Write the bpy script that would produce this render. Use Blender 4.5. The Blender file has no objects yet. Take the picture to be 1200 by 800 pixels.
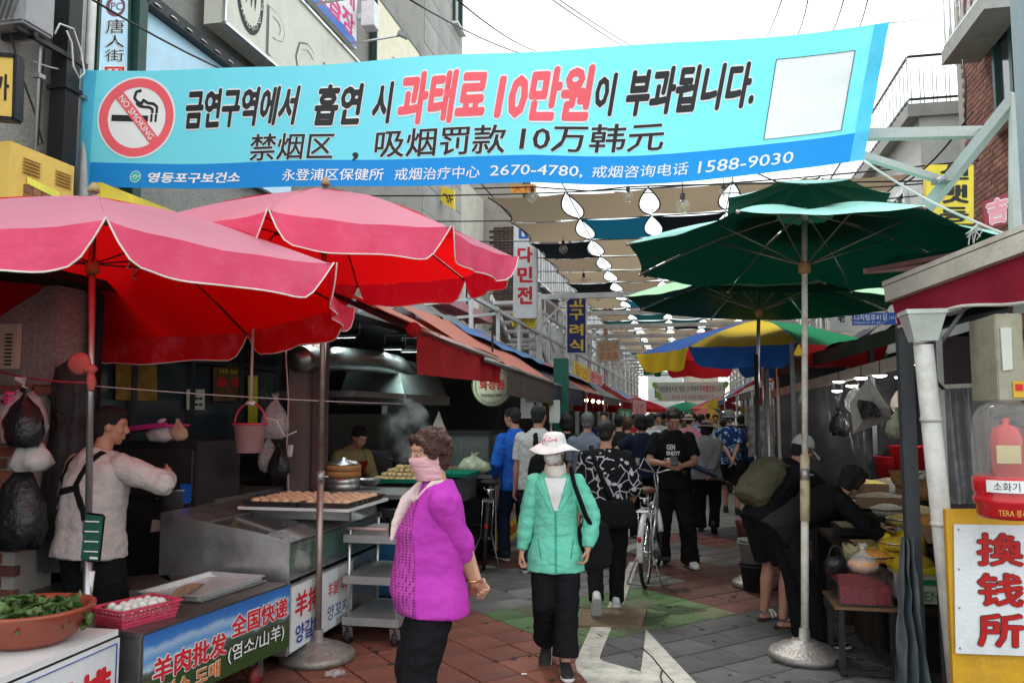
import bpy,bmesh,math,random
from math import sin,cos,pi,radians
from mathutils import Vector as V,Matrix,noise
from mathutils.bvhtree import BVHTree
SC=bpy.context.scene
COL=SC.collection
random.seed(7)
F_PX,CAM_H=950.0,1.72
YAW,PIT=radians(11.9),math.atan(83/950.0)
cam_d=bpy.data.cameras.new('camera')
cam_d.sensor_width=36;cam_d.lens=36*F_PX/1200;cam_d.clip_end=2000;cam_d.clip_start=.05
cam=bpy.data.objects.new('camera',cam_d);COL.objects.link(cam)
cam.location=(0,0,CAM_H);cam.rotation_euler=(pi/2+PIT,0,YAW)
SC.camera=cam
W=bpy.data.worlds.new('World');SC.world=W;W.use_nodes=True
nt=W.node_tree;nt.nodes.clear()
o_=nt.nodes.new('ShaderNodeOutputWorld');b_=nt.nodes.new('ShaderNodeBackground')
s_=nt.nodes.new('ShaderNodeTexSky');s_.sky_type='NISHITA';s_.sun_disc=False
s_.sun_elevation=radians(58);s_.sun_rotation=radians(-35)
m_=nt.nodes.new('ShaderNodeMix');m_.data_type='RGBA';m_.inputs['Factor'].default_value=.9
n_=nt.nodes.new('ShaderNodeTexNoise');n_.inputs['Scale'].default_value=1.6;n_.inputs['Detail'].default_value=5
r_=nt.nodes.new('ShaderNodeValToRGB')
r_.color_ramp.elements[0].position=.3;r_.color_ramp.elements[0].color=(8.1,9.0,9.1,1)
r_.color_ramp.elements[1].position=.7;r_.color_ramp.elements[1].color=(10.2,10.6,10.5,1)
tc_=nt.nodes.new('ShaderNodeTexCoord')
nt.links.new(tc_.outputs['Generated'],n_.inputs['Vector'])
nt.links.new(n_.outputs['Fac'],r_.inputs['Fac'])
nt.links.new(s_.outputs[0],m_.inputs['A']);nt.links.new(r_.outputs[0],m_.inputs['B'])
nt.links.new(m_.outputs['Result'],b_.inputs['Color']);b_.inputs['Strength'].default_value=.11
nt.links.new(b_.outputs[0],o_.inputs[0])
sun_d=bpy.data.lights.new('sun','SUN');sun_d.energy=1.5;sun_d.angle=radians(12);sun_d.color=(1,.97,.92)
sun=bpy.data.objects.new('sun',sun_d);COL.objects.link(sun)
sun.rotation_euler=(radians(32),0,radians(35+180))
SC.view_settings.view_transform='Standard';SC.view_settings.look='None'
SC.view_settings.exposure=0.95;SC.view_settings.gamma=1
SC.cycles.use_denoising=True
SC.cycles.max_bounces=8;SC.cycles.diffuse_bounces=3;SC.cycles.transparent_max_bounces=12
SC.cycles.sample_clamp_indirect=6;SC.cycles.caustics_reflective=False;SC.cycles.caustics_refractive=False
def ray(px,py):
 x=(px-600)/F_PX;y=(400-py)/F_PX
 fy=cos(PIT)-y*sin(PIT);uz=sin(PIT)+y*cos(PIT)
 return V((x*cos(YAW)-fy*sin(YAW),x*sin(YAW)+fy*cos(YAW),uz))
def G(px,py,z=0.):
 r=ray(px,py);return V((0,0,CAM_H))+r*((z-CAM_H)/r.z)
def PY(px,py,Y):
 r=ray(px,py);return V((0,0,CAM_H))+r*(Y/r.y)
def PX(px,py,X):
 r=ray(px,py);return V((0,0,CAM_H))+r*(X/r.x)
def PD(px,py,D):
 return V((0,0,CAM_H))+ray(px,py)*D
MATS={}
def M(key,rgb=None,rough=.6,metal=0.,var=.18,vs=5.,bump=.15,bs=45.,trans=None,emit=None,es=1.,back=None,dirt=None,dirt_s=2.2,dirt_a=.5,alpha=1.,spec=.32,weave=0.,coat=0.,rnd=.0,sheen=0.,glass=False,fold=0.):
 if rgb is None:return MATS[key]
 if key in MATS:return MATS[key]
 m=bpy.data.materials.new(key);m.use_nodes=True;MATS[key]=m
 t=m.node_tree;N=t.nodes;L=t.links;N.clear()
 out=N.new('ShaderNodeOutputMaterial')
 if emit is not None:
  e=N.new('ShaderNodeEmission');e.inputs[0].default_value=(*emit,1);e.inputs[1].default_value=es
  L.new(e.outputs[0],out.inputs[0]);return m
 p=N.new('ShaderNodeBsdfPrincipled')
 tc=N.new('ShaderNodeTexCoord');co=tc.outputs['Object']
 def mul(col,fac_socket,lo,hi):
  mr=N.new('ShaderNodeMapRange');mr.inputs['To Min'].default_value=lo;mr.inputs['To Max'].default_value=hi
  mr.inputs['From Min'].default_value=.25;mr.inputs['From Max'].default_value=.75
  L.new(fac_socket,mr.inputs['Value'])
  vm=N.new('ShaderNodeVectorMath');vm.operation='SCALE'
  L.new(col,vm.inputs[0]);L.new(mr.outputs[0],vm.inputs['Scale']);return vm.outputs[0]
 rgbn=N.new('ShaderNodeRGB');rgbn.outputs[0].default_value=(*rgb,1);col=rgbn.outputs[0]
 if back is not None:
  g=N.new('ShaderNodeNewGeometry');mx=N.new('ShaderNodeMix');mx.data_type='RGBA'
  L.new(g.outputs['Backfacing'],mx.inputs['Factor']);L.new(col,mx.inputs['A']);mx.inputs['B'].default_value=(*back,1)
  col=mx.outputs['Result']
 n1=N.new('ShaderNodeTexNoise');n1 .inputs['Scale'].default_value=vs;n1 .inputs['Detail'].default_value=6;n1 .inputs['Roughness'].default_value=.65
 L.new(co,n1 .inputs['Vector'])
 if var:col=mul(col,n1 .outputs['Fac'],1-var,1+var)
 if rnd:
  oi=N.new('ShaderNodeObjectInfo');mr=N.new('ShaderNodeMapRange');mr.inputs['To Min'].default_value=1-rnd;mr.inputs['To Max'].default_value=1+rnd
  L.new(oi.outputs['Random'],mr.inputs['Value']);vm=N.new('ShaderNodeVectorMath');vm.operation='SCALE'
  L.new(col,vm.inputs[0]);L.new(mr.outputs[0],vm.inputs['Scale']);col=vm.outputs[0]
 if dirt is not None:
  n2=N.new('ShaderNodeTexNoise');n2 .inputs['Scale'].default_value=dirt_s;n2 .inputs['Detail'].default_value=9;n2 .inputs['Roughness'].default_value=.72
  L.new(co,n2 .inputs['Vector'])
  rr=N.new('ShaderNodeMapRange');rr.inputs['From Min'].default_value=.48;rr.inputs['From Max'].default_value=.68
  rr.inputs['To Min'].default_value=0;rr.inputs['To Max'].default_value=dirt_a;rr.clamp=True
  L.new(n2 .outputs['Fac'],rr.inputs['Value'])
  mx=N.new('ShaderNodeMix');mx.data_type='RGBA';L.new(rr.outputs[0],mx.inputs['Factor']);L.new(col,mx.inputs['A'])
  mx.inputs['B'].default_value=(*dirt,1);col=mx.outputs['Result']
 L.new(col,p.inputs['Base Color'])
 mr=N.new('ShaderNodeMapRange');mr.inputs['To Min'].default_value=max(.02,rough-.12);mr.inputs['To Max'].default_value=min(1,rough+.12)
 L.new(n1 .outputs['Fac'],mr.inputs['Value']);L.new(mr.outputs[0],p.inputs['Roughness'])
 p.inputs['Metallic'].default_value=metal;p.inputs['Specular IOR Level'].default_value=spec
 if coat:p.inputs['Coat Weight'].default_value=coat;p.inputs['Coat Roughness'].default_value=.15
 if sheen:p.inputs['Sheen Weight'].default_value=sheen
 if bump:
  n3=N.new('ShaderNodeTexNoise');n3 .inputs['Scale'].default_value=bs;n3 .inputs['Detail'].default_value=4
  L.new(co,n3 .inputs['Vector'])
  bp=N.new('ShaderNodeBump');bp.inputs['Strength'].default_value=bump;bp.inputs['Distance'].default_value=.02
  h=n3 .outputs['Fac']
  if weave:
   wv=N.new('ShaderNodeTexWave');wv.inputs['Scale'].default_value=weave;wv.inputs['Distortion'].default_value=1.5
   L.new(co,wv.inputs['Vector']);ad=N.new('ShaderNodeMath');ad.operation='ADD';L.new(h,ad.inputs[0]);L.new(wv.outputs['Fac'],ad.inputs[1]);h=ad.outputs[0]
  if fold:
   n5=N.new('ShaderNodeTexNoise');n5 .inputs['Scale'].default_value=7;n5 .inputs['Detail'].default_value=3;n5 .inputs['Distortion'].default_value=1.6;mpn=N.new('ShaderNodeMapping');mpn.inputs['Scale'].default_value=(1,1,1.5);L.new(co,mpn.inputs[0]);L.new(mpn.outputs[0],n5 .inputs['Vector'])
   ma=N.new('ShaderNodeMath');ma.operation='MULTIPLY_ADD';ma.inputs[1].default_value=fold;L.new(n5 .outputs['Fac'],ma.inputs[0]);L.new(h,ma.inputs[2]);h=ma.outputs[0]
  L.new(h,bp.inputs['Height']);L.new(bp.outputs[0],p.inputs['Normal'])
 sh=p.outputs[0]
 if glass:
  gl=N.new('ShaderNodeBsdfTransparent');gs=N.new('ShaderNodeBsdfGlossy');gs.inputs['Roughness'].default_value=.04
  lw=N.new('ShaderNodeLayerWeight');lw.inputs[0].default_value=.5;pw=N.new('ShaderNodeMath');pw.operation='POWER';pw.inputs[1].default_value=4;L.new(lw.outputs['Facing'],pw.inputs[0]);fr=N.new('ShaderNodeMath');fr.operation='MULTIPLY_ADD';fr.inputs[1].default_value=.5;fr.inputs[2].default_value=.035;L.new(pw.outputs[0],fr.inputs[0])
  mx=N.new('ShaderNodeMixShader');L.new(fr.outputs[0],mx.inputs[0]);L.new(gl.outputs[0],mx.inputs[1]);L.new(gs.outputs[0],mx.inputs[2])
  m2=N.new('ShaderNodeMixShader');m2 .inputs[0].default_value=alpha;L.new(mx.outputs[0],m2 .inputs[1]);L.new(sh,m2 .inputs[2]);sh=m2 .outputs[0]
 elif trans is not None:
  tl=N.new('ShaderNodeBsdfTranslucent');tl.inputs[0].default_value=(*trans[:3],1)
  mx=N.new('ShaderNodeMixShader');mx.inputs[0].default_value=trans[3]if len(trans)>3 else.4
  L.new(sh,mx.inputs[1]);L.new(tl.outputs[0],mx.inputs[2]);sh=mx.outputs[0]
 if alpha<1 and not glass:
  tr=N.new('ShaderNodeBsdfTransparent');mx=N.new('ShaderNodeMixShader');mx.inputs[0].default_value=alpha
  L.new(tr.outputs[0],mx.inputs[1]);L.new(sh,mx.inputs[2]);sh=mx.outputs[0]
 L.new(sh,out.inputs[0]);return m
def fabric(key,rgb,**k):
 k.setdefault('rough',.85);k.setdefault('var',.12);k.setdefault('vs',9);k.setdefault('bump',.25);k.setdefault('bs',60);k.setdefault('spec',.08);k.setdefault('fold',1.5)
 return M(key,rgb,**k)
def metal(key,rgb,**k):
 k.setdefault('metal',.85);k.setdefault('rough',.38);k.setdefault('bump',.05);k.setdefault('var',.2);k.setdefault('dirt',(.09,.07,.06));k.setdefault('dirt_a',.35)
 return M(key,rgb,**k)
def paint(key,rgb,**k):
 k.setdefault('rough',.45);k.setdefault('dirt',tuple(c*.45+.03 for c in rgb));k.setdefault('dirt_a',.4)
 return M(key,rgb,**k)
STEEL=metal('stainless',(.52,.52,.52),rough=.3)
STEELD=metal('dull_steel',(.3,.3,.3),rough=.45)
ALU=metal('aluminium',(.62,.62,.62),rough=.3)
GALV=metal('galvanised',(.38,.38,.38),rough=.5,dirt=(.18,.09,.05),dirt_s=5)
BLACKP=paint('black_paint',(.014,.014,.015),dirt=(.03,.028,.026))
WHITEP=paint('white_paint',(.74,.75,.75),dirt=(.4,.37,.33),dirt_s=4,dirt_a=.5)
SKIN=M('skin',(.50,.27,.18),rough=.5,var=.1,vs=12,bump=.05,spec=.35)
SKIN2=M('skin_tan',(.40,.20,.13),rough=.5,var=.1,vs=12,bump=.05,spec=.35)
WHITEPL=M('white_plastic',(.7,.7,.7),rough=.4,var=.06)
BLACKR=M('black_rubber',(.02,.02,.02),rough=.7)
INKB=M('ink_black',(.02,.02,.022),rough=.6,var=.05,bump=0)
INKR=M('ink_red',(.62,.02,.03),rough=.6,var=.05,bump=0)
INKW=M('ink_white',(.82,.82,.82),rough=.6,var=.03,bump=0)
INKBL=M('ink_blue',(.03,.06,.3),rough=.6,var=.05,bump=0)
INKY=M('ink_yellow',(.85,.6,.04),rough=.6,var=.05,bump=0)
def tag(o,label=None,cat=None,group=None,kind=None):
 if label:o['label']=label
 if cat:o['category']=cat
 if group:o['group']=group
 if kind:o['kind']=kind
 return o
def thing(name,label,cat,loc=(0,0,0),rz=0.,group=None,rot=None):
 o=bpy.data.objects.new(name,None);COL.objects.link(o)
 o.location=loc;o.rotation_euler=rot if rot else(0,0,rz);o.empty_display_size=.1
 return tag(o,label,cat,group)
def mat_of(o):
 m=Matrix.LocRotScale(o.location,o.rotation_euler,o.scale)
 return(mat_of(o.parent)@m)if o.parent else m
class MB:
 def __init__(s):s.v=[];s.f=[];s.mi=[];s.cm=0;s.sm=[]
 def mat(s,i):s.cm=i;return s
 def add(s,vs,fs,smooth=False):
  b=len(s.v);s.v+=[V(x)for x in vs];s.f+=[[i+b for i in f]for f in fs];s.mi+=[s.cm]*len(fs);s.sm+=[smooth]*len(fs);return s
 def box(s,c,d,R=None):
  c=V(c);hx,hy,hz=d[0]/2,d[1]/2,d[2]/2
  p=[V((x,y,z))for z in(-hz,hz)for x,y in((-hx,-hy),(hx,-hy),(hx,hy),(-hx,hy))]
  if R is not None:p=[R@q for q in p]
  return s.add([c+q for q in p],[[3,2,1,0],[4,5,6,7],[0,1,5,4],[1,2,6,5],[2,3,7,6],[3,0,4,7]])
 def bar(s,p,q,w,h=None,up=(0,0,1)):
  p=V(p);q=V(q);d=(q-p).normalized();h=h or w
  u=V(up)
  if abs(d.dot(u))>.95:u=V((0,1,0))
  x=d.cross(u).normalized();y=x.cross(d).normalized()
  P=[c+x*a*w/2+y*b*h/2 for c in(p,q)for a,b in((-1,-1),(1,-1),(1,1),(-1,1))]
  return s.add(P,[[3,2,1,0],[4,5,6,7],[0,1,5,4],[1,2,6,5],[2,3,7,6],[3,0,4,7]])
 def tube(s,pts,r,n=8,cap=True,flat=1.,up=None):
  pts=[V(p)for p in pts];k=len(pts);rs=r if isinstance(r,(list,tuple))else[r]*k
  vs=[];fs=[];px=None
  for i,p in enumerate(pts):
   d=(pts[min(i+1,k-1)]-pts[max(i-1,0)])
   d=d.normalized()if d.length>1e-9 else V((0,0,1))
   if px is None:
    u=V(up)if up else(V((0,0,1))if abs(d.z)<.9 else V((1,0,0)))
    px=(u-d*u.dot(d)).normalized()
   else:
    px=px-d*px.dot(d);px=px.normalized()if px.length>1e-6 else V((1,0,0))
   py=d.cross(px)
   for j in range(n):
    a=2*pi*j/n;vs.append(p+px*cos(a)*rs[i]*flat+py*sin(a)*rs[i])
  for i in range(k-1):
   for j in range(n):
    a=i*n+j;b=i*n+(j+1)%n;fs.append([a,b,b+n,a+n])
  if cap:fs.append(list(range(n))[::-1]);fs.append([(k-1)*n+j for j in range(n)])
  return s.add(vs,fs,n>5)
 def lathe(s,prof,c=(0,0,0),n=24,R=None,cap=False):
  c=V(c);vs=[];fs=[];k=len(prof)
  for r,z in prof:
   for j in range(n):
    a=2*pi*j/n;q=V((r*cos(a),r*sin(a),z));vs.append(c+(R@q if R is not None else q))
  for i in range(k-1):
   for j in range(n):
    a=i*n+j;b=i*n+(j+1)%n;fs.append([a,b,b+n,a+n])
  if cap:fs.append([j for j in range(n)][::-1]);fs.append([(k-1)*n+j for j in range(n)])
  return s.add(vs,fs,True)
 def ball(s,c,r,n=12,m=8,R=None):
  r=r if isinstance(r,(tuple,list))else(r,r,r);c=V(c);vs=[];fs=[]
  for i in range(m+1):
   t=pi*i/m
   for j in range(n):
    a=2*pi*j/n;q=V((r[0]*sin(t)*cos(a),r[1]*sin(t)*sin(a),-r[2]*cos(t)));vs.append(c+(R@q if R is not None else q))
  for i in range(m):
   for j in range(n):
    a=i*n+j;b=i*n+(j+1)%n;fs.append([a,b,b+n,a+n])
  return s.add(vs,fs,True)
 def quad(s,a,b,c,d):return s.add([a,b,c,d],[[0,1,2,3]])
 def slab(s,q,t):
  """quad corners q (a face), thickness t behind it (against its normal)"""
  q=[V(p)for p in q];n=(q[1]-q[0]).cross(q[3]-q[0]).normalized()
  r=[p-n*t for p in q]
  return s.add(q+r,[[0,1,2,3],[7,6,5,4],[0,4,5,1],[1,5,6,2],[2,6,7,3],[3,7,4,0]])
 def prism(s,poly,z0,z1):
  n=len(poly);return s.add([(x,y,z0)for x,y in poly]+[(x,y,z1)for x,y in poly],[list(range(n))[::-1],[n+i for i in range(n)]]+[[i,(i+1)%n,n+(i+1)%n,n+i]for i in range(n)])
 def grid(s,fn,nu,nv,smooth=True):
  vs=[fn(i/nu,j/nv)for j in range(nv+1)for i in range(nu+1)]
  return s.add(vs,[[j*(nu+1)+i,j*(nu+1)+i+1,(j+1)*(nu+1)+i+1,(j+1)*(nu+1)+i]for j in range(nv)for i in range(nu)],smooth)
 def mesh(s,name,mats):
  me=bpy.data.meshes.new(name);me.from_pydata([tuple(v)for v in s.v],[],s.f)
  for m in(mats if isinstance(mats,(list,tuple))else[mats]):me.materials.append(m)
  me.polygons.foreach_set('material_index',s.mi);me.polygons.foreach_set('use_smooth',s.sm);me.update();return me
 def build(s,name,mats,parent=None,world=False,bevel=0.,loc=None):
  if world and parent is not None:
   inv=mat_of(parent).inverted();s.v=[inv@v for v in s.v]
  me=s.mesh(name,mats)
  if bevel:
   bm=bmesh.new();bm.from_mesh(me);bmesh.ops.remove_doubles(bm,verts=bm.verts,dist=1e-5)
   bmesh.ops.bevel(bm,geom=[e for e in bm.edges if len(e.link_faces)==2 and e.calc_face_angle(0)>.5],offset=bevel,segments=2,affect='EDGES',clamp_overlap=True)
   bm.to_mesh(me);bm.free()
  o=bpy.data.objects.new(name,me);COL.objects.link(o);o.parent=parent
  if loc is not None:o.location=loc
  return o
def alone(mb,name,mats,label,cat,group=None,kind=None,bevel=0.,loc=None):
 """one-mesh thing whose builder is in world coordinates, origin moved to its base"""
 if loc is None:
  n=len(mb.v);loc=V((sum(v.x for v in mb.v)/n,sum(v.y for v in mb.v)/n,min(v.z for v in mb.v)))
 mb.v=[v-V(loc)for v in mb.v]
 o=mb.build(name,mats,bevel=bevel,loc=loc)
 return tag(o,label,cat,group,kind)
def copy_tree(o,parent=None,swap=None):
 c=o.copy();COL.objects.link(c);c.parent=parent
 for ch in CH.get(o.name,None)or[x for x in o.children]:copy_tree(ch,c)
 return c
CH={}
def dup(o,loc=None,rz=None,label=None,rot=None,scale=None):
 c=copy_tree(o)
 if loc is not None:c.location=loc
 if rz is not None:c.rotation_euler=(0,0,rz)
 if rot is not None:c.rotation_euler=rot
 if scale is not None:c.scale=scale
 if label:c['label']=label
 return c
def catenary(p,q,sag,n=12):
 p=V(p);q=V(q);return[p.lerp(q,i/n)-V((0,0,sag*4*(i/n)*(1-i/n)))for i in range(n+1)]
TXT={}
def text_geo(s,bold=0.,shear=0.):
 k=(s,round(bold,4),shear)
 if k in TXT:return TXT[k]
 cu=bpy.data.curves.new('t','FONT');cu.body=s;cu.resolution_u=2;cu.offset=bold;cu.shear=shear;cu.size=1;cu.align_x='LEFT';cu.space_line=.9
 ob=bpy.data.objects.new('t',cu);COL.objects.link(ob)
 dg=bpy.context.evaluated_depsgraph_get();me=bpy.data.meshes.new_from_object(ob.evaluated_get(dg))
 vs=[v.co.copy()for v in me.vertices];fs=[list(p.vertices)for p in me.polygons]
 bpy.data.objects.remove(ob);bpy.data.curves.remove(cu);bpy.data.meshes.remove(me)
 TXT[k]=(vs,fs);return TXT[k]
def text_box(s,bold=0.,shear=0.):
 vs,_=text_geo(s,bold,shear)
 x0=min(v.x for v in vs);x1=max(v.x for v in vs);y0=min(v.y for v in vs);y1=max(v.y for v in vs)
 return x0,x1,y0,y1
def lettering(parent,s,surf,box,mat,bold=.0,off=.004,outline=None,shear=0.,obold=.04,name='lettering'):
 """surf(u, v) -> (point, normal), v down; box=(u0,v0,u1,v1) holds the letters"""
 u0,v0,u1,v1=box
 x0,x1,y0,y1=text_box(s,0.,shear);x0-=bold;x1+=bold;y0-=bold;y1+=bold
 vs,fs=text_geo(s,0.,shear)
 for k,(b,m,of)in enumerate((([(bold+obold,outline,off)]if outline else[]))+[(bold,mat,off+(.003 if outline else 0))]):
  nd=0 if b<.004 else(8 if b>.035 else 6)
  mb=MB()
  for q in range(nd+1):
   dx,dy=((b*cos(2*pi*q/nd),b*sin(2*pi*q/nd))if q<nd else(0,0));w=[]
   for v in vs:
    u=u0+(v.x+dx-x0)/(x1-x0)*(u1-u0);vv=v1-(v.y+dy-y0)/(y1-y0)*(v1-v0)
    p,n=surf(u,vv);w.append(p+n*(of+.00012*q))
   mb.add(w,fs)
  mb.build(name if(k or not outline)else 'lettering_outline',m,parent,world=True)
def quad_surf(q):
 q=[V(p)for p in q];n=(q[3]-q[0]).cross(q[1]-q[0]).normalized()
 def f(u,v):return q[0].lerp(q[1],u).lerp(q[3].lerp(q[2],u),v),n
 return f
def sign(name,label,cat,q,t,face,edge,texts=(),group=None,frame=None,fw=.03):
 """q: TL,TR,BR,BL in world; slab with printed face"""
 q=[V(p)for p in q];c=sum(q,V())/4;S=quad_surf(q);n=S(0,0)[1]
 o=thing(name,label,cat,c,group=group)
 mb=MB();mb.slab([q[3],q[2],q[1],q[0]],t);ob=mb.build('panel',[face],o,world=True)
 if edge:
  mb=MB()
  for a,b in((0,1),(1,2),(2,3),(3,0)):mb.bar(q[a]-n*t*.5,q[b]-n*t*.5,fw,t+.02,up=n)
  mb.build('frame',edge,o,world=True)
 for tx in texts:lettering(o,tx[0],S,tx[1],tx[2],**(tx[3]if len(tx)>3 else{}))
 return o,S
asph=M('asphalt',(.06,.06,.06),rough=.85,var=.25,vs=1.5,bump=.4,bs=80,dirt=(.1,.09,.08),dirt_s=.7)
mb=MB();mb.quad((-60,-8,-.03),(60,-8,-.03),(60,400,-.03),(-60,400,-.03))
tag(mb.build('ground',asph),'dark ground under the market street',kind='structure')
bed=M('paving_joint',(.045,.04,.035),rough=.95,var=.3,bump=.4)
mb=MB();mb.quad((-5,.5,.0),(3.6,.5,.0),(3.6,60,.0),(-5,60,.0))
paving=tag(mb.build('pavement',bed),'brick and stone pavement of the market street',kind='structure')
PAVM={}
for k,c in dict(red=(.21,.075,.05),dred=(.13,.055,.042),green=(.10,.18,.07),olive=(.145,.16,.085),grey=(.20,.195,.185),dark=(.088,.088,.09),wet=(.06,.058,.06)).items():
 PAVM[k]=M('paver_'+k,c,rough=.62,var=.3,vs=14,bump=.35,bs=90,dirt=(.035,.03,.027),dirt_s=1.9,dirt_a=.5,rnd=.2,spec=.35)
def paver_mesh(s,t,m,key):
 mb=MB();b=.006;h=s/2
 P=[(-h,-h,0),(h,-h,0),(h,h,0),(-h,h,0)]+[(-h,-h,t-b),(h,-h,t-b),(h,h,t-b),(-h,h,t-b)]+[(-h+b,-h+b,t),(h-b,-h+b,t),(h-b,h-b,t),(-h+b,h-b,t)]
 F=[[8,9,10,11]]
 for a in(0,4):
  for i in range(4):F.append([a+i,a+(i+1)%4,a+4+(i+1)%4,a+4+i])
 mb.add(P,F);return mb.mesh('paver_'+key,m)
TS=.305
PM={k:paver_mesh(TS-.011,.014,m,k)for k,m in PAVM.items()}
def zone(x,y):
 a=x+y;b=y-x
 if y<8.9:
  if a<5.02:return 'red' if b>6.2 or a<4.6 else 'dark'
  if b<6.72:return 'dark'
  if b>8.55:return 'grey' if a<8.6 else 'dred'
  if a<7.85:return 'green' if random.random()>.2 else 'olive'
  return 'dred'
 if b>11.9:return 'grey'
 yy=(y+.25*x)%6.2
 return 'wet' if 5.6<yy+.0 or yy<.7 else('dred' if yy<3.6 else('grey' if yy<4.9 else 'red'))
cand=[]
for i in range(-60,140):
 for j in range(-60,140):
  a=(i+.5)*TS;b=(j+.5)*TS
  x=(a-b)*.70711;y=(a+b)*.70711
  if-4.7<x<3.4 and 3.0<y<27:cand.append((x,y))
def in_view(x,y):
 f=-x*sin(YAW)+y*cos(YAW);r=x*cos(YAW)+y*sin(YAW)
 if f<.5:return 0
 px=600+F_PX*r/f;py=483+F_PX*CAM_H/f
 return-10<px<1210 and py<830 and-2.6<x<1.35
near=sorted([c for c in cand if in_view(*c)],key=lambda c:c[1])[:300]
ns=set(near)
for x,y in near:
 o=bpy.data.objects.new('paver',PM[zone(x,y)]);COL.objects.link(o);o.parent=paving
 o.location=(x,y,random.uniform(-.0035,.001));o.rotation_euler=(random.uniform(-.006,.006),random.uniform(-.006,.006),pi/4+random.uniform(-.012,.012))
keys=list(PAVM);mb=MB();h=(TS-.011)/2
for x,y in cand:
 if(x,y)in ns:continue
 mb.mat(keys.index(zone(x,y)));z=.014+random.uniform(-.003,.001)
 P=[]
 for k in range(4):
  a=pi/4+pi/4+k*pi/2;P.append((x+h*1.414*cos(a),y+h*1.414*sin(a),0))
 Q=[(p[0],p[1],z)for p in P]
 mb.add(P+Q,[[4,5,6,7]]+[[i,(i+1)%4,4+(i+1)%4,4+i]for i in range(4)])
tag(mb.build('paver_field',[PAVM[k]for k in keys],paving),kind='stuff')
ZP=.0185
PAINTG=M('road_paint',(.52,.5,.44),rough=.7,var=.2,vs=10,bump=.3,bs=60,dirt=(.2,.19,.17),dirt_s=7,dirt_a=.75)
def ground_poly(name,px,mat,z=ZP,t=.003):
 pts=[G(a,b,z)for a,b in px]
 mb=MB();mb.prism([(p.x,p.y)for p in pts],z-t,z)
 return mb,mat
mk=MB()
for px in([(738,658),(748,658),(728,714),(710,714)],[(694,731),(718,731),(704,765),(703,771),(707,774),(714,776),(751,786),(744,812),(712,809),(689,799),(676,785),(674,775)],[(757,737),(803,786),(840,824),(742,824),(752,779)],[(722,640),(727,622),(740,614),(744,617),(730,640)],[(724,644),(760,630),(764,634),(726,650)],[(741,612),(762,598),(768,600),(746,614)]):
 pts=[G(a,b,ZP)for a,b in px]
 area=sum(pts[i].x*pts[(i+1)%len(pts)].y-pts[(i+1)%len(pts)].x*pts[i].y for i in range(len(pts)))
 if area<0:pts=pts[::-1]
 mk.prism([(p.x,p.y)for p in pts],.010,ZP)
tag(mk.build('road_marking',PAINTG),'worn cream arrow painted across the pavers',kind='structure')
mk=MB()
for ln in([(752,758),(764,769),(776,784),(790,800),(800,812)],[(776,784),(774,792),(776,800)],[(700,742),(706,745)]):
 pts=[G(a,b,ZP+.001)for a,b in ln]
 for p,q in zip(pts,pts[1:]):mk.bar(p,q,.012,.002)
tag(mk.build('paint_crack',bed),kind='structure')
mk=MB()
for y0,y1 in((11.5,13.0),(15,17.5),(20,23),(25.5,29)):mk.box((-.35-.004*(y0),(y0+y1)/2,.02),(.13,y1-y0,.005))
tag(mk.build('lane_marking',PAINTG),'cream lane line along the middle of the street',kind='structure')
mk=MB();rg=random.Random(5)
for k in range(170):
 x,y=rg.uniform(-2.3,1.2),4.2+8*rg.random()**1.3;r=rg.choice((.010,.013,.018,.024));n=9
 mk.prism([(x+r*(1+.3*rg.uniform(-1,1))*cos(2*pi*i/n),y+r*(1+.3*rg.uniform(-1,1))*sin(2*pi*i/n))for i in range(n)],.008,.0165)
tag(mk.build('gum_spots',M('gum_dark',(.035,.032,.03),rough=.8)),'dark trodden gum spots dotted over the pavers',kind='stuff')
STN=M('stain_dark',(.02,.018,.016),rough=.35,bump=0,alpha=.33)
mk=MB()
for k in range(9):
 x,y=rg.uniform(-2.2,1.1),4.4+6*rg.random();n=40;a_=rg.uniform(.12,.42)
 pts=[(x+a_*(1+.7*noise.noise(V((cos(t)*1.6,sin(t)*1.6,k*3.))))*cos(t),y+a_*(1+.7*noise.noise(V((cos(t)*1.6,sin(t)*1.6,k*3.+9))))*sin(t)*.8)for t in[2*pi*i/n for i in range(n)]]
 mk.add([(p[0],p[1],.0158+.0001*k)for p in pts],[list(range(n))])
tag(mk.build('damp_stain',STN),'faint damp stains on the paving',kind='stuff')
pl=[G(a,b,.02)for a,b in((682,713),(757,713),(751,734),(678,733))]
c=sum(pl,V())/4
o=thing('manhole_cover','rectangular brown metal plate set flush in the green pavers','manhole cover',(c.x,c.y,0))
PLM=metal('plate_bronze',(.26,.19,.12),rough=.55,dirt=(.1,.07,.05),dirt_s=9,bump=.4,bs=120)
mb=MB();q=[V((p.x,p.y,.021))for p in pl];mb.slab([q[3],q[2],q[1],q[0]],.018);mb.build('plate',PLM,o,world=True)
mb=MB()
for a,b in((0,1),(1,2),(2,3),(3,0)):mb.bar(q[a],q[b],.018,.016)
mb.build('rim',PLM,o,world=True)
mb=MB()
for i in range(7):
 for j in range(4):
  p=q[0].lerp(q[1],.08+.84*i/6).lerp(q[3].lerp(q[2],.08+.84*i/6),.15+.7*j/3);mb.box(p+V((0,0,.001)),(.05,.018,.005),Matrix.Rotation((i+j)%2*1.2+.2,3,'Z'))
tag(mb.build('tread_pattern',PLM,o,world=True),kind='stuff')
granite=M('granite',(.30,.29,.27),rough=.8,var=.45,vs=40,bump=.5,bs=110,dirt=(.13,.12,.11),dirt_s=1.2,dirt_a=.6)
concrete=M('concrete',(.36,.355,.34),rough=.85,var=.15,vs=3,bump=.3,bs=40,dirt=(.2,.19,.18),dirt_s=1.0,dirt_a=.6,rnd=.06)
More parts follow.
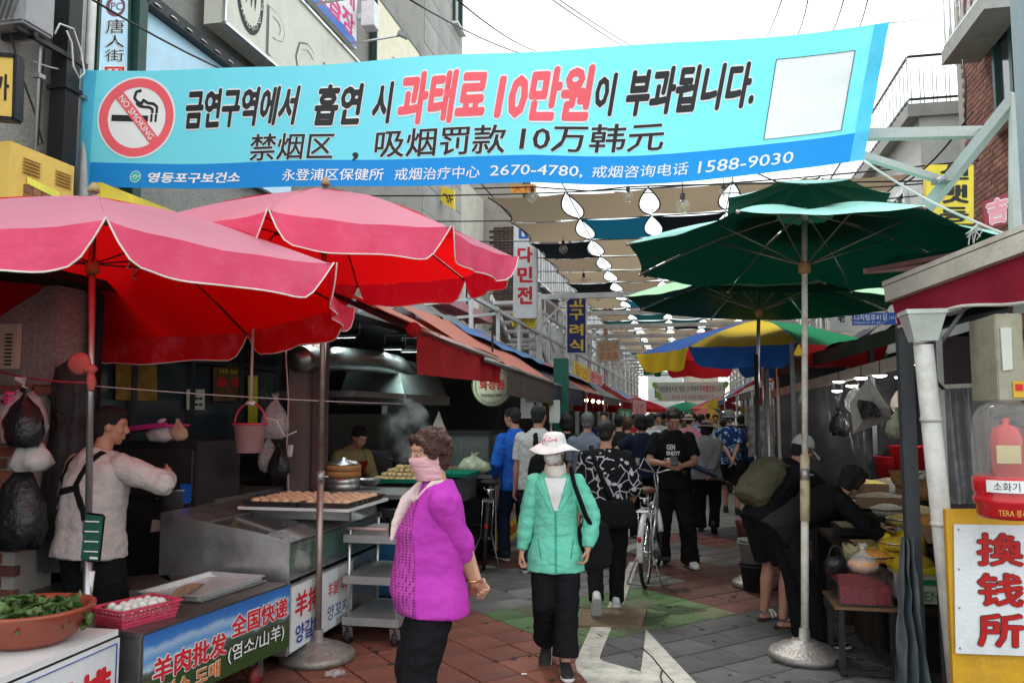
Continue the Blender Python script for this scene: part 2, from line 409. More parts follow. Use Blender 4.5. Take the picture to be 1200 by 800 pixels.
creamw=M('cream_wall',(.55,.52,.45),rough=.8,var=.1,dirt=(.25,.22,.19),dirt_s=1.5)
pinkw=M('pink_wall',(.62,.27,.32),rough=.7,var=.1,dirt=(.3,.14,.15),dirt_s=2)
dglass=M('window_glass',(.04,.05,.06),rough=.08,var=.1,bump=0,spec=.9)
greenf=paint('green_frame',(.02,.06,.05))
mortar=M('mortar',(.33,.30,.27),rough=.9,var=.2)
BR=[M('brick_'+str(i),c,rough=.85,var=.25,vs=20,bump=.4,bs=60,rnd=.25)for i,c in enumerate([(.20,.075,.05),(.16,.06,.045),(.24,.10,.065)])]
DBR=[M('dark_brick_'+str(i),c,rough=.85,var=.25,vs=20,bump=.4,bs=60,rnd=.2)for i,c in enumerate([(.075,.045,.04),(.055,.035,.032)])]
def bricks_into(parent,axis,fixed,a0,a1,z0,z1,L,Hh,mats,proud=.012,limit=300,skip=None,key='b',near_a=0.,sign_=1):
 """individual bricks; axis 'y' wall plane x=fixed, axis 'x' wall plane y=fixed. nearest ones are parts, the rest one part"""
 meshes=[]
 for i,m in enumerate(mats):
  mb=MB();d=(L-.012,.05,Hh-.012)if axis=='x' else(.05,L-.012,Hh-.012);mb.box((0,0,0),d);meshes.append(mb.mesh(key,m))
 spots=[]
 r=0;z=z0
 while z+Hh<=z1+1e-6:
  a=a0-(L/2 if r%2 else 0)
  while a<a1:
   ca=a+L/2
   if a>=a0-1e-6 and a+L<=a1+1e-6 and not(skip and skip(ca,z+Hh/2)):spots.append((ca,z+Hh/2))
   a+=L
  z+=Hh;r+=1
 inv=mat_of(parent).inverted()
 spots.sort(key=lambda s:abs(s[0]-near_a)+abs(s[1]-3)*.4)
 rest=MB()
 for i,(a,z)in enumerate(spots):
  off=fixed+sign_*(proud-.025+random.uniform(-.003,.003))
  p=V((a,off,z))if axis=='x' else V((off,a,z))
  if i<limit:
   o=bpy.data.objects.new('brick',random.choice(meshes));COL.objects.link(o);o.parent=parent;o.location=inv@p
  else:
   rest.mat(random.randrange(len(mats)));d=(L-.012,.05,Hh-.012)if axis=='x' else(.05,L-.012,Hh-.012);rest.box(inv@p,d)
 if rest.v:tag(rest.build('brick_field',mats,parent),kind='stuff')
def window(parent,axis,fixed,a0,a1,z0,z1,sgn,frame,panes=2,nm='window'):
 """framed window standing 2 cm proud of a wall plane; sgn = direction the wall faces"""
 def P(a,d,z):return V((a,fixed+sgn*d,z))if axis=='x' else V((fixed+sgn*d,a,z))
 mb=MB()
 for(p,q)in(((a0,z0),(a1,z0)),((a0,z1),(a1,z1)),((a0,z0),(a0,z1)),((a1,z0),(a1,z1))):
  mb.bar(P(p[0],.03,p[1]),P(q[0],.03,q[1]),.07,.09)
 for k in range(1,panes):
  a=a0+(a1-a0)*k/panes;mb.bar(P(a,.03,z0),P(a,.03,z1),.05,.07)
 w=mb.build(nm,frame,parent,world=True)
 for k in range(panes):
  b0=a0+(a1-a0)*k/panes;b1=a0+(a1-a0)*(k+1)/panes
  mb=MB();q=[P(b0+.03,.012,z0+.03),P(b1-.03,.012,z0+.03),P(b1-.03,.012,z1-.03),P(b0+.03,.012,z1-.03)]
  mb.add(q,[[0,1,2,3]]);mb.build('pane',dglass,w,world=True)
 mb=MB();mb.bar(P(a0-.08,.06,z0-.06),P(a1+.08,.06,z0-.06),.16,.05);mb.build('sill',WHITEP,w,world=True)
 return w
XF=-5.15
b1=thing('granite_building','grey granite building with signboards above the left food stalls','building',(XF-2,9,0))
mb=MB();mb.box((XF-2.05,9.3,8.0),(4.0,12.8,9.6));mb.build('wall',granite,b1,world=True)
mb=MB();mb.box((XF-.02,9.3,3.16),(.10,12.8,.12));mb.build('ledge',concrete,b1,world=True)
b2=thing('concrete_building','pale grey concrete tower behind the right end of the signboards','building',(XF-2,17.2,0))
mb=MB();mb.box((XF-2.1,17.25,8.5),(4.0,3.1,17.));mb.build('wall',concrete,b2,world=True)
mb=MB();mb.box((0,0,0),(.03,.985,.585));pm=mb.mesh('wall_panel',concrete);inv=mat_of(b2).inverted()
for i in range(3):
 for j in range(20):
  o=bpy.data.objects.new('wall_panel',pm);COL.objects.link(o);o.parent=b2;o.location=inv@V((XF-.075+random.uniform(-.003,.003),16.25+i*1.0,5+j*.6))
for z in(8.4,11.0):window(b2,'y',XF-.055,17.9,18.5,z,z+1.3,1,greenf,1)
b25=thing('pale_concrete_block','low pale concrete block between the tower and the dark brick building','building',(XF-2,20.8,0))
mb=MB();mb.box((XF-2.2,20.2,3.8),(4.0,2.7,7.6));mb.build('wall',creamw,b25,world=True)
window(b25,'y',XF-.2,19.4,20.6,3.6,5.2,1,WHITEP,2)
b3=thing('dark_brick_building','dark brick building behind the white steel stair','building',(-6,24,0))
XB=-4.2
mb=MB();mb.box((XB-1.8,24.8,4.2),(3.5,6.4,8.4));mb.build('wall',mortar,b3,world=True)
bricks_into(b3,'x',21.6,XB-1.0,XB-.06,3.0,6.9,.24,.08,DBR,proud=.014,sign_=-1,near_a=XB,key='dark_brick')
mb=MB();mb.box((XB-.02,24.8,4.2),(.03,6.3,8.2));mb.build('side_wall',DBR[0],b3,world=True)
for y in(22.3,24.2,26.1):window(b3,'y',XB,y,y+1.3,3.3,4.6,1,WHITEP,3)
for y in(22.3,24.2,26.1):window(b3,'y',XB,y,y+1.3,5.6,6.8,1,WHITEP,3)
bp=thing('pink_shop','pink painted shopfront above the grey tarpaulin','shop',(-4.9,15.5,0))
mb=MB();mb.box((-4.8,15.6,2.95),(.5,3.9,1.5));mb.build('wall',pinkw,bp,world=True)
mb=MB();mb.box((-4.42,15.6,3.78),(.5,4.0,.16));mb.build('fascia',M('pink_fascia',(.75,.36,.42),rough=.6),bp,world=True)
mb=MB();mb.box((-4.52,17.3,4.15),(.1,.5,.5));mb.build('window_frame',WHITEP,bp,world=True)
def far_building(label,side,x,y0,y1,h,wm,nw=3,floors=2,band=None):
 o=thing('shop_building',label,'building',(x+side*2,(y0+y1)/2,0))
 mb=MB();mb.box((x+side*2,(y0+y1)/2,h/2),(4,y1-y0-.05,h));mb.build('wall',wm,o,world=True)
 mb=MB();mb.box((x+side*1.98,(y0+y1)/2,h+.1),(4.16,y1-y0+.02,.2));mb.build('parapet',concrete,o,world=True)
 n=nw;L=(y1-y0)/n
 for f in range(floors):
  for k in range(n):
   z=3.3+f*2.7
   if z+1.5>h:continue
   window(o,'y',x,y0+L*(k+.2),y0+L*(k+.8),z,z+1.35,-side,WHITEP,2)
 z=3.3
 while z+1.5<h:
  window(o,'x',y0+.025,x+side*.7,x+side*1.7,z,z+1.2,-1,WHITEP,1);z+=2.7
 return o
tan=M('tan_tile',(.42,.36,.29),rough=.7,var=.15,dirt=(.25,.2,.17))
brickflat=M('brick_far',(.24,.10,.07),rough=.85,var=.2,vs=10,bump=.3)
whitew=M('white_wall',(.55,.55,.53),rough=.75,var=.1,dirt=(.35,.33,.3),dirt_s=.8)
far_building('tan tiled building beyond the dark brick one on the left',-1,-4.3,28.2,36,8.4,tan,4,2)
far_building('white rendered building farther along the left side',-1,-4.5,36.4,47,9.5,whitew,5,2)
far_building('red brick building toward the left end of the street',-1,-4.3,47.5,60,8,brickflat,5,2)
far_building('low cream building at the left end of the street',-1,-4.6,61,85,8.5,creamw,6,2)
far_building('white building behind the colourful parasol on the right',1,4.3,24.6,34,7.2,whitew,4,2)
far_building('brick building farther along the right side',1,4.2,34.5,46,7.5,brickflat,4,2)
far_building('tan building toward the right end of the street',1,4.3,46.5,60,7.5,tan,5,2)
far_building('low white building at the right end of the street',1,4.6,61,85,8,whitew,6,2)
far_building('pale building closing the far end of the street on its left half',1,-4,96,104,6,whitew,2,1)
far_building('tan building closing the far end of the street on its right half',1,0.05,97,104,7,tan,2,1)
far_building('white building just left of the far closing one',1,-9,90,95,7,whitew,2,1)
br=thing('brick_building','red brick building with a balcony behind the steel bracket','building',(6,12.3,0))
XR=4.28
mb=MB();mb.box((XR+1.5,12.25,5.5),(2.9,2.7,11));mb.build('wall',mortar,br,world=True)
bricks_into(br,'y',XR+.05,10.95,13.4,3.6,8.6,.22,.078,BR,proud=.014,sign_=-1,near_a=12.3,key='brick',skip=lambda a,z:11.3<a<12.0 and 5.55<z<7.0)
bricks_into(br,'x',10.9,XR+.1,XR+1.2,3.6,7.0,.22,.078,BR,proud=.014,sign_=-1,near_a=XR,key='brick',limit=100)
window(br,'y',XR+.045,11.36,11.94,5.6,6.95,-1,greenf,1)
bal=thing('balcony','white railed concrete balcony on the brick building','balcony',(3.7,12.6,6.9))
mb=MB();zb0=PY(1122,66,12.4).z;mb.box((4.02,11.6,zb0),(.5,1.7,.2));mb.build('slab',concrete,bal,world=True)
mb=MB()
for z in(zb0+.15,zb0+.95):mb.bar((3.8,10.8,z),(3.8,12.4,z),.035);mb.bar((3.8,12.4,z),(4.25,12.4,z),.035)
mb.build('rail',WHITEP,bal,world=True)
for i in range(13):
 y=10.85+i*.125;mb=MB();mb.tube([(3.8,y,zb0+.1),(3.8+.05*(i%2),y,zb0+.5),(3.8,y,zb0+.95)],.012,6);mb.build('baluster',WHITEP,bal,world=True)
for i in range(3):
 x=3.9+i*.13;mb=MB();mb.tube([(x,12.4,zb0+.1),(x,12.4,zb0+.95)],.012,6);mb.build('baluster',WHITEP,bal,world=True)
tb=thing('terrace_building','white building with a railed roof terrace beyond the brick one','building',(6,19,0))
mb=MB();mb.box((6.2,19.3,3.35),(4.4,9.6,6.7));mb.build('wall',whitew,tb,world=True)
mb=MB();mb.box((6.15,19.3,6.8),(4.7,9.8,.22));mb.build('roof_slab',concrete,tb,world=True)
mb=MB();mb.box((6.0,14.48,5.95),(1.6,.04,.8));mb.build('red_panel',M('maroon_panel',(.16,.03,.03),rough=.7),tb,world=True)
rl=MB()
for z in(7.0,7.75):
 rl.bar((3.84,14.5,z),(3.84,24.1,z),.035);rl.bar((3.84,14.45,z),(6.6,14.45,z),.035)
rl.build('rail',BLACKP,tb,world=True)
for i in range(40):
 y=14.5+i*.245;mb=MB();mb.bar((3.84,y,6.9),(3.84,y,7.75),.018);mb.build('baluster',WHITEP,tb,world=True)
for i in range(14):
 x=3.95+i*.2;mb=MB();mb.tube([(x-.07,14.45,6.9),(x-.07,14.45,7.5),(x,14.45,7.6),(x+.07,14.45,7.5),(x+.07,14.45,6.9)],.01,6);mb.build('baluster',WHITEP,tb,world=True)
for y in(15.4,17.6,19.8,22):window(tb,'y',4.0,y,y+1.1,4.3,5.7,-1,WHITEP,2)
window(tb,'x',14.5,4.5,5.3,4.2,5.4,-1,WHITEP,1)
stp=paint('pale_steel_paint',(.5,.53,.51),dirt=(.3,.2,.14),dirt_s=5)
fr=thing('banner_support','pale painted steel bracket holding the right end of the banner','frame',PY(1185,400,5.9))
def bar_px(p,q,Yp,Yq,w,nm='beam',m=stp,par=fr,h=None):
 mb=MB();mb.bar(PY(*p,Yp),PY(*q,Yq),w,h or w);return mb.build(nm,m,par,world=True)
bar_px((1016,158),(1157,155),6.2,6.4,.075)
bar_px((1192,112),(1085,245),6.0,6.6,.075)
bar_px((1010,182),(1106,212),6.15,6.5,.05)
bar_px((1192,112),(1192,420),6.0,6.0,.08,'post')
for p in((1155,155),(1103,212)):
 mb=MB();mb.box(PY(*p,6.36),(.11,.11,.03));mb.tube([PY(*p,6.3)+V((-.03,0,0)),PY(*p,6.3)+V((.03,0,.02))],.02,8);mb.build('clamp',GALV,fr,world=True)
bg=M('blue_grey_panel',(.22,.27,.30),rough=.5,var=.08,dirt=(.25,.28,.3))
o=thing('corner_pillar','smooth blue grey metal pillar at the right edge of the view','pillar',PY(1196,483,5.0)+V((.18,0,-1.7)))
p0=PY(1206,300,4.8)
mb=MB();mb.box((p0 .x+.27,4.86,3.9),(.5,.12,3.2));mb.build('cladding',bg,o,world=True)
mb=MB();mb.box((p0 .x+.27,4.86,2.25),(.4,.08,.12));mb.build('base_collar',GALV,o,world=True)
mb=MB()
for z in(2.9,3.9,4.9):mb.box((p0 .x+.06,4.798,z),(.02,.012,.02))
mb.build('rivet',GALV,o,world=True)
BAN=M('banner_cyan',(.20,.78,.95),rough=.6,var=.04,vs=2,bump=.12,bs=6,trans=(.28,.92,1.,.42),spec=.25)
BANB=M('banner_blue',(.02,.27,.72),rough=.6,var=.04,vs=2,bump=.12,bs=6,trans=(.02,.35,.9,.38),spec=.25)
bq=[PD(98,82,6.95),PD(1042,27,5.75),PD(1012,188,5.75),PD(88,218,6.95)]
def ban_surf(u,v):
 def pt(u,v):
  p=bq[0].lerp(bq[1],u).lerp(bq[3].lerp(bq[2],u),v)
  sag=-.05*4*u*(1-u)*(1+.5*v)+(.055*math.sin(pi*min(1,max(0,(u-.62)/.38)))*-1)*v
  w=.035*sin(u*9+v*1.4)+.018*sin(u*23-v*3)+.05*sin(u*3.1)
  e=max(0,(u-.93)/.07);w+=.012*e*sin(v*24+u*30)
  e2=max(0,(.05-u)/.05);w+=.012*e2*sin(u*160)
  return p+V((0,w,sag))
 p=pt(u,v);du=pt(u+.002,v)-pt(u-.002,v);dv=pt(u,v+.01)-pt(u,v-.01)
 return p,dv.cross(du).normalized()
o=thing('banner','long cyan no smoking banner strung across the street','banner',(bq[0]+bq[1])/2)
vb=.79
mb=MB();mb.grid(lambda a,b:ban_surf(a,vb*(1-b))[0],150,24)
mb.build('cloth',BAN,o,world=True)
def vbl(u):return vb
mb=MB();mb.grid(lambda a,b:ban_surf(a,vb+(1-vb)*(1-b))[0],150,6);mb.build('lower_band',BANB,o,world=True)
mb=MB();mb.grid(lambda a,b:ban_surf(a*.018,1.-b)[0]+V((0,-.004,0)),4,20);mb.build('end_hem',M('banner_cyan_hem',(.15,.70,.90),rough=.6,trans=(.1,.7,1.,.35)),o,world=True)
mb=MB();mb.grid(lambda a,b:ban_surf(.985+a*.015,1.-b)[0]+V((0,-.004,0)),4,20);mb.build('end_hem',M('banner_cyan_hem'),o,world=True)
PKR=M('print_coral',(.85,.12,.15),rough=.6,var=.03,bump=0)
TU=lambda t:t*6.95/(t*6.95+(1-t)*5.75)
def bt(s,box,mat,**k):
 box=(TU(box[0]),box[1],TU(box[2]),box[3]);lettering(o,s,ban_surf,box,mat,off=.006,**k)
bt('금연구역에서',(.126,.17,.270,.50),INKB,bold=.04,shear=.06,outline=INKW,obold=.035)
bt('흡연',(.291,.17,.350,.51),INKB,bold=.04,shear=.06,outline=INKW,obold=.035)
bt('시',(.364,.18,.389,.51),INKB,bold=.04,shear=.06,outline=INKW,obold=.035)
bt('과태료',(.397,.12,.507,.53),PKR,bold=.045,shear=.06,outline=INKW,obold=.035)
bt('10만원',(.519,.12,.638,.53),PKR,bold=.045,shear=.06,outline=INKW,obold=.035)
bt('이',(.642,.19,.668,.50),INKB,bold=.04,shear=.06,outline=INKW,obold=.035)
bt('부과됩니다.',(.682,.17,.845,.51),INKB,bold=.04,shear=.06,outline=INKW,obold=.035)
bt('禁烟区',(.216,.565,.322,.785),INKB,bold=.012,outline=INKW,obold=.02)
bt(',',(.346,.73,.354,.80),INKB,bold=.012)
bt('吸烟罚款',(.373,.555,.538,.775),INKB,bold=.012,outline=INKW,obold=.02)
bt('10万韩元',(.556,.555,.738,.765),INKB,bold=.012,outline=INKW,obold=.02)
bt('영등포구보건소',(.088,.865,.206,.955),INKW,bold=.03,shear=.1)
bt('永登浦区保健所',(.262,.86,.388,.955),INKW,bold=.006)
bt('戒烟治疗中心',(.402,.86,.510,.955),INKW,bold=.006)
bt('2670-4780,',(.523,.865,.640,.955),INKW,bold=.006)
bt('戒烟咨询电话',(.652,.86,.775,.95),INKW,bold=.006)
bt('1588-9030',(.788,.865,.908,.95),INKW,bold=.006)
mb=MB();mb.grid(lambda a,b:(lambda r:r[0]+r[1]*.006)(ban_surf(TU(.866+a*.098),.17+.585*(1-b))),12,12);mb.build('white_square',INKW,o,world=True)
mb=MB()
P_=lambda u,v:(lambda r:r[0]+r[1]*.009)(ban_surf(TU(u),v))
for a,b in(((.866,.17),(.964,.17)),((.964,.17),(.964,.755)),((.964,.755),(.866,.755)),((.866,.755),(.866,.17))):
 for k in range(8):mb.bar(P_(a[0]+(b[0]-a[0])*k/8,a[1]+(b[1]-a[1])*k/8),P_(a[0]+(b[0]-a[0])*(k+1)/8,a[1]+(b[1]-a[1])*(k+1)/8),.005,.002)
mb.build('square_border',INKB,o,world=True)
Lr=(bq[1]-bq[0]).length;Hr=(bq[3]-bq[0]).length
cu_,cv_=TU(.0665),.40;R_=.335*Hr
def disc(name,mat,shape,off,nrm=.006):
 mb=MB();vs=[(lambda r:r[0]+r[1]*off)(ban_surf(cu_+x/Lr,cv_-y/Hr))for x,y in shape[0]];mb.add(vs,shape[1]);mb.build(name,mat,o,world=True)
def ring(r0,r1,n=64,a0=0,a1=2*pi):
 vs=[];fs=[];m=8
 for i in range(n+1):
  a=a0+(a1-a0)*i/n;vs+=[((r0+(r1-r0)*k/m)*cos(a),(r0+(r1-r0)*k/m)*sin(a))for k in range(m+1)]
 for i in range(n):
  for k in range(m):c=i*(m+1)+k;fs.append([c,c+1,c+m+2,c+m+1])
 return vs,fs
def strip(pts,w):
 vs=[];fs=[]
 for i,(x,y)in enumerate(pts):
  a=pts[max(i-1,0)];b=pts[min(i+1,len(pts)-1)];dx,dy=b[0]-a[0],b[1]-a[1];l=math.hypot(dx,dy)or 1
  vs+=[(x+dy/l*w/2,y-dx/l*w/2),(x-dy/l*w/2,y+dx/l*w/2)]
 for i in range(len(pts)-1):fs.append([2*i,2*i+2,2*i+3,2*i+1])
 return vs,fs
disc('symbol_rim',INKW,ring(.001,R_*1.05),.006)
disc('symbol_ring',PKR,ring(R_*.78,R_),.009)
def rect(x0,y0,x1,y1,rot=0):
 P=[(x0+(x1-x0)*i/24,y)for i in range(25)for y in(y0,y1)]
 return[(x*cos(rot)-y*sin(rot),x*sin(rot)+y*cos(rot))for x,y in P],[[2*i,2*i+2,2*i+3,2*i+1]for i in range(24)]
disc('symbol_cigarette',INKB,rect(-.68*R_,-.10*R_,.30*R_,.06*R_),.0095)
disc('symbol_cigarette_tip',INKB,rect(.36*R_,-.10*R_,.42*R_,.10*R_),.0095);disc('symbol_cigarette_tip',INKB,rect(.48*R_,-.10*R_,.54*R_,.10*R_),.0095)
sm1=[(.52,.12),(.52,.28),(.42,.36),(.25,.38),(.12,.46),(.10,.36),(-.02,.40),(-.12,.50),(-.08,.66),(.06,.70)]
sm2=[(.40,.12),(.40,.22),(.30,.27),(.16,.28),(.04,.30),(-.06,.38)]
for s_1 in(sm1,sm2):
 fine=[]
 for k in range(len(s_1)-1):
  for t in(0,.33,.66):fine.append(((s_1[k][0]*(1-t)+s_1[k+1][0]*t)*R_,(s_1[k][1]*(1-t)+s_1[k+1][1]*t)*R_))
 fine.append((s_1[-1][0]*R_,s_1[-1][1]*R_));disc('symbol_smoke',INKB,strip(fine,R_*.07),.0095)
disc('symbol_bar',PKR,rect(-.86*R_,-.13*R_,.86*R_,.13*R_,-.83),.012)
rr_=Matrix.Rotation(-.83,2)
def nosm(u,v):
 x=(u-.5)*1.42*R_;y=(.5-v)*.17*R_;q=rr_@V((x,y)).to_2d()if False else(x*cos(-.83)-y*sin(-.83),x*sin(-.83)+y*cos(-.83))
 return ban_surf(cu_+q[0]/Lr,cv_-q[1]/Hr)
lettering(o,'NO SMOKING',nosm,(0,0,1,1),INKW,bold=.01,off=.016)
cu_,cv_=TU(.073),.907
disc('emblem',M('emblem_teal',(.02,.5,.45),rough=.5),ring(.001,.052,32),.006)
disc('emblem_line',INKW,ring(.045,.05,32),.009)
disc('emblem_line',INKW,strip([(-.04,-.005),(-.01,.008),(.02,.0),(.042,.01)],.006),.009)
disc('emblem_line',INKW,ring(.016,.02,20),.009)
ROPE=M('white_rope',(.6,.6,.57),rough=.8)
def cable(name,label,pts,r,mat,cat='cable',group=None):
 mb=MB();mb.tube(pts,r,6);return alone(mb,name,mat,label,cat,group)
cable('banner_rope','thin white rope tying the banner corner to the left building pipes',catenary(bq[0],PX(40,72,XF+.1),.03),.006,ROPE,'rope')
cable('banner_rope','thin rope from the banner upper right corner to the brick balcony',catenary(bq[1],PY(1125,5,11.4),.05),.005,ROPE,'rope')
cable('banner_rope','white rope from the banner lower right corner down to the red awning',[bq[2]]+catenary(bq[2]+V((.01,0,-.01)),PY(1148,262,5.4),.03)[1:]+catenary(PY(1148,262,5.4),PY(1215,280,4.9),.02)[1:],.008,ROPE,'rope')
mb=MB();
for k in range(9):
 a=PY(1146,262,5.4);b=a+V((random.uniform(-.1,.12),random.uniform(-.03,.03),random.uniform(-.14,-.05)));mb.tube([a,a.lerp(b,.5)+V((random.uniform(-.03,.03),0,0)),b],.004,5)
alone(mb,'rope_knot',ROPE,'frayed white rope knot above the red awning beam','rope')
pblue=M('sign_pale_blue',(.50,.74,.92),rough=.35,var=.06,dirt=(.5,.6,.65))
def PXq(pts,X):return[PX(a,b,X)for a,b in pts]
q=PXq([(119,-40),(152,-40),(150,110),(112,110)],XF+.12)
sign('vertical_sign','tall pale blue sign with outlined Chinese characters and red box','sign',q,.10,pblue,greenf,[('唐',(.22,.42,.82,.53),INKB,dict(outline=INKW,bold=.0,obold=.03)),('人',(.22,.545,.82,.64),INKB,dict(outline=INKW,obold=.03)),('街',(.22,.655,.82,.75),INKB,dict(outline=INKW,obold=.03)),('网',(.22,.79,.85,.91),INKR,dict(outline=INKW,bold=.03,obold=.05)),('●',(.2,.24,.85,.40),M('ink_maroon',(.22,.05,.07),rough=.6),{}),('●',(.3,.265,.75,.375),pblue,dict(off=.008)),('PC',(.34,.29,.72,.35),M('ink_maroon'),dict(off=.012))])
mb=MB();a=PX(158,40,XF+.1);mb.box((XF+.12,a.y,5.2),(.14,.12,3.2))
alone(mb,'green_post',greenf,'dark green steel post between the blue signs','post')
q=PXq([(165,6),(300,100),(300,210),(165,150)],XF+.08);ztop=q[0].z
y0,y1=q[0].y,PX(345,60,XF+.08).y
q=[V((XF+.08,y0,ztop)),V((XF+.08,y1,ztop)),V((XF+.08,y1,ztop-1.15)),V((XF+.08,y0,ztop-1.15))]
o,S=sign('window_sign','pale blue window sign with round crest under the dark beam','sign',q,.06,pblue,None,[('●',(.10,.42,.36,.78),M('ink_maroon'),{}),('●',(.125,.455,.335,.745),pblue,dict(off=.008)),('당인가',(.15,.54,.31,.66),INKB,dict(off=.012)),('네트워크',(.42,.62,.8,.76),INKBL,{})])
mb=MB();mb.bar((XF+.12,y0-.05,ztop+.05),(XF+.12,y1+.1,ztop+.05),.14,.12);mb.build('top_beam',BLACKP,o,world=True)
mb=MB()
for k in range(12):mb.ball((XF+.2,y0+.1+k*(y1-y0)/12,ztop+.03),(.012,.07,.012),6,4)
tag(mb.build('beam_trim',ALU,o,world=True),kind='stuff')
pcw=M('sign_cream',(.62,.60,.52),rough=.4,var=.06,dirt=(.45,.42,.35),dirt_s=2)
X_=-4.8
a=PX(262,26,X_);b=PX(470,190,X_);zb=a.z;y0=a.y;y1=y0+4.1;zt=zb+1.15
q=[V((X_,y0,zt)),V((X_,y1,zt)),V((X_,y1,zb)),V((X_,y0,zb))]
o,S=sign('room_sign','long cream signboard with outlined letters and a round eagle crest','sign',q,.24,pcw,None,[('P',(.22,.42,.33,.95),M('ink_grey_line',(.12,.12,.12),rough=.5),dict(bold=.0)),('P',(.235,.44,.322,.93),pcw,dict(bold=-.012,off=.008)),('C',(.40,.42,.53,.95),M('ink_grey_line'),{}),('C',(.41,.45,.525,.92),pcw,dict(bold=-.012,off=.008)),('방',(.60,.42,.76,.95),M('ink_grey_line'),dict(bold=0)),('당인가',(.245,.97,.45,1.12),INKB,{})])
lettering(o,'●',S,(.055,.10,.20,.90),INKB);lettering(o,'●',S,(.072,.19,.183,.81),pcw,off=.008);lettering(o,'VW',S,(.09,.30,.165,.62),INKB,bold=.02,off=.012);lettering(o,'DANGINGA PC',lambda u,v:S(.1275+.064*sin((u-.5)*4.2)*(1-.13*v),.50+.355*cos((u-.5)*4.2)*(1-.13*v)),(0,0,1,1),pcw,off=.012)
mb=MB();
for aa,bb in(((X_+.01,y0,zb),(X_+.01,y1,zb)),((X_+.01,y0,zt),(X_+.01,y1,zt)),((X_+.01,y0,zb),(X_+.01,y0,zt))):mb.bar(aa,bb,.035,.035)
mb.build('frame',ALU,o,world=True)
def uvsign(name,label,px0,px1,X,ztop,zbot,face,texts,edge=None,t=.08,cat='sign'):
 y0=PX(px0[0],px0[1],X).y;y1=PX(px1[0],px1[1],X).y
 q=[V((X,y0,ztop)),V((X,y1,ztop)),V((X,y1,zbot)),V((X,y0,zbot))]
 return sign(name,label,cat,q,t,face,edge,texts)
zz=PX(415,52,XF+.1).z
blu=M('sign_blue',(.02,.12,.5),rough=.4)
inkpk=M('ink_pink',(.7,.05,.25),rough=.6)
wsf=M('sign_white',(.74,.76,.78),rough=.4,var=.05,dirt=(.5,.5,.5))
o,S=uvsign('window_sign','white window sign with pink letters edged in blue',(352,0),(418,30),XF+.1,zz+1.6,zz-.05,wsf,[('노래',(.45,.25,.95,.65),inkpk,dict(bold=.03)),('연습장',(.2,.70,.95,.93),inkpk,dict(bold=.03))])
lettering(o,'-',S,(0,.9,1,1),blu,bold=.04)
o,S=uvsign('window_sign','cream window sign with pink letters beside the tower',(442,0),(492,60),XF+.1,zz+1.3,zz-.6,M('sign_cream2',(.7,.64,.46),rough=.4),[('노래',(.3,.35,.95,.7),inkpk,dict(bold=.03)),('天地数',(.1,.72,.95,.92),inkpk,dict(bold=.03))],edge=greenf)
y_=PX(427,20,XF+.2).y
mb=MB();mb.box((XF+.3,y_,PX(427,20,XF+.2).z),(.22,.25,.42));mb.box((XF+.15,y_,PX(427,20,XF+.2).z),(.1,.1,.1))
alone(mb,'junction_box',WHITEP,'white junction box between the two window signs','box',bevel=.01)
for pp in((352,8,402,6),(396,54,447,50)):
 a=PX(pp[0],pp[1],X_-.2);mb=MB();mb.tube([a,V((a.x+1.0,a.y+.1,a.z+.12))],.018,8)
 b=V((a.x+1.0,a.y+.1,a.z+.12));ob=thing('spotlight','small outreach spotlight on an arm above the cream signboard, '+('nearer one' if pp[0]==352 else 'farther one'),'spotlight',a)
 mb.build('arm',ALU,ob,world=True);mb=MB();mb.box(b,(.16,.10,.08),Matrix.Rotation(.5,3,'Y'));mb.build('lamp_head',GALV,ob,world=True,bevel=.01)
ysf=M('sign_yellow',(.80,.62,.05),rough=.45,var=.08,dirt=(.5,.36,.05),dirt_s=3)
X_=-4.55
a=PX(118,228,X_);y0=a.y;y1=PX(245,240,X_).y
q=[V((X_,y0,a.z+.1)),V((X_,y1,a.z+.1)),V((X_,y1,a.z-.62)),V((X_,y0,a.z-.62))]
sign('shop_sign','yellow shop sign with black and red lettering behind the pink parasol','sign',q,.1,ysf,None,[('한의원',(.14,.22,.58,.62),INKB,dict(bold=.02)),('3층',(.64,.10,.86,.55),INKR,dict(bold=.03,outline=INKW))])
yb=M('sign_box_yellow',(.78,.52,.12),rough=.45,var=.06,dirt=(.5,.33,.1))
X_=-4.6
a=PX(12,165,X_);y0=a.y;y1=PX(88,180,X_).y;zt=a.z
q=[V((X_,y0,zt)),V((X_,y1,zt)),V((X_,y1,zt-.5)),V((X_,y0,zt-.5))]
o,S=sign('light_box','yellow metal cased light box with louvres and a brown brick print','sign',q,.25,yb,None)
mb=MB()
for k in range(5):
 for c in(.32,.82):mb.add([S(c-.13,.16+k*.05)[0]+V((.004,0,0)),S(c+.13,.16+k*.05)[0]+V((.004,0,0)),S(c+.13,.18+k*.05)[0]+V((.02,0,0)),S(c-.13,.18+k*.05)[0]+V((.02,0,0))],[[0,1,2,3]])
tag(mb.build('louvre',M('louvre_dark',(.25,.15,.04),rough=.5),o,world=True),kind='stuff')
mb=MB()
for i in range(6):
 for j in range(3):mb.mat((i+j)%2);mb.slab([S(.22+i*.13,.66+j*.13)[0]+V((.01,0,0)),S(.34+i*.13,.66+j*.13)[0]+V((.01,0,0)),S(.34+i*.13,.545+j*.13)[0]+V((.01,0,0)),S(.22+i*.13,.545+j*.13)[0]+V((.01,0,0))],.01)
mb.build('brick_print',[BR[2],M('sign_box_brown',(.3,.13,.05),rough=.5)],o,world=True)
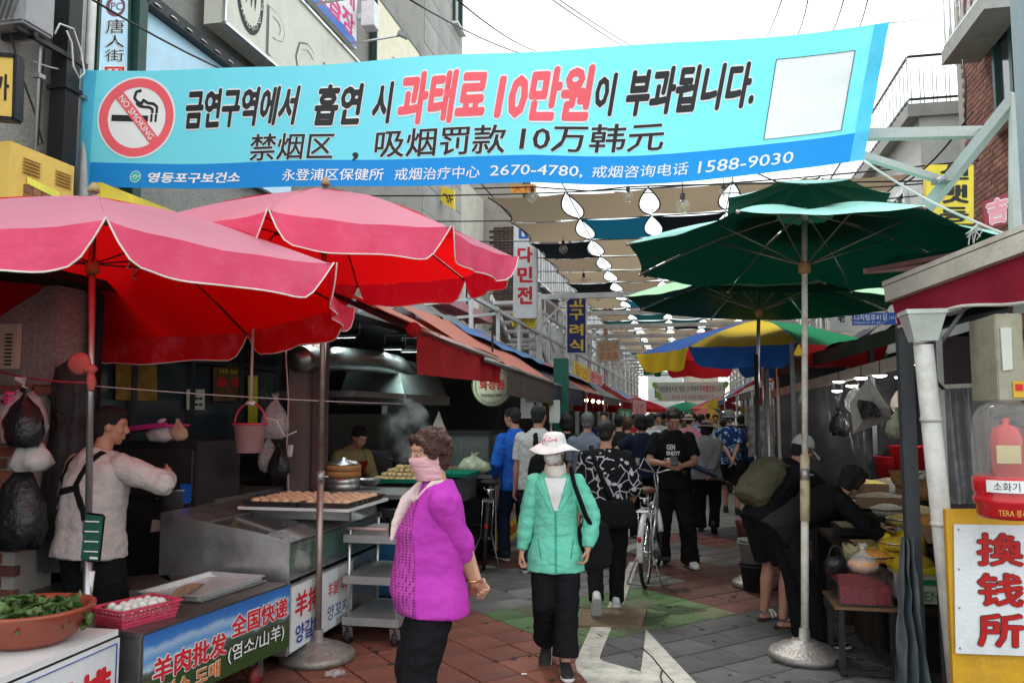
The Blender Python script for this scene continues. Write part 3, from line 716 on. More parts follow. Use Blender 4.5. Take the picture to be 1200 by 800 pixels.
mb=MB();mb.slab([S(.25,.53)[0]+V((.014,0,0)),S(.75,.60)[0]+V((.014,0,0)),S(.75,.49)[0]+V((.014,0,0)),S(.25,.43)[0]+V((.014,0,0))],.004);mb.build('tape',M('tape_yellow',(.8,.75,.1),rough=.4),o,world=True)
X_=-4.2
a=PX(-20,60,X_);b=PX(17,70,X_)
q=[V((X_-.35,a.y+.25,a.z)),V((X_,a.y+.25,a.z)),V((X_,a.y+.25,a.z-.62)),V((X_-.35,a.y+.25,a.z-.62))]
pp=[PY(-30,62,4.6),PY(19,66,4.6),PY(17,140,4.6),PY(-32,136,4.6)]
sign('projecting_sign','small yellow projecting sign with a dark letter at the left edge','sign',pp,.05,yb,BLACKP,[('가',(.5,.3,.86,.72),INKB,dict(bold=.03))])
pa=PY(6,16,5.0)
ac=thing('air_conditioner','grey air conditioner outdoor unit at the top left corner','air conditioner',pa)
mb=MB();mb.box(pa+V((-.25,.2,.12)),(.75,.32,.34));mb.build('casing',M('ac_grey',(.3,.3,.31),rough=.5),ac,world=True,bevel=.02)
for k in range(14):
 mb=MB();mb.box(pa+V((-.58+k*.05,.03,.12)),(.016,.03,.3),Matrix.Rotation(.3,3,'Y'));mb.build('fin',STEELD,ac,world=True)
mb=MB();mb.bar(pa+V((-.6,.2,-.08)),pa+V((.1,.2,-.08)),.04);mb.bar(pa+V((.05,.05,-.08)),pa+V((.05,.8,-.08)),.04);mb.build('bracket',BLACKP,ac,world=True)
for lab,px,r,m,z1 in(('thick black square drainpipe beside the pale blue sign',77,.075,BLACKP,8),('thin grey conduit left of the black drainpipe',46,.014,GALV,8),('pale grey round downpipe next to the pale blue sign',104,.04,WHITEP,8),('dark iron pipe between the drainpipe and the pale downpipe',92,.04,STEELD,8)):
 a=PX(px,80,XF+.14);o=thing('drainpipe',lab,'pipe',(a.x,a.y,2.6))
 mb=MB()
 if r>.07:mb.bar((a.x,a.y,2.6),(a.x,a.y,z1),2*r)
 else:mb.tube([(a.x,a.y,2.6),(a.x,a.y,z1)],r,10)
 mb.build('pipe',m,o,world=True)
 for z in(4.4,5.5):
  mb=MB();mb.box((a.x,a.y,z),(2*r+.04,2*r+.04,.035));mb.build('bracket',m,o,world=True)
for k,lab in enumerate(('loose white cord looped round the black drainpipe','black cable hanging down the granite wall','thin black cable drooping beside the yellow sign')):
 if k==0:pts=[PX(a,b,XF+.26)for a,b in((64,40),(70,28),(86,34),(95,60),(99,85),(93,92),(86,78),(84,50),(78,36))]
 elif k==1:pts=[PX(a,b,XF+.08)for a,b in((58,0),(52,60),(47,120),(44,170),(50,168),(40,130),(24,85),(12,40))]
 else:pts=[PX(a,b,XF+.1)for a,b in((9,178),(2,186),(0,200),(6,214),(4,224))]
 cable('loose_cable',lab,pts,.008,ROPE if k==0 else BLACKR)
SAILM={'tan':fabric('sail_tan',(.20,.145,.09),trans=(.36,.28,.19,.38),weave=60,fold=.6),'tan2':fabric('sail_brown',(.145,.105,.068),trans=(.30,.23,.16,.34),weave=60,fold=.6),'black':fabric('sail_black',(.012,.015,.018),trans=(.01,.012,.014,.2)),'blue':fabric('sail_blue',(.01,.10,.17),trans=(.008,.10,.17,.35)),'dgreen':fabric('sail_green',(.012,.05,.05),trans=(.01,.08,.08,.3)),'red':fabric('sail_red',(.3,.02,.04),trans=(.4,.03,.05,.35)),'grey':fabric('sail_grey',(.18,.165,.15),trans=(.28,.25,.23,.35))}
ZS=5.2;SY0=PY(640,225,10).y
r0=ray(640,227);SY0=r0 .y*((ZS-CAM_H)/r0 .z)
STEP=1.83;NCOL=5;WID=1.28;GAP=.02;XS0=-3.05
def sail_mesh(key,m):
 mb=MB()
 def fn(u,v):
  inset=.155*4*v*(1-v)+.015
  x=(-.5+u)*(WID-2*inset)
  y=v*(STEP-.14)
  z=-.05*4*v*(1-v)-.03*4*u*(1-u)
  return V((x,y,z))
 mb.grid(fn,8,10);return mb.mesh('sail_'+key,m)
SM={k:sail_mesh(k,m)for k,m in SAILM.items()}
hem=MB()
for s in(-1,1):
 hem.tube([V((s*(.5*WID-.155*4*v*(1-v)-.015),v*(STEP-.14),-.05*4*v*(1-v)))for v in[i/10 for i in range(11)]],.014,5)
hemm=hem.mesh('sail_hem',BLACKP)
cname={'tan':'tan','tan2':'brown','black':'black','blue':'deep blue','dgreen':'dark green','red':'red','grey':'grey'}
fixedc={(0,c):'tan' for c in range(5)};fixedc.update({(1,0):'tan',(1,1):'blue',(1,2):'black',(1,3):'black',(1,4):'tan2',(2,0):'black',(2,1):'tan',(2,2):'tan',(3,0):'tan2',(3,1):'tan',(3,2):'tan',(4,0):'tan',(4,1):'tan2',(4,2):'tan',(5,0):'black',(5,1):'tan2',(5,2):'tan',(6,0):'tan',(6,1):'tan',(7,0):'tan',(7,1):'blue',(7,2):'red',(8,0):'black',(8,1):'tan',(9,0):'tan2',(10,0):'dgreen',(10,1):'dgreen',(10,2):'dgreen'})
rows_w=['nearest row','second row','third row','fourth row','fifth row','sixth row']
cols_w=['at the left end','second from the left','in the middle','second from the right','at the right end']
NROW=26
for r in range(NROW):
 for c in range(NCOL):
  k=fixedc.get((r,c))or random.choice(['tan','tan2','tan','tan2','grey','tan','tan2','tan','black','tan2','dgreen']if r>6 else['tan','tan2'])
  x=XS0+WID*(c+.5);y=SY0+r*STEP
  lab=f'{cname[k]} shade cloth {cols_w[c]} of the {rows_w[r]} of sails' if r<6 else f'{cname[k]} shade cloth far down the street {cols_w[c]} of its row'
  o=thing('shade_sail',lab,'shade cloth',(x,y,ZS+random.uniform(-.02,.02)),group='shade cloths strung over the street')
  a=bpy.data.objects.new('cloth',SM[k]);COL.objects.link(a);a.parent=o
  if r<12:a=bpy.data.objects.new('hem',hemm);COL.objects.link(a);a.parent=o
for r in range(NROW+1):
 y=SY0+r*STEP-.05
 cable('support_wire','thin dark wire carrying the shade cloths across the street',catenary((XF-.0,y,ZS+.12),(4.2,y,ZS+.12),.14,8),.012,BLACKP,'wire','wires carrying the shade cloths')
for x,lab in((XS0+.05,'left'),(XS0+WID,'second'),(XS0+WID*3,'third')):
 cable('long_wire',f'{lab} black wire running lengthwise over the shade cloths',[(x,SY0-1,ZS+.04),(x,SY0+20,ZS+.0),(x,SY0+46,ZS+.04)],.009,BLACKP,'wire')
bulbm=M('bulb_glass',(.6,.57,.5),rough=.08,var=.05,bump=0,alpha=.16,glass=True)
def bulb_proto(loc,lab,drop=.35):
 o=thing('globe_bulb',lab,'light bulb',loc,group='clear globe bulbs hung under the shade cloths')
 mb=MB();mb.ball((0,0,0),.085,16,10);mb.build('glass_globe',bulbm,o)
 mb=MB();mb.lathe([(.0,.16),(.03,.16),(.032,.08),(.045,.065),(0,.06)],n=12);mb.build('socket',BLACKR,o)
 mb=MB();mb.tube([(0,0,.15),(.01,.01,drop)],.006,5);mb.build('cord',BLACKR,o)
 mb=MB();mb.ball((0,0,.01),(.014,.014,.04),6,5);mb.build('filament',M('filament',(.6,.4,.15),rough=.4),o)
 return o
bspots=[(624,231,12.1,'nearest one, by the left shade cloths'),(736,231,12.1,'nearest one, in the middle'),(800,242,9.8,'lowest near one, left of the green parasol'),(848,228,12.2,'nearest one, behind the green parasol tip'),(660,292,15.4,'third one back on the left'),(756,328,18.5,'small one at the green parasol edge'),(684,328,19.0,'fourth one back on the left'),(701,350,23,'fifth one back on the left'),(718,368,26,'sixth one back on the left')]
bp0=None
for px,py,Y,lb in bspots:
 p=PY(px,py,Y);lab='clear globe bulb on a black cord, '+lb
 if bp0 is None:bp0=bulb_proto(p,lab,.6)
 else:dup(bp0,p,label=lab)
for k in range(16):
 dup(bp0,(XS0+WID*(1 if k%2 else 2)+random.uniform(-.1,.1),29+k*1.5,ZS-.65),label='tiny clear globe bulb far down the street')
cable('bulb_wire','drooping black cable that carries the nearest globe bulbs',[PY(a,b,Y)for a,b,Y in((556,221,12.4),(624,219,12.2),(690,224,12.2),(736,219,12.2),(800,217,12),(848,216,12.2),(960,214,12.2),(1100,212,12.4))],.012,BLACKP)
for i,(a,b,Ya,Yb,lab)in enumerate([((472,-5),(622,66),8,14,'black cable sloping down behind the banner, lower one at top centre'),((530,-5),(628,60),8,14,'black cable sloping down behind the banner, upper one at top centre'),((640,-5),(800,90),8,16,'grey twin cable above the banner, left strand'),((648,-5),(806,86),8,16,'grey twin cable above the banner, right strand'),((918,-5),(890,55),9,14,'faint wire above the banner left of three black ones'),((948,-5),(932,45),9,13,'short black wire above the blank white square, left one'),((990,-5),(970,45),9,13,'short black wire above the blank white square, middle one'),((1018,-5),(1000,45),9,13,'short black wire above the blank white square, right one'),((100,-5),(335,110),5.4,9.5,'black cable crossing in front of the pale blue signs'),((720,225),(1100,214),15,12,'thin black line behind the green parasol top'),((860,190),(990,235),10,14,'dark wire falling behind the green parasol'),((1060,215),(1140,130),10,9,'dark wire rising toward the steel bracket')]):
 cable('overhead_cable',lab,catenary(PY(*a,Ya),PY(*b,Yb),.08,8),.011 if i<2 or i>7 else.008,BLACKP if i not in(2,3,4)else GALV)
cable('overhead_cable','bundle of thin wires hanging from the balcony',[PY(1128,70,11),PY(1132,100,11),PY(1131,155,11)],.012,BLACKP)
def post(x,y,z1,r=.05,par=None):
 mb=MB();mb.bar((x,y,.0),(x,y,z1),2*r);return mb.build('post',WHITEP,par,world=True)
for i in range(13):
 y=18.5+i*3.4
 o=thing('arcade_frame',('nearest' if i==0 else 'second' if i==1 else 'one of the far')+' white steel portal frame'+('s' if i>1 else '')+' spanning the street','frame',(0,y,0),group='white steel portal frames over the street')
 post(-3.25,y,4.4,.06,o);post(3.3,y,4.4,.06,o)
 mb=MB();mb.bar((-3.25,y,4.4),(3.3,y,4.4),.1,.12);mb.build('cross_beam',WHITEP,o,world=True)
 for s in(-1,1):
  mb=MB();mb.bar((s*3.25,y,3.7),(s*2.5,y,4.4),.05);mb.build('brace',WHITEP,o,world=True)
 mb=MB();mb.bar((-3.25,y,3.3),(-4.1,y,3.3),.06);mb.build('wall_tie',WHITEP,o,world=True)
for s,x in((-1,-3.25),(1,3.3)):
 o=thing('long_rail',f'white steel rails joining the portal frames along the {"left" if s < 0 else "right"} side','rail',(x,40,4.4))
 for z in(3.55,4.1,4.48):
  mb=MB();mb.bar((x-.0,12.2 if s<0 and z<4 else 18.5,z),(x,60,z),.06);mb.build('rail',WHITEP,o,world=True)
 if s<0:
  for y in(12.3,14.2,16.1):mb=MB();mb.bar((x,y,2.4),(x,y,3.6),.06);mb.build('upright',WHITEP,o,world=True)
  for y in(12.3,14.2):mb=MB();mb.bar((x,y,3.5),(XF+.05,y-.1,3.35),.05);mb.build('wall_tie',WHITEP,o,world=True)
 for k in range(22):
  y=19.3+k*1.7;mb=MB();mb.bar((x,y,3.55),(x,y,4.48),.035);mb.build('baluster',WHITEP,o,world=True)
st=thing('outdoor_stair','white steel outdoor stair descending in front of the dark brick building','stair',(-3.8,19.5,0))
for k in range(9):
 mb=MB();mb.box((-3.75,17.6+k*.42,4.15-k*.17),(.7,.32,.07));mb.build('tread',WHITEP,st,world=True)
mb=MB();mb.bar((-3.38,17.3,4.25),(-3.38,21.5,2.55),.05,.16);mb.bar((-4.12,17.3,4.25),(-4.12,21.5,2.55),.05,.16);mb.build('stringer',WHITEP,st,world=True)
mb=MB();mb.bar((-3.38,17.3,5.05),(-3.38,21.5,3.35),.04)
for k in range(6):mb.bar((-3.38,17.5+k*.75,4.15-k*.3),(-3.38,17.5+k*.75,4.97-k*.3),.025)
mb.build('handrail',WHITEP,st,world=True)
def pysign(name,label,corners,Y,t,face,edge,texts,cat='sign'):
 return sign(name,label,cat,[PY(a,b,Y)for a,b in corners],t,face,edge,texts)
pysign('vertical_sign','tall white shop sign with red Korean letters and blue top',[(603,262),(628,262),(628,372),(602,372)],16.5,.15,wsf,WHITEP,[('미',(.2,.04,.85,.2),blu,dict(bold=.04)),('다',(.15,.25,.85,.42),INKR,dict(bold=.04)),('민',(.15,.46,.85,.63),INKR,dict(bold=.04)),('전',(.15,.67,.85,.86),INKR,dict(bold=.04))])
pysign('shop_sign','small yellow sign with dark lettering under the tall white sign',[(600,366),(628,368),(628,384),(600,382)],16.7,.1,ysf,None,[('전문점',(.08,.1,.92,.48),INKB,{}),('53-2777',(.08,.55,.92,.92),INKB,{})])
pysign('vertical_sign','dark blue vertical sign with yellow letters beyond the stair',[(664,345),(687,345),(687,414),(664,414)],20.5,.15,M('sign_navy',(.02,.02,.16),rough=.4),WHITEP,[('고',(.15,.03,.85,.21),INKY,dict(bold=.03)),('구',(.15,.25,.85,.43),INKY,dict(bold=.03)),('려',(.15,.5,.85,.7),INKY,dict(bold=.03)),('식',(.15,.76,.85,.96),INKY,dict(bold=.03))])
pysign('vertical_sign','small navy sign with yellow print above the shade cloth wires',[(668,296),(684,296),(684,309),(668,309)],21,.1,M('sign_navy'),None,[('식당',(.1,.2,.9,.8),INKY,{})])
pysign('shop_sign','orange lit sign high above the left shade cloths',[(598,217),(628,216),(628,226),(598,227)],18,.1,M('sign_orange',(.75,.35,.05),rough=.4),None,[('大林',(.1,.1,.9,.9),INKR,{})])
pysign('vertical_sign','white sign with orange lettering among the far arcade frames',[(700,400),(726,398),(726,422),(700,424)],26,.1,M('sign_peach',(.72,.55,.4),rough=.4),WHITEP,[('양꼬치',(.1,.1,.9,.5),M('ink_orange',(.7,.2,.05),rough=.5),{}),('羊肉串',(.1,.55,.9,.95),M('ink_orange'),{})])
pysign('shop_sign','yellow cloth sign in the left row just above the awnings',[(672,422),(690,432),(690,448),(672,438)],17.5,.05,ysf,None,[('할인',(.1,.1,.9,.9),INKR,{})])
pysign('shop_sign','pink and white cloth sign next to the yellow one above the awnings',[(691,432),(706,440),(706,452),(691,448)],18.2,.05,M('sign_pink',(.75,.4,.42),rough=.5),None,[('환영',(.1,.1,.9,.9),INKR,{})])
q3=[(880,217),(957,245)]
o,S=pysign('shop_sign','yellow sign numbered 3F at the corner of the tower',[(494,215),(532,222),(532,246),(522,240)],17.0,.1,ysf,None,[('3F',(.55,.3,.95,.75),INKB,dict(bold=.02)),('627',(.15,.05,.5,.35),INKR,{})])
pysign('projecting_sign','yellow projecting sign with brushed black letters by the brick building',[(1086,193),(1141,193),(1141,262),(1086,262)],10.6,.15,ysf,None,[('선',(.28,-.02,.9,.26),INKB,dict(bold=.04)),('뱃',(.28,.34,.9,.66),INKB,dict(bold=.04)),('동',(.28,.72,.9,.98),INKB,dict(bold=.04))])
pysign('shop_sign','pink red character sign on the brick wall',[(1152,236),(1184,226),(1184,262),(1155,268)],9.6,.06,M('sign_dark_red',(.3,.03,.05),rough=.4),None,[('吉',(.1,.05,.9,.9),M('ink_palepink',(.75,.3,.35),rough=.5),dict(bold=.05,outline=INKW))])
o,S=pysign('street_name_sign','blue street name sign with an arrow end and white lettering',[(999,367),(1053,366),(1053,380),(999,381)],15.0,.03,M('sign_street_blue',(.01,.09,.45),rough=.35),None,[('디지털로41길',(.04,.1,.75,.62),INKW,dict(bold=.01)),('Digital-ro 41-gil',(.04,.7,.6,.92),INKW,{}),('124→',(.8,.3,.97,.55),INKW,{})])
mb=MB();mb.slab([S(1,1)[0],S(1.07,.5)[0],S(1,0)[0],S(.99,0)[0]],.03);mb.build('arrow_end',M('sign_street_blue'),o,world=True)
a=S(.5,1)[0];mb=MB();mb.tube([(a.x+1.15,a.y+.1,0),(a.x+1.15,a.y+.1,a.z+.4)],.04,10);mb.bar((a.x-.4,a.y+.04,a.z+.1),(a.x+1.15,a.y+.1,a.z+.1),.03);mb.build('pole',GALV,o,world=True)
pysign('shop_sign','white shop sign with a black character beside the blue street sign',[(974,362),(998,362),(998,388),(974,388)],17,.1,wsf,None,[('老',(.3,.2,.7,.6),INKB,dict(bold=.03))])
pysign('shop_sign','red and white striped sign at the end of the red awning',[(1048,350),(1075,345),(1078,378),(1052,384)],12,.06,wsf,None,[('할인',(.1,.1,.9,.5),INKR,dict(bold=.08)),('마트',(.1,.6,.9,.95),M('ink_teal',(.02,.35,.35),rough=.5),{})])
q=[PY(766,448,44),PY(852,447,44),PY(848,469,44),PY(772,470,44)]
sign('welcome_banner','white and green welcome banner hung across the far end of the street','banner',q,.02,INKW,None,[('대림중앙시장 방문 고객에게',(.05,.2,.62,.52),INKB,dict(bold=.01)),('주차할인권',(.63,.18,.84,.54),INKR,dict(bold=.03)),('을 드립니다',(.85,.2,.98,.52),INKB,{}),('즐거운 쇼핑 되세요 대림중앙시장',(.22,.68,.85,.92),INKR,{}),('●',(-.03,-.02,.05,.35),M('ink_lime',(.3,.6,.15),rough=.5),{}),('●',(.95,-.02,1.03,.35),M('ink_lime'),{}),('●',(-.02,.5,.06,.95),M('ink_lime'),{})])
def frame_axes(tx,ty):
 w=V((tx,ty,1)).normalized();u=V((1,0,-w.x/w.z)).normalized();return u,w.cross(u),w
def parasol(name,label,base,R,th,zr,tx,ty,rise,mats,polem,ribm,n=8,val=.2,sag=.03,vent=None,pole_r=.024,valm=None,trimm=None,cat='parasol',scal=.45,runner_drop=.42,polemat2=None,baseobj=True,vfun=None):
 u,v,w=frame_axes(tx,ty);B=V((base[0],base[1],0))
 o=thing(name,label,cat,B)
 C=B+V((tx,ty,1))*zr;A=C+w*rise
 def cor(i,r=R,h=0.):a=th+i*2*pi/n;return C+(u*cos(a)+v*sin(a))*r+w*h
 for i in range(n):
  c0,c1=cor(i),cor(i+1)
  def fn(s,t):
   e=c0 .lerp(c1,s);p=A.lerp(e,t)
   p=p-w*(sag*4*s*(1-s)*t*(1.2-t)*2.2)+w*.05*sin(pi*t)
   inn=(C-e).normalized();p+=inn*(4*s*(1-s)*t*t*.035*R)
   p+=w*.004*sin(17*s+9*t+i)
   return p
  mb=MB();k=.0 if not vent else.16
  mb.grid(lambda s,t:fn(s,k+(1-k)*(1-t)),12,9)
  cp=mb.build('canopy_panel',mats[i%len(mats)],o,world=True)
  if val:
   out=lambda s:((fn(s,1)-C)-w*(fn(s,1)-C).dot(w)).normalized()
   def dep(s):
    e=min(s,1-s);return val*min(1,(e/.10))**.8*(1-.06*sin(s*14+i))if e<.10 else val*(1-.06*sin(s*14+i))
   def vf(s,t):
    p=fn(s,1);d=dep(s)*(.10+.90*t)if t else 0
    return p-w*d+out(s)*(.03*t+.022*sin(s*19+i*2)*t)-(V((0,0,.0)))
   mb=MB();mb.grid(lambda s,t:vf(s,1-t),24,4);mb.build('valance',(valm or mats)[i%len(valm or mats)],cp,world=True)
   if trimm:
    mb=MB();mb.tube([vf(s/24,1)for s in range(25)],.0042,5);mb.build('edge_trim',trimm,cp,world=True)
 if vent:
  for i in range(n):
   c0,c1=cor(i,R*.44,rise*.58+.15),cor(i+1,R*.44,rise*.58+.15);At=A+w*.19
   mb=MB();mb.grid(lambda s,t:(c0 .lerp(c1,s)).lerp(At,t)-w*.02*4*s*(1-s)*(1-t)+w*.05,8,5);mb.build('vent_panel',vent,o,world=True)
 H0=C+w*(rise-runner_drop)
 for i in range(n):
  c=cor(i);a=A.lerp(c,.99)
  pts=[A.lerp(c,t)+w*(.05*sin(pi*t)-.012)for t in(0.02,.25,.5,.75,1.)]
  mb=MB();mb.tube(pts,.0065,6);mb.ball(c-w*.008,.014,8,6);mb.build('rib',ribm,o,world=True)
  mid=A.lerp(c,.52)+w*(.05-.014)
  mb=MB();mb.tube([H0,mid],.0055,6);mb.ball(mid,.012,6,5);mb.build('strut',ribm,o,world=True)
 mb=MB();mb.tube([B+V((0,0,.1)),B+V((tx,ty,1))*(zr*.45)],pole_r,14);mb.build('lower_pole',polemat2 or polem,o,world=True)
 mb=MB();mb.tube([B+V((tx,ty,1))*(zr*.45-.05),A+w*.02],pole_r*.82,14);mb.build('upper_pole',polem,o,world=True)
 mb=MB();p=B+V((tx,ty,1))*(zr*.45);mb.tube([p-w*.05,p+w*.03],pole_r*1.25,12);mb.tube([p-w*.01,p-w*.01+u*.06],.008,6);mb.build('clamp',GALV,o,world=True)
 mb=MB();mb.tube([H0-w*.06,H0-w*.05,H0+w*.02,H0+w*.03],[pole_r*1.1,pole_r*1.7,pole_r*1.7,pole_r],14);mb.build('runner',M('runner_brown',(.35,.2,.08),rough=.5),o,world=True)
 top=A+w*(.21 if vent else.03)
 mb=MB();mb.tube([top,top+w*.03,top+w*.06],[.035,.03,.008],12);mb.build('finial',M('finial_wood',(.35,.25,.12),rough=.5),o,world=True)
 if baseobj:
  mb=MB();k=baseobj
  mb.lathe([(0,.0),(.245*k,.0),(.25*k,.03),(.235*k,.055),(.19*k,.06),(.175*k,.085),(.10*k,.10),(.085*k,.12),(.04,.125),(.035,.2),(0,.2)],B+V((0,0,.016)),40)
  mb.build('base',M('parasol_base',(.3,.29,.27),rough=.5,metal=.6,dirt=(.18,.09,.05),dirt_s=6,dirt_a=.6,bump=.4),o,world=True)
 return o
PINK=fabric('parasol_pink',(.95,.40,.52),back=(.80,.008,.010),trans=(1.,.006,.008,.5),vs=3,var=.05,weave=150,rough=.6)
PINKV=fabric('parasol_pink_valance',(.78,.10,.20),back=(.62,.01,.012),trans=(.9,.01,.03,.32),vs=4,var=.1,dirt=(.7,.2,.3),dirt_s=4,rough=.6,bump=.3,bs=9,fold=.7)
TRIM=fabric('trim_white',(.72,.70,.64))
RIBD=metal('rib_dark',(.12,.09,.08),rough=.5)
RIBL=metal('rib_light',(.42,.40,.35),rough=.45)
POLEG=metal('pole_grey',(.40,.40,.41),rough=.35,dirt=(.2,.12,.08))
POLER=metal('pole_rusty',(.36,.30,.27),rough=.5,dirt=(.2,.10,.06),dirt_s=8,dirt_a=.7)
pinkA=parasol('parasol','faded pink parasol with red underside nearest on the left',(-3.24,4.03),1.56,5.43,2.40,-.075,.05,.62,[PINK],POLEG,RIBD,val=.19,valm=[PINKV],trimm=TRIM,baseobj=1)
pinkB=parasol('parasol','faded pink parasol behind the left one over the bun counter',(-2.52,5.40),1.36,4.93,2.84,-.002,-.004,.50,[PINK],POLER,RIBD,val=.19,valm=[PINKV],trimm=TRIM,baseobj=1.05)
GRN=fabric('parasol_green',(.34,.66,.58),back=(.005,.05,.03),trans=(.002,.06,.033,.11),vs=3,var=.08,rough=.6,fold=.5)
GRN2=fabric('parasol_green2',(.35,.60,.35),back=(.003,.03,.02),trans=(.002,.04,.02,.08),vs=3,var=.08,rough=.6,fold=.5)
POLEW=paint('pole_white',(.62,.60,.52),dirt=(.35,.2,.1),dirt_s=9,dirt_a=.6)
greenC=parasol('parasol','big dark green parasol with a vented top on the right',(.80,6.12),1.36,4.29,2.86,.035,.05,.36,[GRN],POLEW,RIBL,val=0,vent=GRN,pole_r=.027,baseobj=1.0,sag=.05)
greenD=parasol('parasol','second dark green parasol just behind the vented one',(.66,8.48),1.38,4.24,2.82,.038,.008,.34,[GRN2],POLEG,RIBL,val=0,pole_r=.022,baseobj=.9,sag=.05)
for tp,m in((.8,M('tape_cream',(.62,.5,.3),rough=.6)),):
 mb=MB();b=V((.80,6.12,0));d=V((.035,.05,1));mb.tube([b+d*.95,b+d*1.1,b+d*1.42],[.033,.034,.032],14)
 mb.build('tape_wrap',M('tape_peeling',(.5,.42,.28),rough=.8,dirt=(.2,.12,.06),dirt_s=12,dirt_a=.9),greenC,world=True)
def fcol(k,c):return fabric('parasol_'+k,c,back=tuple(x*.85 for x in c),trans=(*[min(1,x*1.15)for x in c],.35),var=.08,rough=.6,fold=.5)
CB,CY,CR_,CG=fcol('blue',(.02,.10,.38)),fcol('yellow',(.72,.50,.03)),fcol('red',(.75,.03,.04)),fcol('emerald',(.01,.22,.09))
CRP=fcol('coral',(.80,.16,.22))
multi=parasol('parasol','multicoloured red yellow blue and green parasol under the green ones',(.98,10.6),1.52,4.08,2.46,.0,.0,.42,[CY,CG,CRP,CB,CY,CR_,CR_,CB],POLEG,RIBD,val=.24,valm=[CB,CR_,CG,CY,CB,CR_,CG,CY],pole_r=.02,baseobj=.9)
multi2=parasol('parasol','red yellow and blue beach parasol far along on the right',(1.0,33),.95,4.5,1.5,0,0,.42,[CY,CB,CRP,CY,CB,CR_,CY,CRP],POLEG,RIBD,val=.15,pole_r=.02,baseobj=.8)
multi3=parasol('parasol','small red parasol far down the street on the left side',(-1.7,30),1.2,.3,1.85,0,0,.4,[CR_,CRP],POLEG,RIBD,val=.12,pole_r=.02,baseobj=.8)
parasol('parasol','mint green parasol far down the middle of the street',(.15,42),1.3,.3,1.85,0,0,.4,[fcol('mint',(.05,.5,.3))],POLEG,RIBD,val=.12,pole_r=.02,baseobj=.8)
parasol('parasol','pink and yellow parasol at the far end of the right row',(1.5,38),1.2,.1,1.9,0,0,.45,[CRP,CY],POLEG,RIBD,val=.12,pole_r=.02,baseobj=.8)
b=V((-3.24,4.03,0));d=V((-.075,.05,1))
p=b+d*1.98
mb=MB();mb.ball(p+V((-.05,-.03,.02)),(.075,.04,.065),12,8);mb.ball(p+V((.02,-.03,-.01)),(.04,.035,.03),10,6);mb.tube([p+V((.02,-.03,-.02)),p+V((.035,-.03,-.09)),p+V((.03,-.035,-.14))],[.018,.026,.016],8)
mb.v=[v+V((1,1,1))*.008*noise.noise(v*40)for v in mb.v]
alone(mb,'tied_cloth',fabric('cloth_salmon',(.6,.16,.14),trans=(.7,.2,.15,.2)),'salmon cloth knotted round the left parasol pole','cloth')
p=b+d*1.02
o=thing('green_tag','dark green plastic panel strapped to the left parasol pole','panel',p)
mb=MB();mb.box(p+V((.055,-.03,.0)),(.13,.02,.27),Matrix.Rotation(.08,3,'Y'));mb.build('panel',M('tag_green',(.02,.09,.06),rough=.4),o,world=True,bevel=.012)
mb=MB()
for k in range(4):mb.box(p+V((.055,-.042,.09-k*.055)),(.09,.003,.006))
mb.box(p+V((.075,-.042,-.11)),(.05,.003,.012));mb.build('printed_line',INKW,o,world=True)
mb=MB();mb.tube([p+V((0,0,-.19)),p+V((0,0,-.14))],.034,12);mb.build('strap',BLACKR,o,world=True)
mb=MB();mb.tube([p+V((.04,-.01,-.19)),p+V((.025,-.01,-.42))],[.018,.012],8);mb.build('handle',WHITEPL,o,world=True)
SAL=fabric('awning_salmon',(.56,.20,.15),fold=.8,back=(.35,.04,.03),trans=(.6,.08,.05,.12),dirt=(.4,.2,.16),dirt_s=2.5,dirt_a=.5,rough=.65)
REDV=fabric('awning_red',(.36,.02,.025),fold=1.,back=(.3,.02,.02),trans=(.5,.01,.015,.25),dirt=(.16,.03,.03),dirt_s=5,dirt_a=.7,bump=.5,bs=12)
TARP=M('tarp_grey',(.11,.11,.11),rough=.42,var=.2,vs=4,bump=.9,bs=5,dirt=(.25,.24,.23),dirt_s=3,dirt_a=.5)
TARPB=M('tarp_blue',(.03,.16,.42),rough=.42,var=.2,vs=4,bump=.8,bs=6)
TARPD=M('tarp_dark',(.03,.04,.06),rough=.5,var=.2,vs=4,bump=.8,bs=6)
BRV=fabric('valance_brown',(.09,.07,.06),bump=.5,bs=14)
def cloth_quad(mbo,a,b,c,d,nu,nv,wr=.012,sag=.03,seed=0.):
 a,b,c,d=map(V,(a,b,c,d));n=(b-a).cross(d-a).normalized()
 def fn(s,t):
  p=a.lerp(b,s).lerp(d.lerp(c,s),t)
  return p+n*(wr*noise.noise(p*3.1+V((seed,0,0)))*2+wr*.6*noise.noise(p*9))-V((0,0,1))*sag*4*s*(1-s)*4*t*(1-t)*.5
 mbo.grid(fn,nu,nv)
AX=-1.95
f0=PX(489,387,AX);f1=PX(586,423,AX)
def rise_(p,dx,dz):return p+V((-dx,0,dz))
a1=thing('awning','nearest salmon awning with a red valance over the food stall','awning',(AX-1,f0 .y,2.2))
nb=V((AX-.02,5.9,f0 .z+.12))
hA,hB=PX(407,330,-2.85),PX(641,432,-2.85);zA=(hA.z+hB.z)/2;yT=g_y0=6.3
mb=MB();cloth_quad(mb,V((AX,6.3,f0 .z+.02)),f1+V((0,0,.02)),V((-2.85,f1 .y,zA)),V((-2.85,6.3,zA)),20,10);mb.build('cloth',SAL,a1,world=True)
mb=MB();mb.tube([V((AX,6.3,f0 .z)),f0,f1],.028,10);mb.build('front_bar',metal('bar_pinkish',(.5,.42,.4),rough=.4),a1,world=True)
mb=MB();mb.ball(f0+V((-.02,-.03,.0)),.06,12,8);mb.build('bar_end_cap',REDV,a1,world=True)
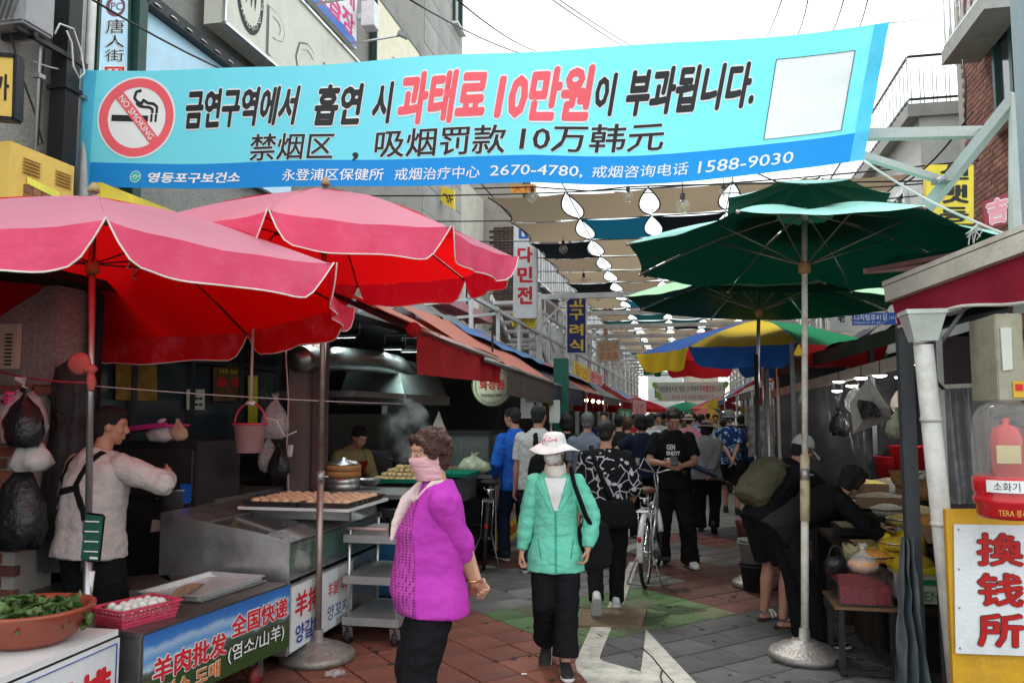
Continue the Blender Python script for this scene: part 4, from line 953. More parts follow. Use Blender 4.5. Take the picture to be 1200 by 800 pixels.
mb=MB();cloth_quad(mb,f0-V((0,0,.33)),f1-V((.0,0,.24)),f1-V((0,0,.02)),f0-V((0,0,.02)),24,5,.02,0);mb.build('valance',REDV,a1,world=True)
for k in range(6):
 y=6.3+(f1 .y-6.3)*k/5;mb=MB();mb.bar((AX-.02,y,f0 .z-.03),(-2.85,y,zA-.05),.04);mb.build('rafter',BLACKP,a1,world=True)
g0=PX(594,428,AX+.05);g1=PX(648,449,AX+.05)
a2=thing('awning','second salmon awning with a fringed brown valance','awning',(AX-1,g0 .y,2.2))
mb=MB();cloth_quad(mb,V((AX+.05,f1 .y-.9,g0 .z+.03)),g1+V((0,0,.03)),V((-2.9,g1 .y,zA+.12)),V((-2.9,f1 .y-.9,zA+.12)),16,8,seed=3);mb.build('cloth',SAL,a2,world=True)
mb=MB();mb.tube([V((AX+.05,f1 .y-.9,g0 .z)),g1],.025,8);mb.build('front_bar',STEELD,a2,world=True)
def fringe(p,q,h,n,m,par):
 mb=MB()
 def fn(s,t):b=p.lerp(q,s)-V((0,0,h*(1-t)));return b+V((.025*sin(s*n*2*pi)*(1-t),0,0))
 mb.grid(fn,n*4,3);return mb.build('valance',m,par,world=True)
fringe(g0,g1,.32,26,BRV,a2)
a=PX(437,341,-3.0);b=PX(622,412,-3.0)
mb=MB();cloth_quad(mb,V((-3.0,8.0,a.z)),V((-3.0,b.y,a.z-.1)),V((-4.0,b.y,a.z+.45)),V((-4.0,8.0,a.z+.55)),30,10,.05,.1,5)
cloth_quad(mb,V((-2.95,8.0,a.z-.16)),V((-2.93,b.y,a.z-.32)),V((-3.0,b.y,a.z-.1)),V((-3.0,8.0,a.z)),30,4,.04,0,9)
alone(mb,'tarpaulin',TARP,'crumpled grey tarpaulin spread above the salmon awnings','tarpaulin')
mb=MB();a=PX(565,396,-2.45);b=PX(705,455,-2.1)
cloth_quad(mb,a,b,b+V((-.9,0,.42)),a+V((-.6,0,.35)),20,6,.03,.05,7)
alone(mb,'tarpaulin',TARPB,'blue tarpaulin between the salmon and the far dark awnings','tarpaulin')
specs=[((648,449),(706,466),TARPD,'dark grey awning beyond the fringed one on the left',.28,TARPD),((700,462),(724,470),SAL,'small salmon awning beside the green stall sign',.1,REDV),((706,466),(760,478),TARP,'light grey sheet awning in the middle distance on the left',.15,TARP),((740,472),(765,480),REDV,'far red awning on the left',.2,REDV),((765,478),(778,481),TARPB,'far blue awning on the left',.2,TARPB),((778,480),(786,482),SAL,'farthest salmon awning on the left',.2,SAL)]
yy=g1 .y
for i,(p,q,m,lab,hv,vm)in enumerate(specs):
 a=PX(*p,AX+.02*i);zz_=2.15-.03*i
 y0=yy;y1=yy+[4.2,3.4,5,6,9,14][i];yy=y1-.1
 o=thing('awning',lab,'awning',(AX-1,y0,zz_));X1=AX+.05*i
 mb=MB();cloth_quad(mb,V((X1,y0,zz_)),V((X1,y1,zz_)),V((X1-1.,y1,zz_+.66)),V((X1-1.,y0,zz_+.66)),12,6,.02,.04,i);mb.build('cloth',m,o,world=True)
 mb=MB();mb.tube([(X1,y0,zz_),(X1,y1,zz_)],.025,8);mb.build('front_bar',STEELD,o,world=True)
 fringe(V((X1,y0,zz_-.02)),V((X1,y1,zz_-.02)),hv,12,vm,o)
 mb=MB();mb.tube([(X1,y0+.1,0),(X1,y0+.1,zz_)],.022,8);mb.build('post',GALV,o,world=True)
yy=11.5
for i,(m,lab,L_)in enumerate([(TARPD,'dark sheet awning behind the green parasols on the right',5.2),(REDV,'crumpled red awning hanging low on the right',3.5),(TARP,'grey awning in the right middle distance',5),(REDV,'far red awning on the right',6),(TARPB,'far blue awning on the right',8),(SAL,'farthest awning on the right',14)]):
 y0=yy;y1=yy+L_;yy=y1;X1=1.75-.06*i;zz_=2.3-.02*i
 o=thing('awning',lab,'awning',(X1,y0,zz_))
 mb=MB();cloth_quad(mb,V((X1,y1,zz_)),V((X1,y0,zz_)),V((X1+1.,y0,zz_+.66)),V((X1+1.,y1,zz_+.66)),12,6,.03,.05,i+20);mb.build('cloth',m,o,world=True)
 mb=MB();mb.tube([(X1,y0,zz_),(X1,y1,zz_)],.025,8);mb.build('front_bar',WHITEP,o,world=True)
 fringe(V((X1,y0,zz_-.02)),V((X1,y1,zz_-.02)),.4 if i==1 else.18,9,m,o)
 mb=MB();mb.tube([(X1,y0+.1,0),(X1,y0+.1,zz_)],.022,8);mb.build('post',WHITEP,o,world=True)
RX=fabric('shop_red_cloth',(.30,.025,.05),back=(.25,.02,.03),dirt=(.14,.03,.04),dirt_s=3,dirt_a=.5,bump=.3,bs=10,trans=(.5,.02,.04,.22))
BEIGE=paint('beam_beige',(.52,.49,.42),dirt=(.3,.26,.2),dirt_s=3)
L0=PY(1045,345,5.6);L1=PY(1240,272,4.3)
o=thing('shop_awning','red cloth awning under a beige beam at the right edge','awning',L0)
mb=MB();mb.bar(L0,L1,.10,.10);mb.bar(L0+V((.02,.03,.07)),L1+V((.02,.03,.07)),.16,.03);mb.build('beam',BEIGE,o,world=True)
mb=MB()
def fn(s,t):
 p=L0 .lerp(L1,s)-V((0,0,.05));zb_=PY(1052+s*188,383-20*min(1,s*2.2)-s*10,5.6-1.3*s).z
 if s<.08:zb_-=0
 z=p.z*(t)+zb_*(1-t)
 return V((p.x+.025*sin(s*12)*(1-t)+.03*(1-t),p.y+.02*sin(s*21)*(1-t),z))
mb.grid(fn,30,6);mb.build('cloth',RX,o,world=True)
mb=MB();mb.tube([fn(k/30,0)for k in range(31)],.010,6);mb.build('white_hem',TRIM,o,world=True)
mb=MB();mb.slab([L0+V((.0,.0,.09)),L1+V((0,0,.09)),L1+V((1.6,1.2,.35)),L0+V((1.3,1.2,.35))],.03);mb.build('roof_sheet',M('roof_sheet',(.3,.3,.29),rough=.6,dirt=(.15,.13,.1)),o,world=True)
a,b,c=PY(1013,318,6.3),PY(1180,287,5.6),PY(1050,300,6.6)
o=thing('canopy_flap','narrow teal and rusty pink canopy flap above the red awning','canopy',a)
mb=MB();mb.slab([a,b,b+V((.1,.5,.10)),c],.012);mb.build('sheet',M('flap_teal',(.05,.30,.24),rough=.4,trans=(.05,.5,.4,.3)),o,world=True)
mb=MB();mb.bar(a,b,.03);mb.bar(a,PY(1100,312,6.0),.04);mb.build('edge_bar',metal('rust_pink',(.35,.22,.2),rough=.5),o,world=True)
GRF=M('roof_green',(.010,.045,.03),rough=.5,var=.2,bump=.5,bs=8)
e0=PY(1082,372,6.2);e1=PY(908,428,11.2)
o=thing('stall_roof','dark green canvas roof over the right grain stall','roof',(1.6,8.5,2.3))
mb=MB();cloth_quad(mb,e1,e0,e0+V((1.6,.3,.35)),e1+V((1.6,.3,.35)),24,8,.03,.08,31);mb.build('canvas',GRF,o,world=True)
mb=MB();cloth_quad(mb,e1-V((0,0,.16)),e0-V((0,0,.12)),e0,e1,24,3,.02,0,33);mb.build('valance',GRF,o,world=True)
h0=PY(1078,418,6.6);h1=PY(905,462,11.6)
mb=MB();mb.bar(h1,h0,.05,.10);mb.build('beige_beam',BEIGE,o,world=True)
h0b=PY(1090,395,7.0);h1b=PY(900,450,12)
mb=MB();mb.slab([h1+V((0,0,.06)),h0+V((0,0,.06)),h0+V((1.9,.3,.3)),h1+V((1.9,.3,.3))],.02);mb.build('inner_sheet',TARPD,o,world=True)
for k in range(7):
 p=h1 .lerp(h0,k/6);mb=MB();mb.bar(p+V((0,0,.02)),p+V((1.8,.3,.25)),.035);mb.build('rafter',BLACKP,o,world=True)
DK=M('shade_black',(.008,.008,.009),rough=.7,var=.3)  # near black colour stands for the deep shade inside the stalls
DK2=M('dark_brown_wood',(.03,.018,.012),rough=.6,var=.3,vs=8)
DKG=M('dark_grey_wall',(.022,.022,.023),rough=.6,var=.3,vs=2.5,dirt=(.02,.02,.02))  # interior shade is put into this wall and floor colour
def bx(name,c,d,m,par,bevel=0.,R=None):
 mb=MB();mb.box(c,d,R);return mb.build(name,m,par,world=True,bevel=bevel)
sh=thing('food_shop','dark glazed shopfront behind the lamb stall on the left','shop front',(-4.9,6.5,0))
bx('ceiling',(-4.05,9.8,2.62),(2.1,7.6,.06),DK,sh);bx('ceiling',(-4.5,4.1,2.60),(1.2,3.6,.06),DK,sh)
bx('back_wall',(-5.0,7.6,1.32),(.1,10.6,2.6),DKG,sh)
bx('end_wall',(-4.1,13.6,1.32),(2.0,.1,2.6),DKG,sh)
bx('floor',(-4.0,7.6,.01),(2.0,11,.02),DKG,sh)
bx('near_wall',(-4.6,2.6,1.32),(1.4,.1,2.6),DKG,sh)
for y in(5.6,6.5,7.4,8.3,9.2):
 bx('mullion',(-4.9,y,1.6),(.07,.07,2.6),M('frame_dim',(.08,.08,.085),rough=.35,metal=.5),sh)
for z in(.9,2.25):bx('rail',(-4.905,7.4,z),(.06,3.6,.06),M('frame_dim'),sh)
for k in range(4):
 bx('pane',(-4.93,6.05+k*.9,1.57),(.01,.82,1.27),dglass,sh)
PAPER=M('paper',(.62,.62,.56),rough=.8,var=.05,dirt=(.45,.42,.35))
POST1=M('poster_brown',(.16,.08,.03),rough=.5,var=.6,vs=9);POST2=M('poster_yellow',(.28,.17,.03),rough=.5,var=.6,vs=7)
def posteron(name,label,px,X,m,t=.006,texts=()):
 q=[PX(a,b,X)for a,b in px];return sign(name,label,'poster',q,t,m,None,texts)
posteron('paper_notice','small cream paper notice stuck on the dark shop glass',[(219,456),(240,456),(240,480),(219,480)],-4.88,PAPER,texts=[('영업안내',(.15,.15,.85,.3),INKB,{}),('===',(.15,.4,.85,.8),INKB,{})])
posteron('food_poster','dim food poster with brown dishes on the shop glass right of the notice',[(250,430),(285,430),(285,470),(250,470)],-4.88,POST1,texts=[('메뉴',(.2,.05,.8,.2),INKY,{}),('● ●',(.1,.3,.9,.6),INKR,{})])
posteron('food_poster','dim yellowish poster on the shop glass behind the vendor',[(136,422),(184,424),(184,470),(136,468)],-4.88,POST2)
posteron('food_poster','narrow yellow strip poster beside the hanging bucket',[(291,440),(302,440),(302,500),(291,500)],-4.87,ysf)
o=thing('brick_pillar','red brick pillar at the left edge behind the hanging bags','pillar',(-4.3,4.2,0))
c0=PY(-40,483,4.3);c1=PY(30,483,4.3)
bx('core',((c0 .x+c1 .x)/2-.02,4.47,.92),(c1 .x-c0 .x-.04,.3,1.84),mortar,o)
bricks_into(o,'x',4.31,c0 .x,c1 .x+.02,.0,1.84,.21,.072,[M('pillar_brick',(.22,.07,.045),rough=.85,var=.25,bump=.4,rnd=.3),BR[1]],proud=.012,sign_=-1,near_a=c1 .x)
bx('cap',((c0 .x+c1 .x)/2,4.45,1.86),(c1 .x-c0 .x+.04,.34,.05),BR[0],o)
o=thing('stone_wall','rough grey stone wall with a cream vent panel above the brick pillar','wall',(c0 .x,4.6,1.9))
bx('wall',(c0 .x-.1,4.8,2.4),(c1 .x-c0 .x+.4,.3,1.0),granite,o)
a=PY(-10,380,4.6);b=PY(18,432,4.6)
bx('vent_panel',((a.x+b.x)/2,4.62,(a.z+b.z)/2),(b.x-a.x,.04,a.z-b.z),M('panel_cream',(.55,.52,.42),rough=.5),o)
for k in range(9):bx('vent_slat',(b.x-.06,4.595,b.z+.03+k*.025),(.05,.01,.01),BLACKP,o)
mb=MB()
def cf(s,t):
 p=PY(38+s*80,400,4.95);return V((p.x,4.95+.05*sin(s*26)+.02*sin(s*61),2.6*t+.02))
mb.grid(cf,70,8)
alone(mb,'curtain',fabric('black_curtain',(.016,.016,.018),rough=.5,bump=.4,bs=8),'gathered black curtain between the brick pillar and the glass','curtain')
mb=MB();p=PY(84,500,4.6)
prof=[(.02,.45),(.10,.38),(.13,.2),(.10,.02),(.13,-.1),(.17,-.5),(.15,-.9)]
mb.lathe(prof,p,26);mb.v=[v+V((.02*sin(v.z*30+v.x*60),.02*cos(v.x*80+v.z*20),0))for v in mb.v]
alone(mb,'covered_coat',fabric('grey_cover',(.05,.052,.055),rough=.45,bump=.6,bs=9),'dark grey cover tied at the waist hanging behind the vendor','cover')
PLB=M('plastic_black',(.015,.015,.017),rough=.35,bump=.8,bs=18,spec=.4);PLW=M('plastic_white',(.62,.60,.58),rough=.35,bump=.8,bs=15,trans=(.7,.65,.62,.35))
PLC=M('plastic_clear',(.7,.7,.7),rough=.2,bump=.8,bs=15,alpha=.35,spec=.9)
PLP=M('plastic_pinkish',(.62,.40,.38),rough=.35,bump=.8,bs=15,trans=(.7,.5,.45,.3))
def crumple(mb,amp=.02,f=9.,seed=0.):
 mb.v=[v+V((noise.noise(v*f+V((seed,0,0))),noise.noise(v*f+V((0,seed+7,0))),noise.noise(v*f+V((0,0,seed+13)))))*amp*2 for v in mb.v];return mb
def bag(name,label,c,r,h,m,seed=0.,tie=True,flat=.5,cat='bag'):
 mb=MB();pr=[(.0,0),(.7,.02),(1.,.25),(.92,.5),(.6,.75),(.25,.9),(.1,.96),(.22,1.04),(.3,1.1)]if tie else[(0,0),(.8,.02),(1,.3),(.95,.7),(.8,.95),(.7,1.)]
 mb.lathe([(a*r,b*h)for a,b in pr],(0,0,0),22);mb.v=[V((v.x,v.y*flat/.5*.7,v.z))for v in mb.v]
 crumple(mb,r*.12,3.2/r,seed);mb.v=[v+V(c)for v in mb.v]
 return alone(mb,name,m,label,cat)
p=PY(26,545,4.05)
bag('plastic_bag','crumpled black and white plastic bag hung highest on the brick pillar',p+V((0,0,.10)),.12,.32,PLB,1)
bag('plastic_bag','white plastic bag under the black one on the brick pillar',p+V((.0,.06,-.04)),.13,.2,PLW,2)
bag('plastic_bag','clear plastic bag spread behind the black bag on the pillar',p+V((-.1,.08,.12)),.16,.36,PLC,3)
bag('plastic_bag','large black sack hanging below the white bag at the left edge',p+V((-.10,.1,-.50)),.17,.5,PLB,4)
bag('plastic_bag','red plastic container hanging at the left edge by the bags',p+V((-.24,0,.08)),.07,.22,M('plastic_red',(.5,.02,.03),rough=.3),5,False)
mb=MB();q_=PY(3,470,4.05)
for k in range(4):mb.tube([q_,q_+V((.03+.01*k,0,.05-.03*k)),q_+V((.08,0,.04-.035*k))],.012,6)
alone(mb,'rubber_glove',M('glove_pink',(.6,.06,.2),rough=.5),'pink rubber glove on top of the brick pillar','glove')
for lab,a,b,m,r in(('white line strung from the pole across the shop glass',PY(62,448,4.6),PY(470,473,6.8),ROPE,.004),('red cord strung behind the left pole',PY(-10,433,4.4),PY(100,448,4.1),M('cord_red',(.4,.05,.06),rough=.7),.006)):
 cable('line',lab,catenary(a,b,.02,8),r,m,'line')
TOPD=metal('counter_top',(.22,.21,.20),rough=.42,dirt=(.10,.08,.07),dirt_s=4,dirt_a=.6)
SKYP=bpy.data.materials.new('print_landscape');SKYP.use_nodes=True;MATS['print_landscape']=SKYP
_t=SKYP.node_tree;_p=_t.nodes['Principled BSDF'];_p.inputs['Roughness'].default_value=.35
_tc=_t.nodes.new('ShaderNodeTexCoord');_n=_t.nodes.new('ShaderNodeTexNoise');_n.inputs['Scale'].default_value=5;_n.inputs['Detail'].default_value=6
_sx=_t.nodes.new('ShaderNodeSeparateXYZ');_a=_t.nodes.new('ShaderNodeMath');_a.operation='MULTIPLY_ADD';_a.inputs[1].default_value=.12;_r=_t.nodes.new('ShaderNodeValToRGB')
_t.links.new(_tc.outputs['Object'],_n.inputs['Vector']);_t.links.new(_tc.outputs['Object'],_sx.inputs[0]);_t.links.new(_n.outputs['Fac'],_a.inputs[0]);_t.links.new(_sx.outputs['Z'],_a.inputs[2])
_mr=_t.nodes.new('ShaderNodeMapRange');_mr.inputs['From Min'].default_value=-.11;_mr.inputs['From Max'].default_value=.24;_t.links.new(_a.outputs[0],_mr.inputs[0]);_t.links.new(_mr.outputs[0],_r.inputs[0])
el=_r.color_ramp.elements;el[0].position=0;el[0].color=(.03,.07,.02,1);el[1].position=1;el[1].color=(.03,.14,.45,1)
for p_,c_ in((.30,(.04,.08,.025,1)),(.36,(.09,.10,.05,1)),(.42,(.04,.06,.04,1)),(.50,(.10,.14,.12,1)),(.54,(.45,.58,.70,1)),(.68,(.10,.30,.62,1)),(.80,(.35,.5,.68,1)),(.88,(.05,.2,.52,1))):
 e=el.new(p_);e.color=c_
_t.links.new(_r.outputs[0],_p.inputs['Base Color'])
def cart(label,F0,F1,depth,ztop,zbot,name='food_cart'):
 """F0,F1: front top corners (left, right seen from the street)"""
 F0=V(F0);F1=V(F1);d=(F1-F0).normalized();bck=V((-d.y,d.x,0));
 if bck.x>0:bck=-bck
 o=thing(name,label,'cart',((F0+F1)/2+bck*depth/2)*1.0-V((0,0,ztop)))
 mb=MB();a,b,c,e=F0,F1,F1+bck*depth,F0+bck*depth
 mb.slab([a,b,c,e],.025);mb.build('top',TOPD,o,world=True)
 mb=MB();dn=V((0,0,-.027));i_=.012
 for p,q,w in((F0,F1,bck),(F1,F1+bck*depth,-d),(F0+bck*depth,F0,d),(F1+bck*depth,F0+bck*depth,-bck)):
  p=p+w*i_+dn;q=q+w*i_+dn;mb.slab([p-V((0,0,ztop-zbot-.03)),q-V((0,0,ztop-zbot-.03)),q,p],.01)
 mb.build('body',STEELD,o,world=True)
 for p in(F0+d*.15+bck*.12,F1-d*.15+bck*.12,F0+d*.15+bck*(depth-.12),F1-d*.15+bck*(depth-.12)):
  mb=MB();q=V((p.x,p.y,.075));ax=bck
  mb.tube([q-ax*.02,q+ax*.02],.06,16);w=mb.build('caster',M('caster_red',(.25,.04,.04),rough=.5),o,world=True)
  mb=MB();mb.bar(q+ax*.03,V((q.x,q.y,zbot))+ax*.03,.03,.01);mb.bar(q-ax*.03,V((q.x,q.y,zbot))-ax*.03,.03,.01);mb.build('fork',STEELD,w if False else o,world=True)
 return o,d,bck
Z1=.62
F0=G(168,742,Z1);F1=G(338,683,Z1)
c1_,d1,k1=cart('steel cart wrapped in a blue sky banner with red Chinese characters',F0,F1,.62,Z1,.24)
def front_quad(F0,F1,k,zt,zb,off=.012):
 return[V((F0 .x,F0 .y,zt))-k*off,V((F1 .x,F1 .y,zt))-k*off,V((F1 .x,F1 .y,zb))-k*off,V((F0 .x,F0 .y,zb))-k*off]
o,S=sign('cart_banner','landscape printed banner on the lamb cart with Chinese and Korean words','banner',front_quad(F0,F1,k1,Z1-.01,.22),.006,SKYP,None)
lettering(o,'羊肉批发',S,(.045,.33,.50,.66),INKR,bold=.03,outline=INKW,obold=.04)
lettering(o,'全国快递',S,(.53,.16,.975,.48),INKR,bold=.03,outline=INKW,obold=.04)
lettering(o,'염소 도매',S,(.10,.70,.46,.93),M('ink_orange',(.7,.2,.05),rough=.5),bold=.03,outline=INKW,obold=.03)
lettering(o,'(염소/山羊)',S,(.51,.56,.95,.84),INKW,bold=.01,outline=INKB,obold=.045)
E1=G(139,742,Z1);E0=E1+(G(-30,813,Z1)-E1)*1.0
c2_,d2,k2=cart('nearest white topped cart with a white signboard of red characters',E0,E1-V((0,.03,0)),.60,Z1,.24)
mb=MB();mb.slab([E0-k2*.02+V((0,0,.03)),E1-k2*.02+V((0,-.03,.03)),E1+k2*.62+V((0,-.03,.03)),E0+k2*.62+V((0,0,.03))],.028);mb.build('white_board',WHITEPL,c2_,world=True)
o,S=sign('cart_sign','white signboard with red Chinese characters on the nearest cart','sign',front_quad(E0,E1-V((0,.03,0)),k2,Z1-.01,.2,.03),.012,wsf,None)
lettering(o,'羊排',S,(.40,.25,.93,.70),INKR,bold=.04)
mb=MB()
for a,b in(((.03,.05),(.97,.05)),((.97,.05),(.97,.95)),((.97,.95),(.03,.95)),((.03,.95),(.03,.05))):mb.bar(S(*a)[0]-k2*.003,S(*b)[0]-k2*.003,.006,.003)
mb.build('border_line',INKBL,o,world=True)
LEAF=M('leaf_green',(.035,.075,.02),rough=.45,var=.5,vs=25,rnd=.3);LEAF2=M('leaf_pale',(.10,.16,.05),rough=.45,var=.4,vs=25)
bc=G(34,752,Z1+.03);bc=V((bc.x,bc.y,Z1+.032))
TER=M('basin_rust',(.30,.06,.03),rough=.35,var=.12,dirt=(.15,.04,.02),spec=.5)
o=thing('basin','rust red plastic basin heaped with green leaves on the nearest cart','basin',bc)
mb=MB();mb.lathe([(0,0),(.15,0),(.20,.03),(.255,.13),(.275,.15),(.277,.165),(.262,.168),(.245,.15),(.19,.05),(0,.04)],(0,0,0),48);mb.build('bowl',TER,o)
lm=[]
for k in range(4):
 mb=MB()
 def lf(s,t,k=k):w=.028*sin(pi*min(.999,t+.02))**.7;return V(((s-.5)*2*w,t*.13,.02*sin(t*3+k)+.012*abs(s-.5)*4+.006*sin(t*20)))
 mb.grid(lf,2,6,False);lm.append(mb.mesh('leaf',LEAF if k%3 else LEAF2))
for k in range(150):
 a=random.uniform(0,6.28);r=.2*math.sqrt(random.random());l=bpy.data.objects.new('leaf',random.choice(lm));COL.objects.link(l);l.parent=o
 l.location=(r*cos(a),r*sin(a),.10+.035*(1-(r/.2)**2)+random.uniform(0,.02));l.rotation_euler=(random.uniform(-.6,.6),random.uniform(-.6,.6),random.uniform(0,6.28));s_=random.uniform(.6,1.1);l.scale=(s_,s_,s_)
PKB=M('basket_pink',(.66,.07,.13),rough=.4,var=.05,trans=(.8,.1,.15,.15))
e0=G(128,741,Z1);e1=G(203,722,Z1);e3=G(112,716,Z1)
cB=G(160,726,Z1);ang=math.atan2((e1-e0).y,(e1-e0).x)
o=thing('basket','pink perforated plastic basket holding white eggs on the cart','basket',(cB.x,cB.y,Z1+.001),rz=ang)
Lb,Wb,Hb=.36,.25,.085
mb=MB()
def rim(w,l,z):return[V((-l/2,-w/2,z)),V((l/2,-w/2,z)),V((l/2,w/2,z)),V((-l/2,w/2,z))]
lo=rim(Wb-.04,Lb-.04,0);hi=rim(Wb,Lb,Hb)
mb.add(lo,[[0,1,2,3]])
for i in range(4):
 a,b,c,d_=lo[i],lo[(i+1)%4],hi[(i+1)%4],hi[i]
 n_=14 if i%2==0 else 9
 for k in range(n_+1):
  t=k/n_;mb.bar(a.lerp(b,t),d_.lerp(c,t),.006,.004)
 for t in(0,.25,.5,.75):mb.bar(a.lerp(d_,t),b.lerp(c,t),.004,.012)
 mb.slab([a.lerp(d_,.02),b.lerp(c,.02),b.lerp(c,.35),a.lerp(d_,.35)],.003)
 mb.bar(hi[i],hi[(i+1)%4],.018,.012)
mb.build('basket_wall',PKB,o)
EGG=M('egg_white',(.62,.64,.60),rough=.4,var=.06,vs=20,rnd=.08)
mb=MB();mb.ball((0,0,0),(.024,.024,.031),14,10);eggm=mb.mesh('egg',EGG)
n_=0
for lay in range(2):
 for i in range(6-lay):
  for j in range(4-lay):
   eo=bpy.data.objects.new('egg',eggm);COL.objects.link(eo);cs,sn=cos(ang),sin(ang)
   x=(i-(5-lay)/2)*.053+random.uniform(-.006,.006);y=(j-(3-lay)/2)*.053+random.uniform(-.006,.006)
   eo.location=(cB.x+x*cs-y*sn,cB.y+x*sn+y*cs,Z1+.03+.036*lay+.012);eo.rotation_euler=(random.uniform(0,3),random.uniform(0,3),random.uniform(0,3))
   tag(eo,'white egg heaped with others in the pink basket','egg','white eggs in the pink basket')
p=[G(214,702,Z1+.02),G(240,684,Z1+.03),G(206,690,Z1+.09),G(182,718,Z1+.07)]
mb=MB();
def cbf(s,t):q=p[3].lerp(p[0],s).lerp(p[2].lerp(p[1],s),t);return q+V((0,0,.02*sin(pi*s)))
mb.grid(cbf,8,4);mb.v+=[];o=alone(mb,'cardboard_sign',M('cardboard',(.30,.19,.11),rough=.85,var=.2,dirt=(.2,.12,.07)),'curled brown cardboard price sign propped by the pink basket','sign')
o.modifiers.new('s','SOLIDIFY').thickness=.004
lettering(o,'一个 2',lambda u,v:(cbf(u,1-v)+V((0,0,0)),V((0,-.3,1)).normalized()),(.15,.25,.85,.75),M('ink_brown',(.12,.04,.03),rough=.7),off=.005)
def tray(label,q,h=.022,m=ALU,name='tray',rimw=.012,cat='tray'):
 q=[V(a)for a in q];c=sum(q,V())/4;o=thing(name,label,cat,c)
 mb=MB();mb.slab(q,.003);mb.build('base',m,o,world=True)
 mb=MB();up=V((0,0,h))
 for i in range(4):
  a,b=q[i],q[(i+1)%4];oa=(a-c).normalized()*rimw*1.2;ob=(b-c).normalized()*rimw*1.2
  mb.slab([a,b,b+up+ob*.6,a+up+oa*.6],.003);mb.bar(a+up+oa,b+up+ob,rimw,.006)
 mb.build('rim',m,o,world=True);return o,c
TA=[G(232,707,Z1+.01),G(337,684,Z1+.01),G(341,674,Z1+.01),G(266,673,Z1+.01)]
q0=G(232,706,Z1+.004);dv=d1*.60;kv=k1*.40
TRM=metal('tray_alu',(.72,.72,.72),rough=.32,metal=.55)
tray('large dented aluminium tray at the right end of the lamb cart',[q0+V((0,0,.012)),q0+dv+V((0,0,.012)),q0+dv+kv+V((0,0,.012)),q0+kv+V((0,0,.012))],.028,TRM,rimw=.016)
tray('aluminium tray nested under the large one on the lamb cart',[q0+V((0,0,-.001))+d1*.02-k1*.01,q0+dv+V((0,0,-.005))+d1*.02-k1*.01,q0+dv+kv+V((0,0,-.005))+d1*.02-k1*.01,q0+kv+V((0,0,-.005))+d1*.02-k1*.01],.010)
for lab,a,b,w,dpt,zt in(('low dark steel counter behind the egg basket',G(30,703,.61),G(205,687,.61),0,.5,.61),('dark steel table top behind the aluminium trays',G(207,684,.61),G(322,668,.61),0,.34,.61)):
 o=thing('counter',lab,'counter',V((a.x,a.y,0)))
 dd=(b-a).normalized();kk=V((-dd.y,dd.x,0))
 mb=MB();mb.slab([a,b,b+kk*dpt,a+kk*dpt],.09);mb.build('top',TOPD,o,world=True,bevel=.004)
 for p in(a+dd*.05+kk*.05,b-dd*.05+kk*.05,a+dd*.05+kk*(dpt-.05),b-dd*.05+kk*(dpt-.05)):
  mb=MB();mb.bar((p.x,p.y,0.02),(p.x,p.y,zt-.02),.035);mb.build('leg',STEELD,o,world=True)
CX1=-2.58;CY0,CY1=5.06,6.75;CX0=-3.55
o=thing('display_case','stainless display case with sloping top behind the lamb cart','display case',((CX0+CX1)/2,(CY0+CY1)/2,0))
zf,zbk=.86,1.03
def sidep(y,t,nm):
 mb=MB();P=[(CX0,y,.12),(CX1,y,.12),(CX1,y,zf),(CX1-.18,y,zf+.045),(CX0,y,zbk)]
 n=len(P);mb.add([V(p)for p in P]+[V(p)+V((0,t,0))for p in P],[list(range(n)),[n+i for i in range(n)][::-1]]+[[i,n+i,n+(i+1)%n,(i+1)%n]for i in range(n)])
 return mb.build(nm,STEEL,o,world=True,bevel=.006)
sidep(CY0,.03,'side_panel');sidep(CY1,.03,'side_panel')
bx('lower_front',(CX1-.015,(CY0+CY1)/2+.015,.35),(.03,CY1-CY0-.04,.45),STEEL,o)
bx('bottom',((CX0+CX1)/2,(CY0+CY1)/2,.14),(CX1-CX0-.03,CY1-CY0-.06,.04),STEELD,o)
bx('back',(CX0+.02,(CY0+CY1)/2,.55),(.03,CY1-CY0-.04,.9),STEELD,o)
GLS=M('case_glass',(.4,.45,.45),rough=.05,bump=0,alpha=.12,glass=True)
mb=MB();mb.slab([(CX1-.004,CY0+.04,.60),(CX1-.004,CY1-.01,.60),(CX1-.004,CY1-.01,zf-.02),(CX1-.004,CY0+.04,zf-.02)],.005);mb.build('front_glass',GLS,o,world=True)
mb=MB();mb.slab([(CX1-.18,CY0+.04,zf+.05),(CX1-.18,CY1-.01,zf+.05),(CX0+.35,CY1-.01,zbk-.06),(CX0+.35,CY0+.04,zbk-.06)],.005);mb.build('top_glass',GLS,o,world=True)
mb=MB();mb.slab([(CX1,CY0+.035,zf),(CX1,CY1,zf),(CX1-.18,CY1,zf+.045),(CX1-.18,CY0+.035,zf+.045)],.012);mb.slab([(CX0+.35,CY0+.035,zbk-.055),(CX0+.35,CY1,zbk-.055),(CX0,CY1,zbk),(CX0,CY0+.035,zbk)],.012);mb.build('top_trim',STEEL,o,world=True)
bx('shelf',((CX0+CX1)/2,(CY0+CY1)/2,.60),(CX1-CX0-.06,CY1-CY0-.1,.01),STEELD,o)
for k,(m,lab)in enumerate(((M('green_felt',(.02,.16,.05),rough=.8),'green plastic crate inside the display case'),(PLW,'pale plastic bag inside the display case'))):
 if k==0:mb=MB();mb.box((CX1-.3,CY0+.9,.70),(.4,1.3,.18));alone(mb,'crate',m,lab,'crate',bevel=.02)
 else:bag('plastic_bag',lab,(CX1-.12,CY0+.35,.61),.10,.16,m,8)
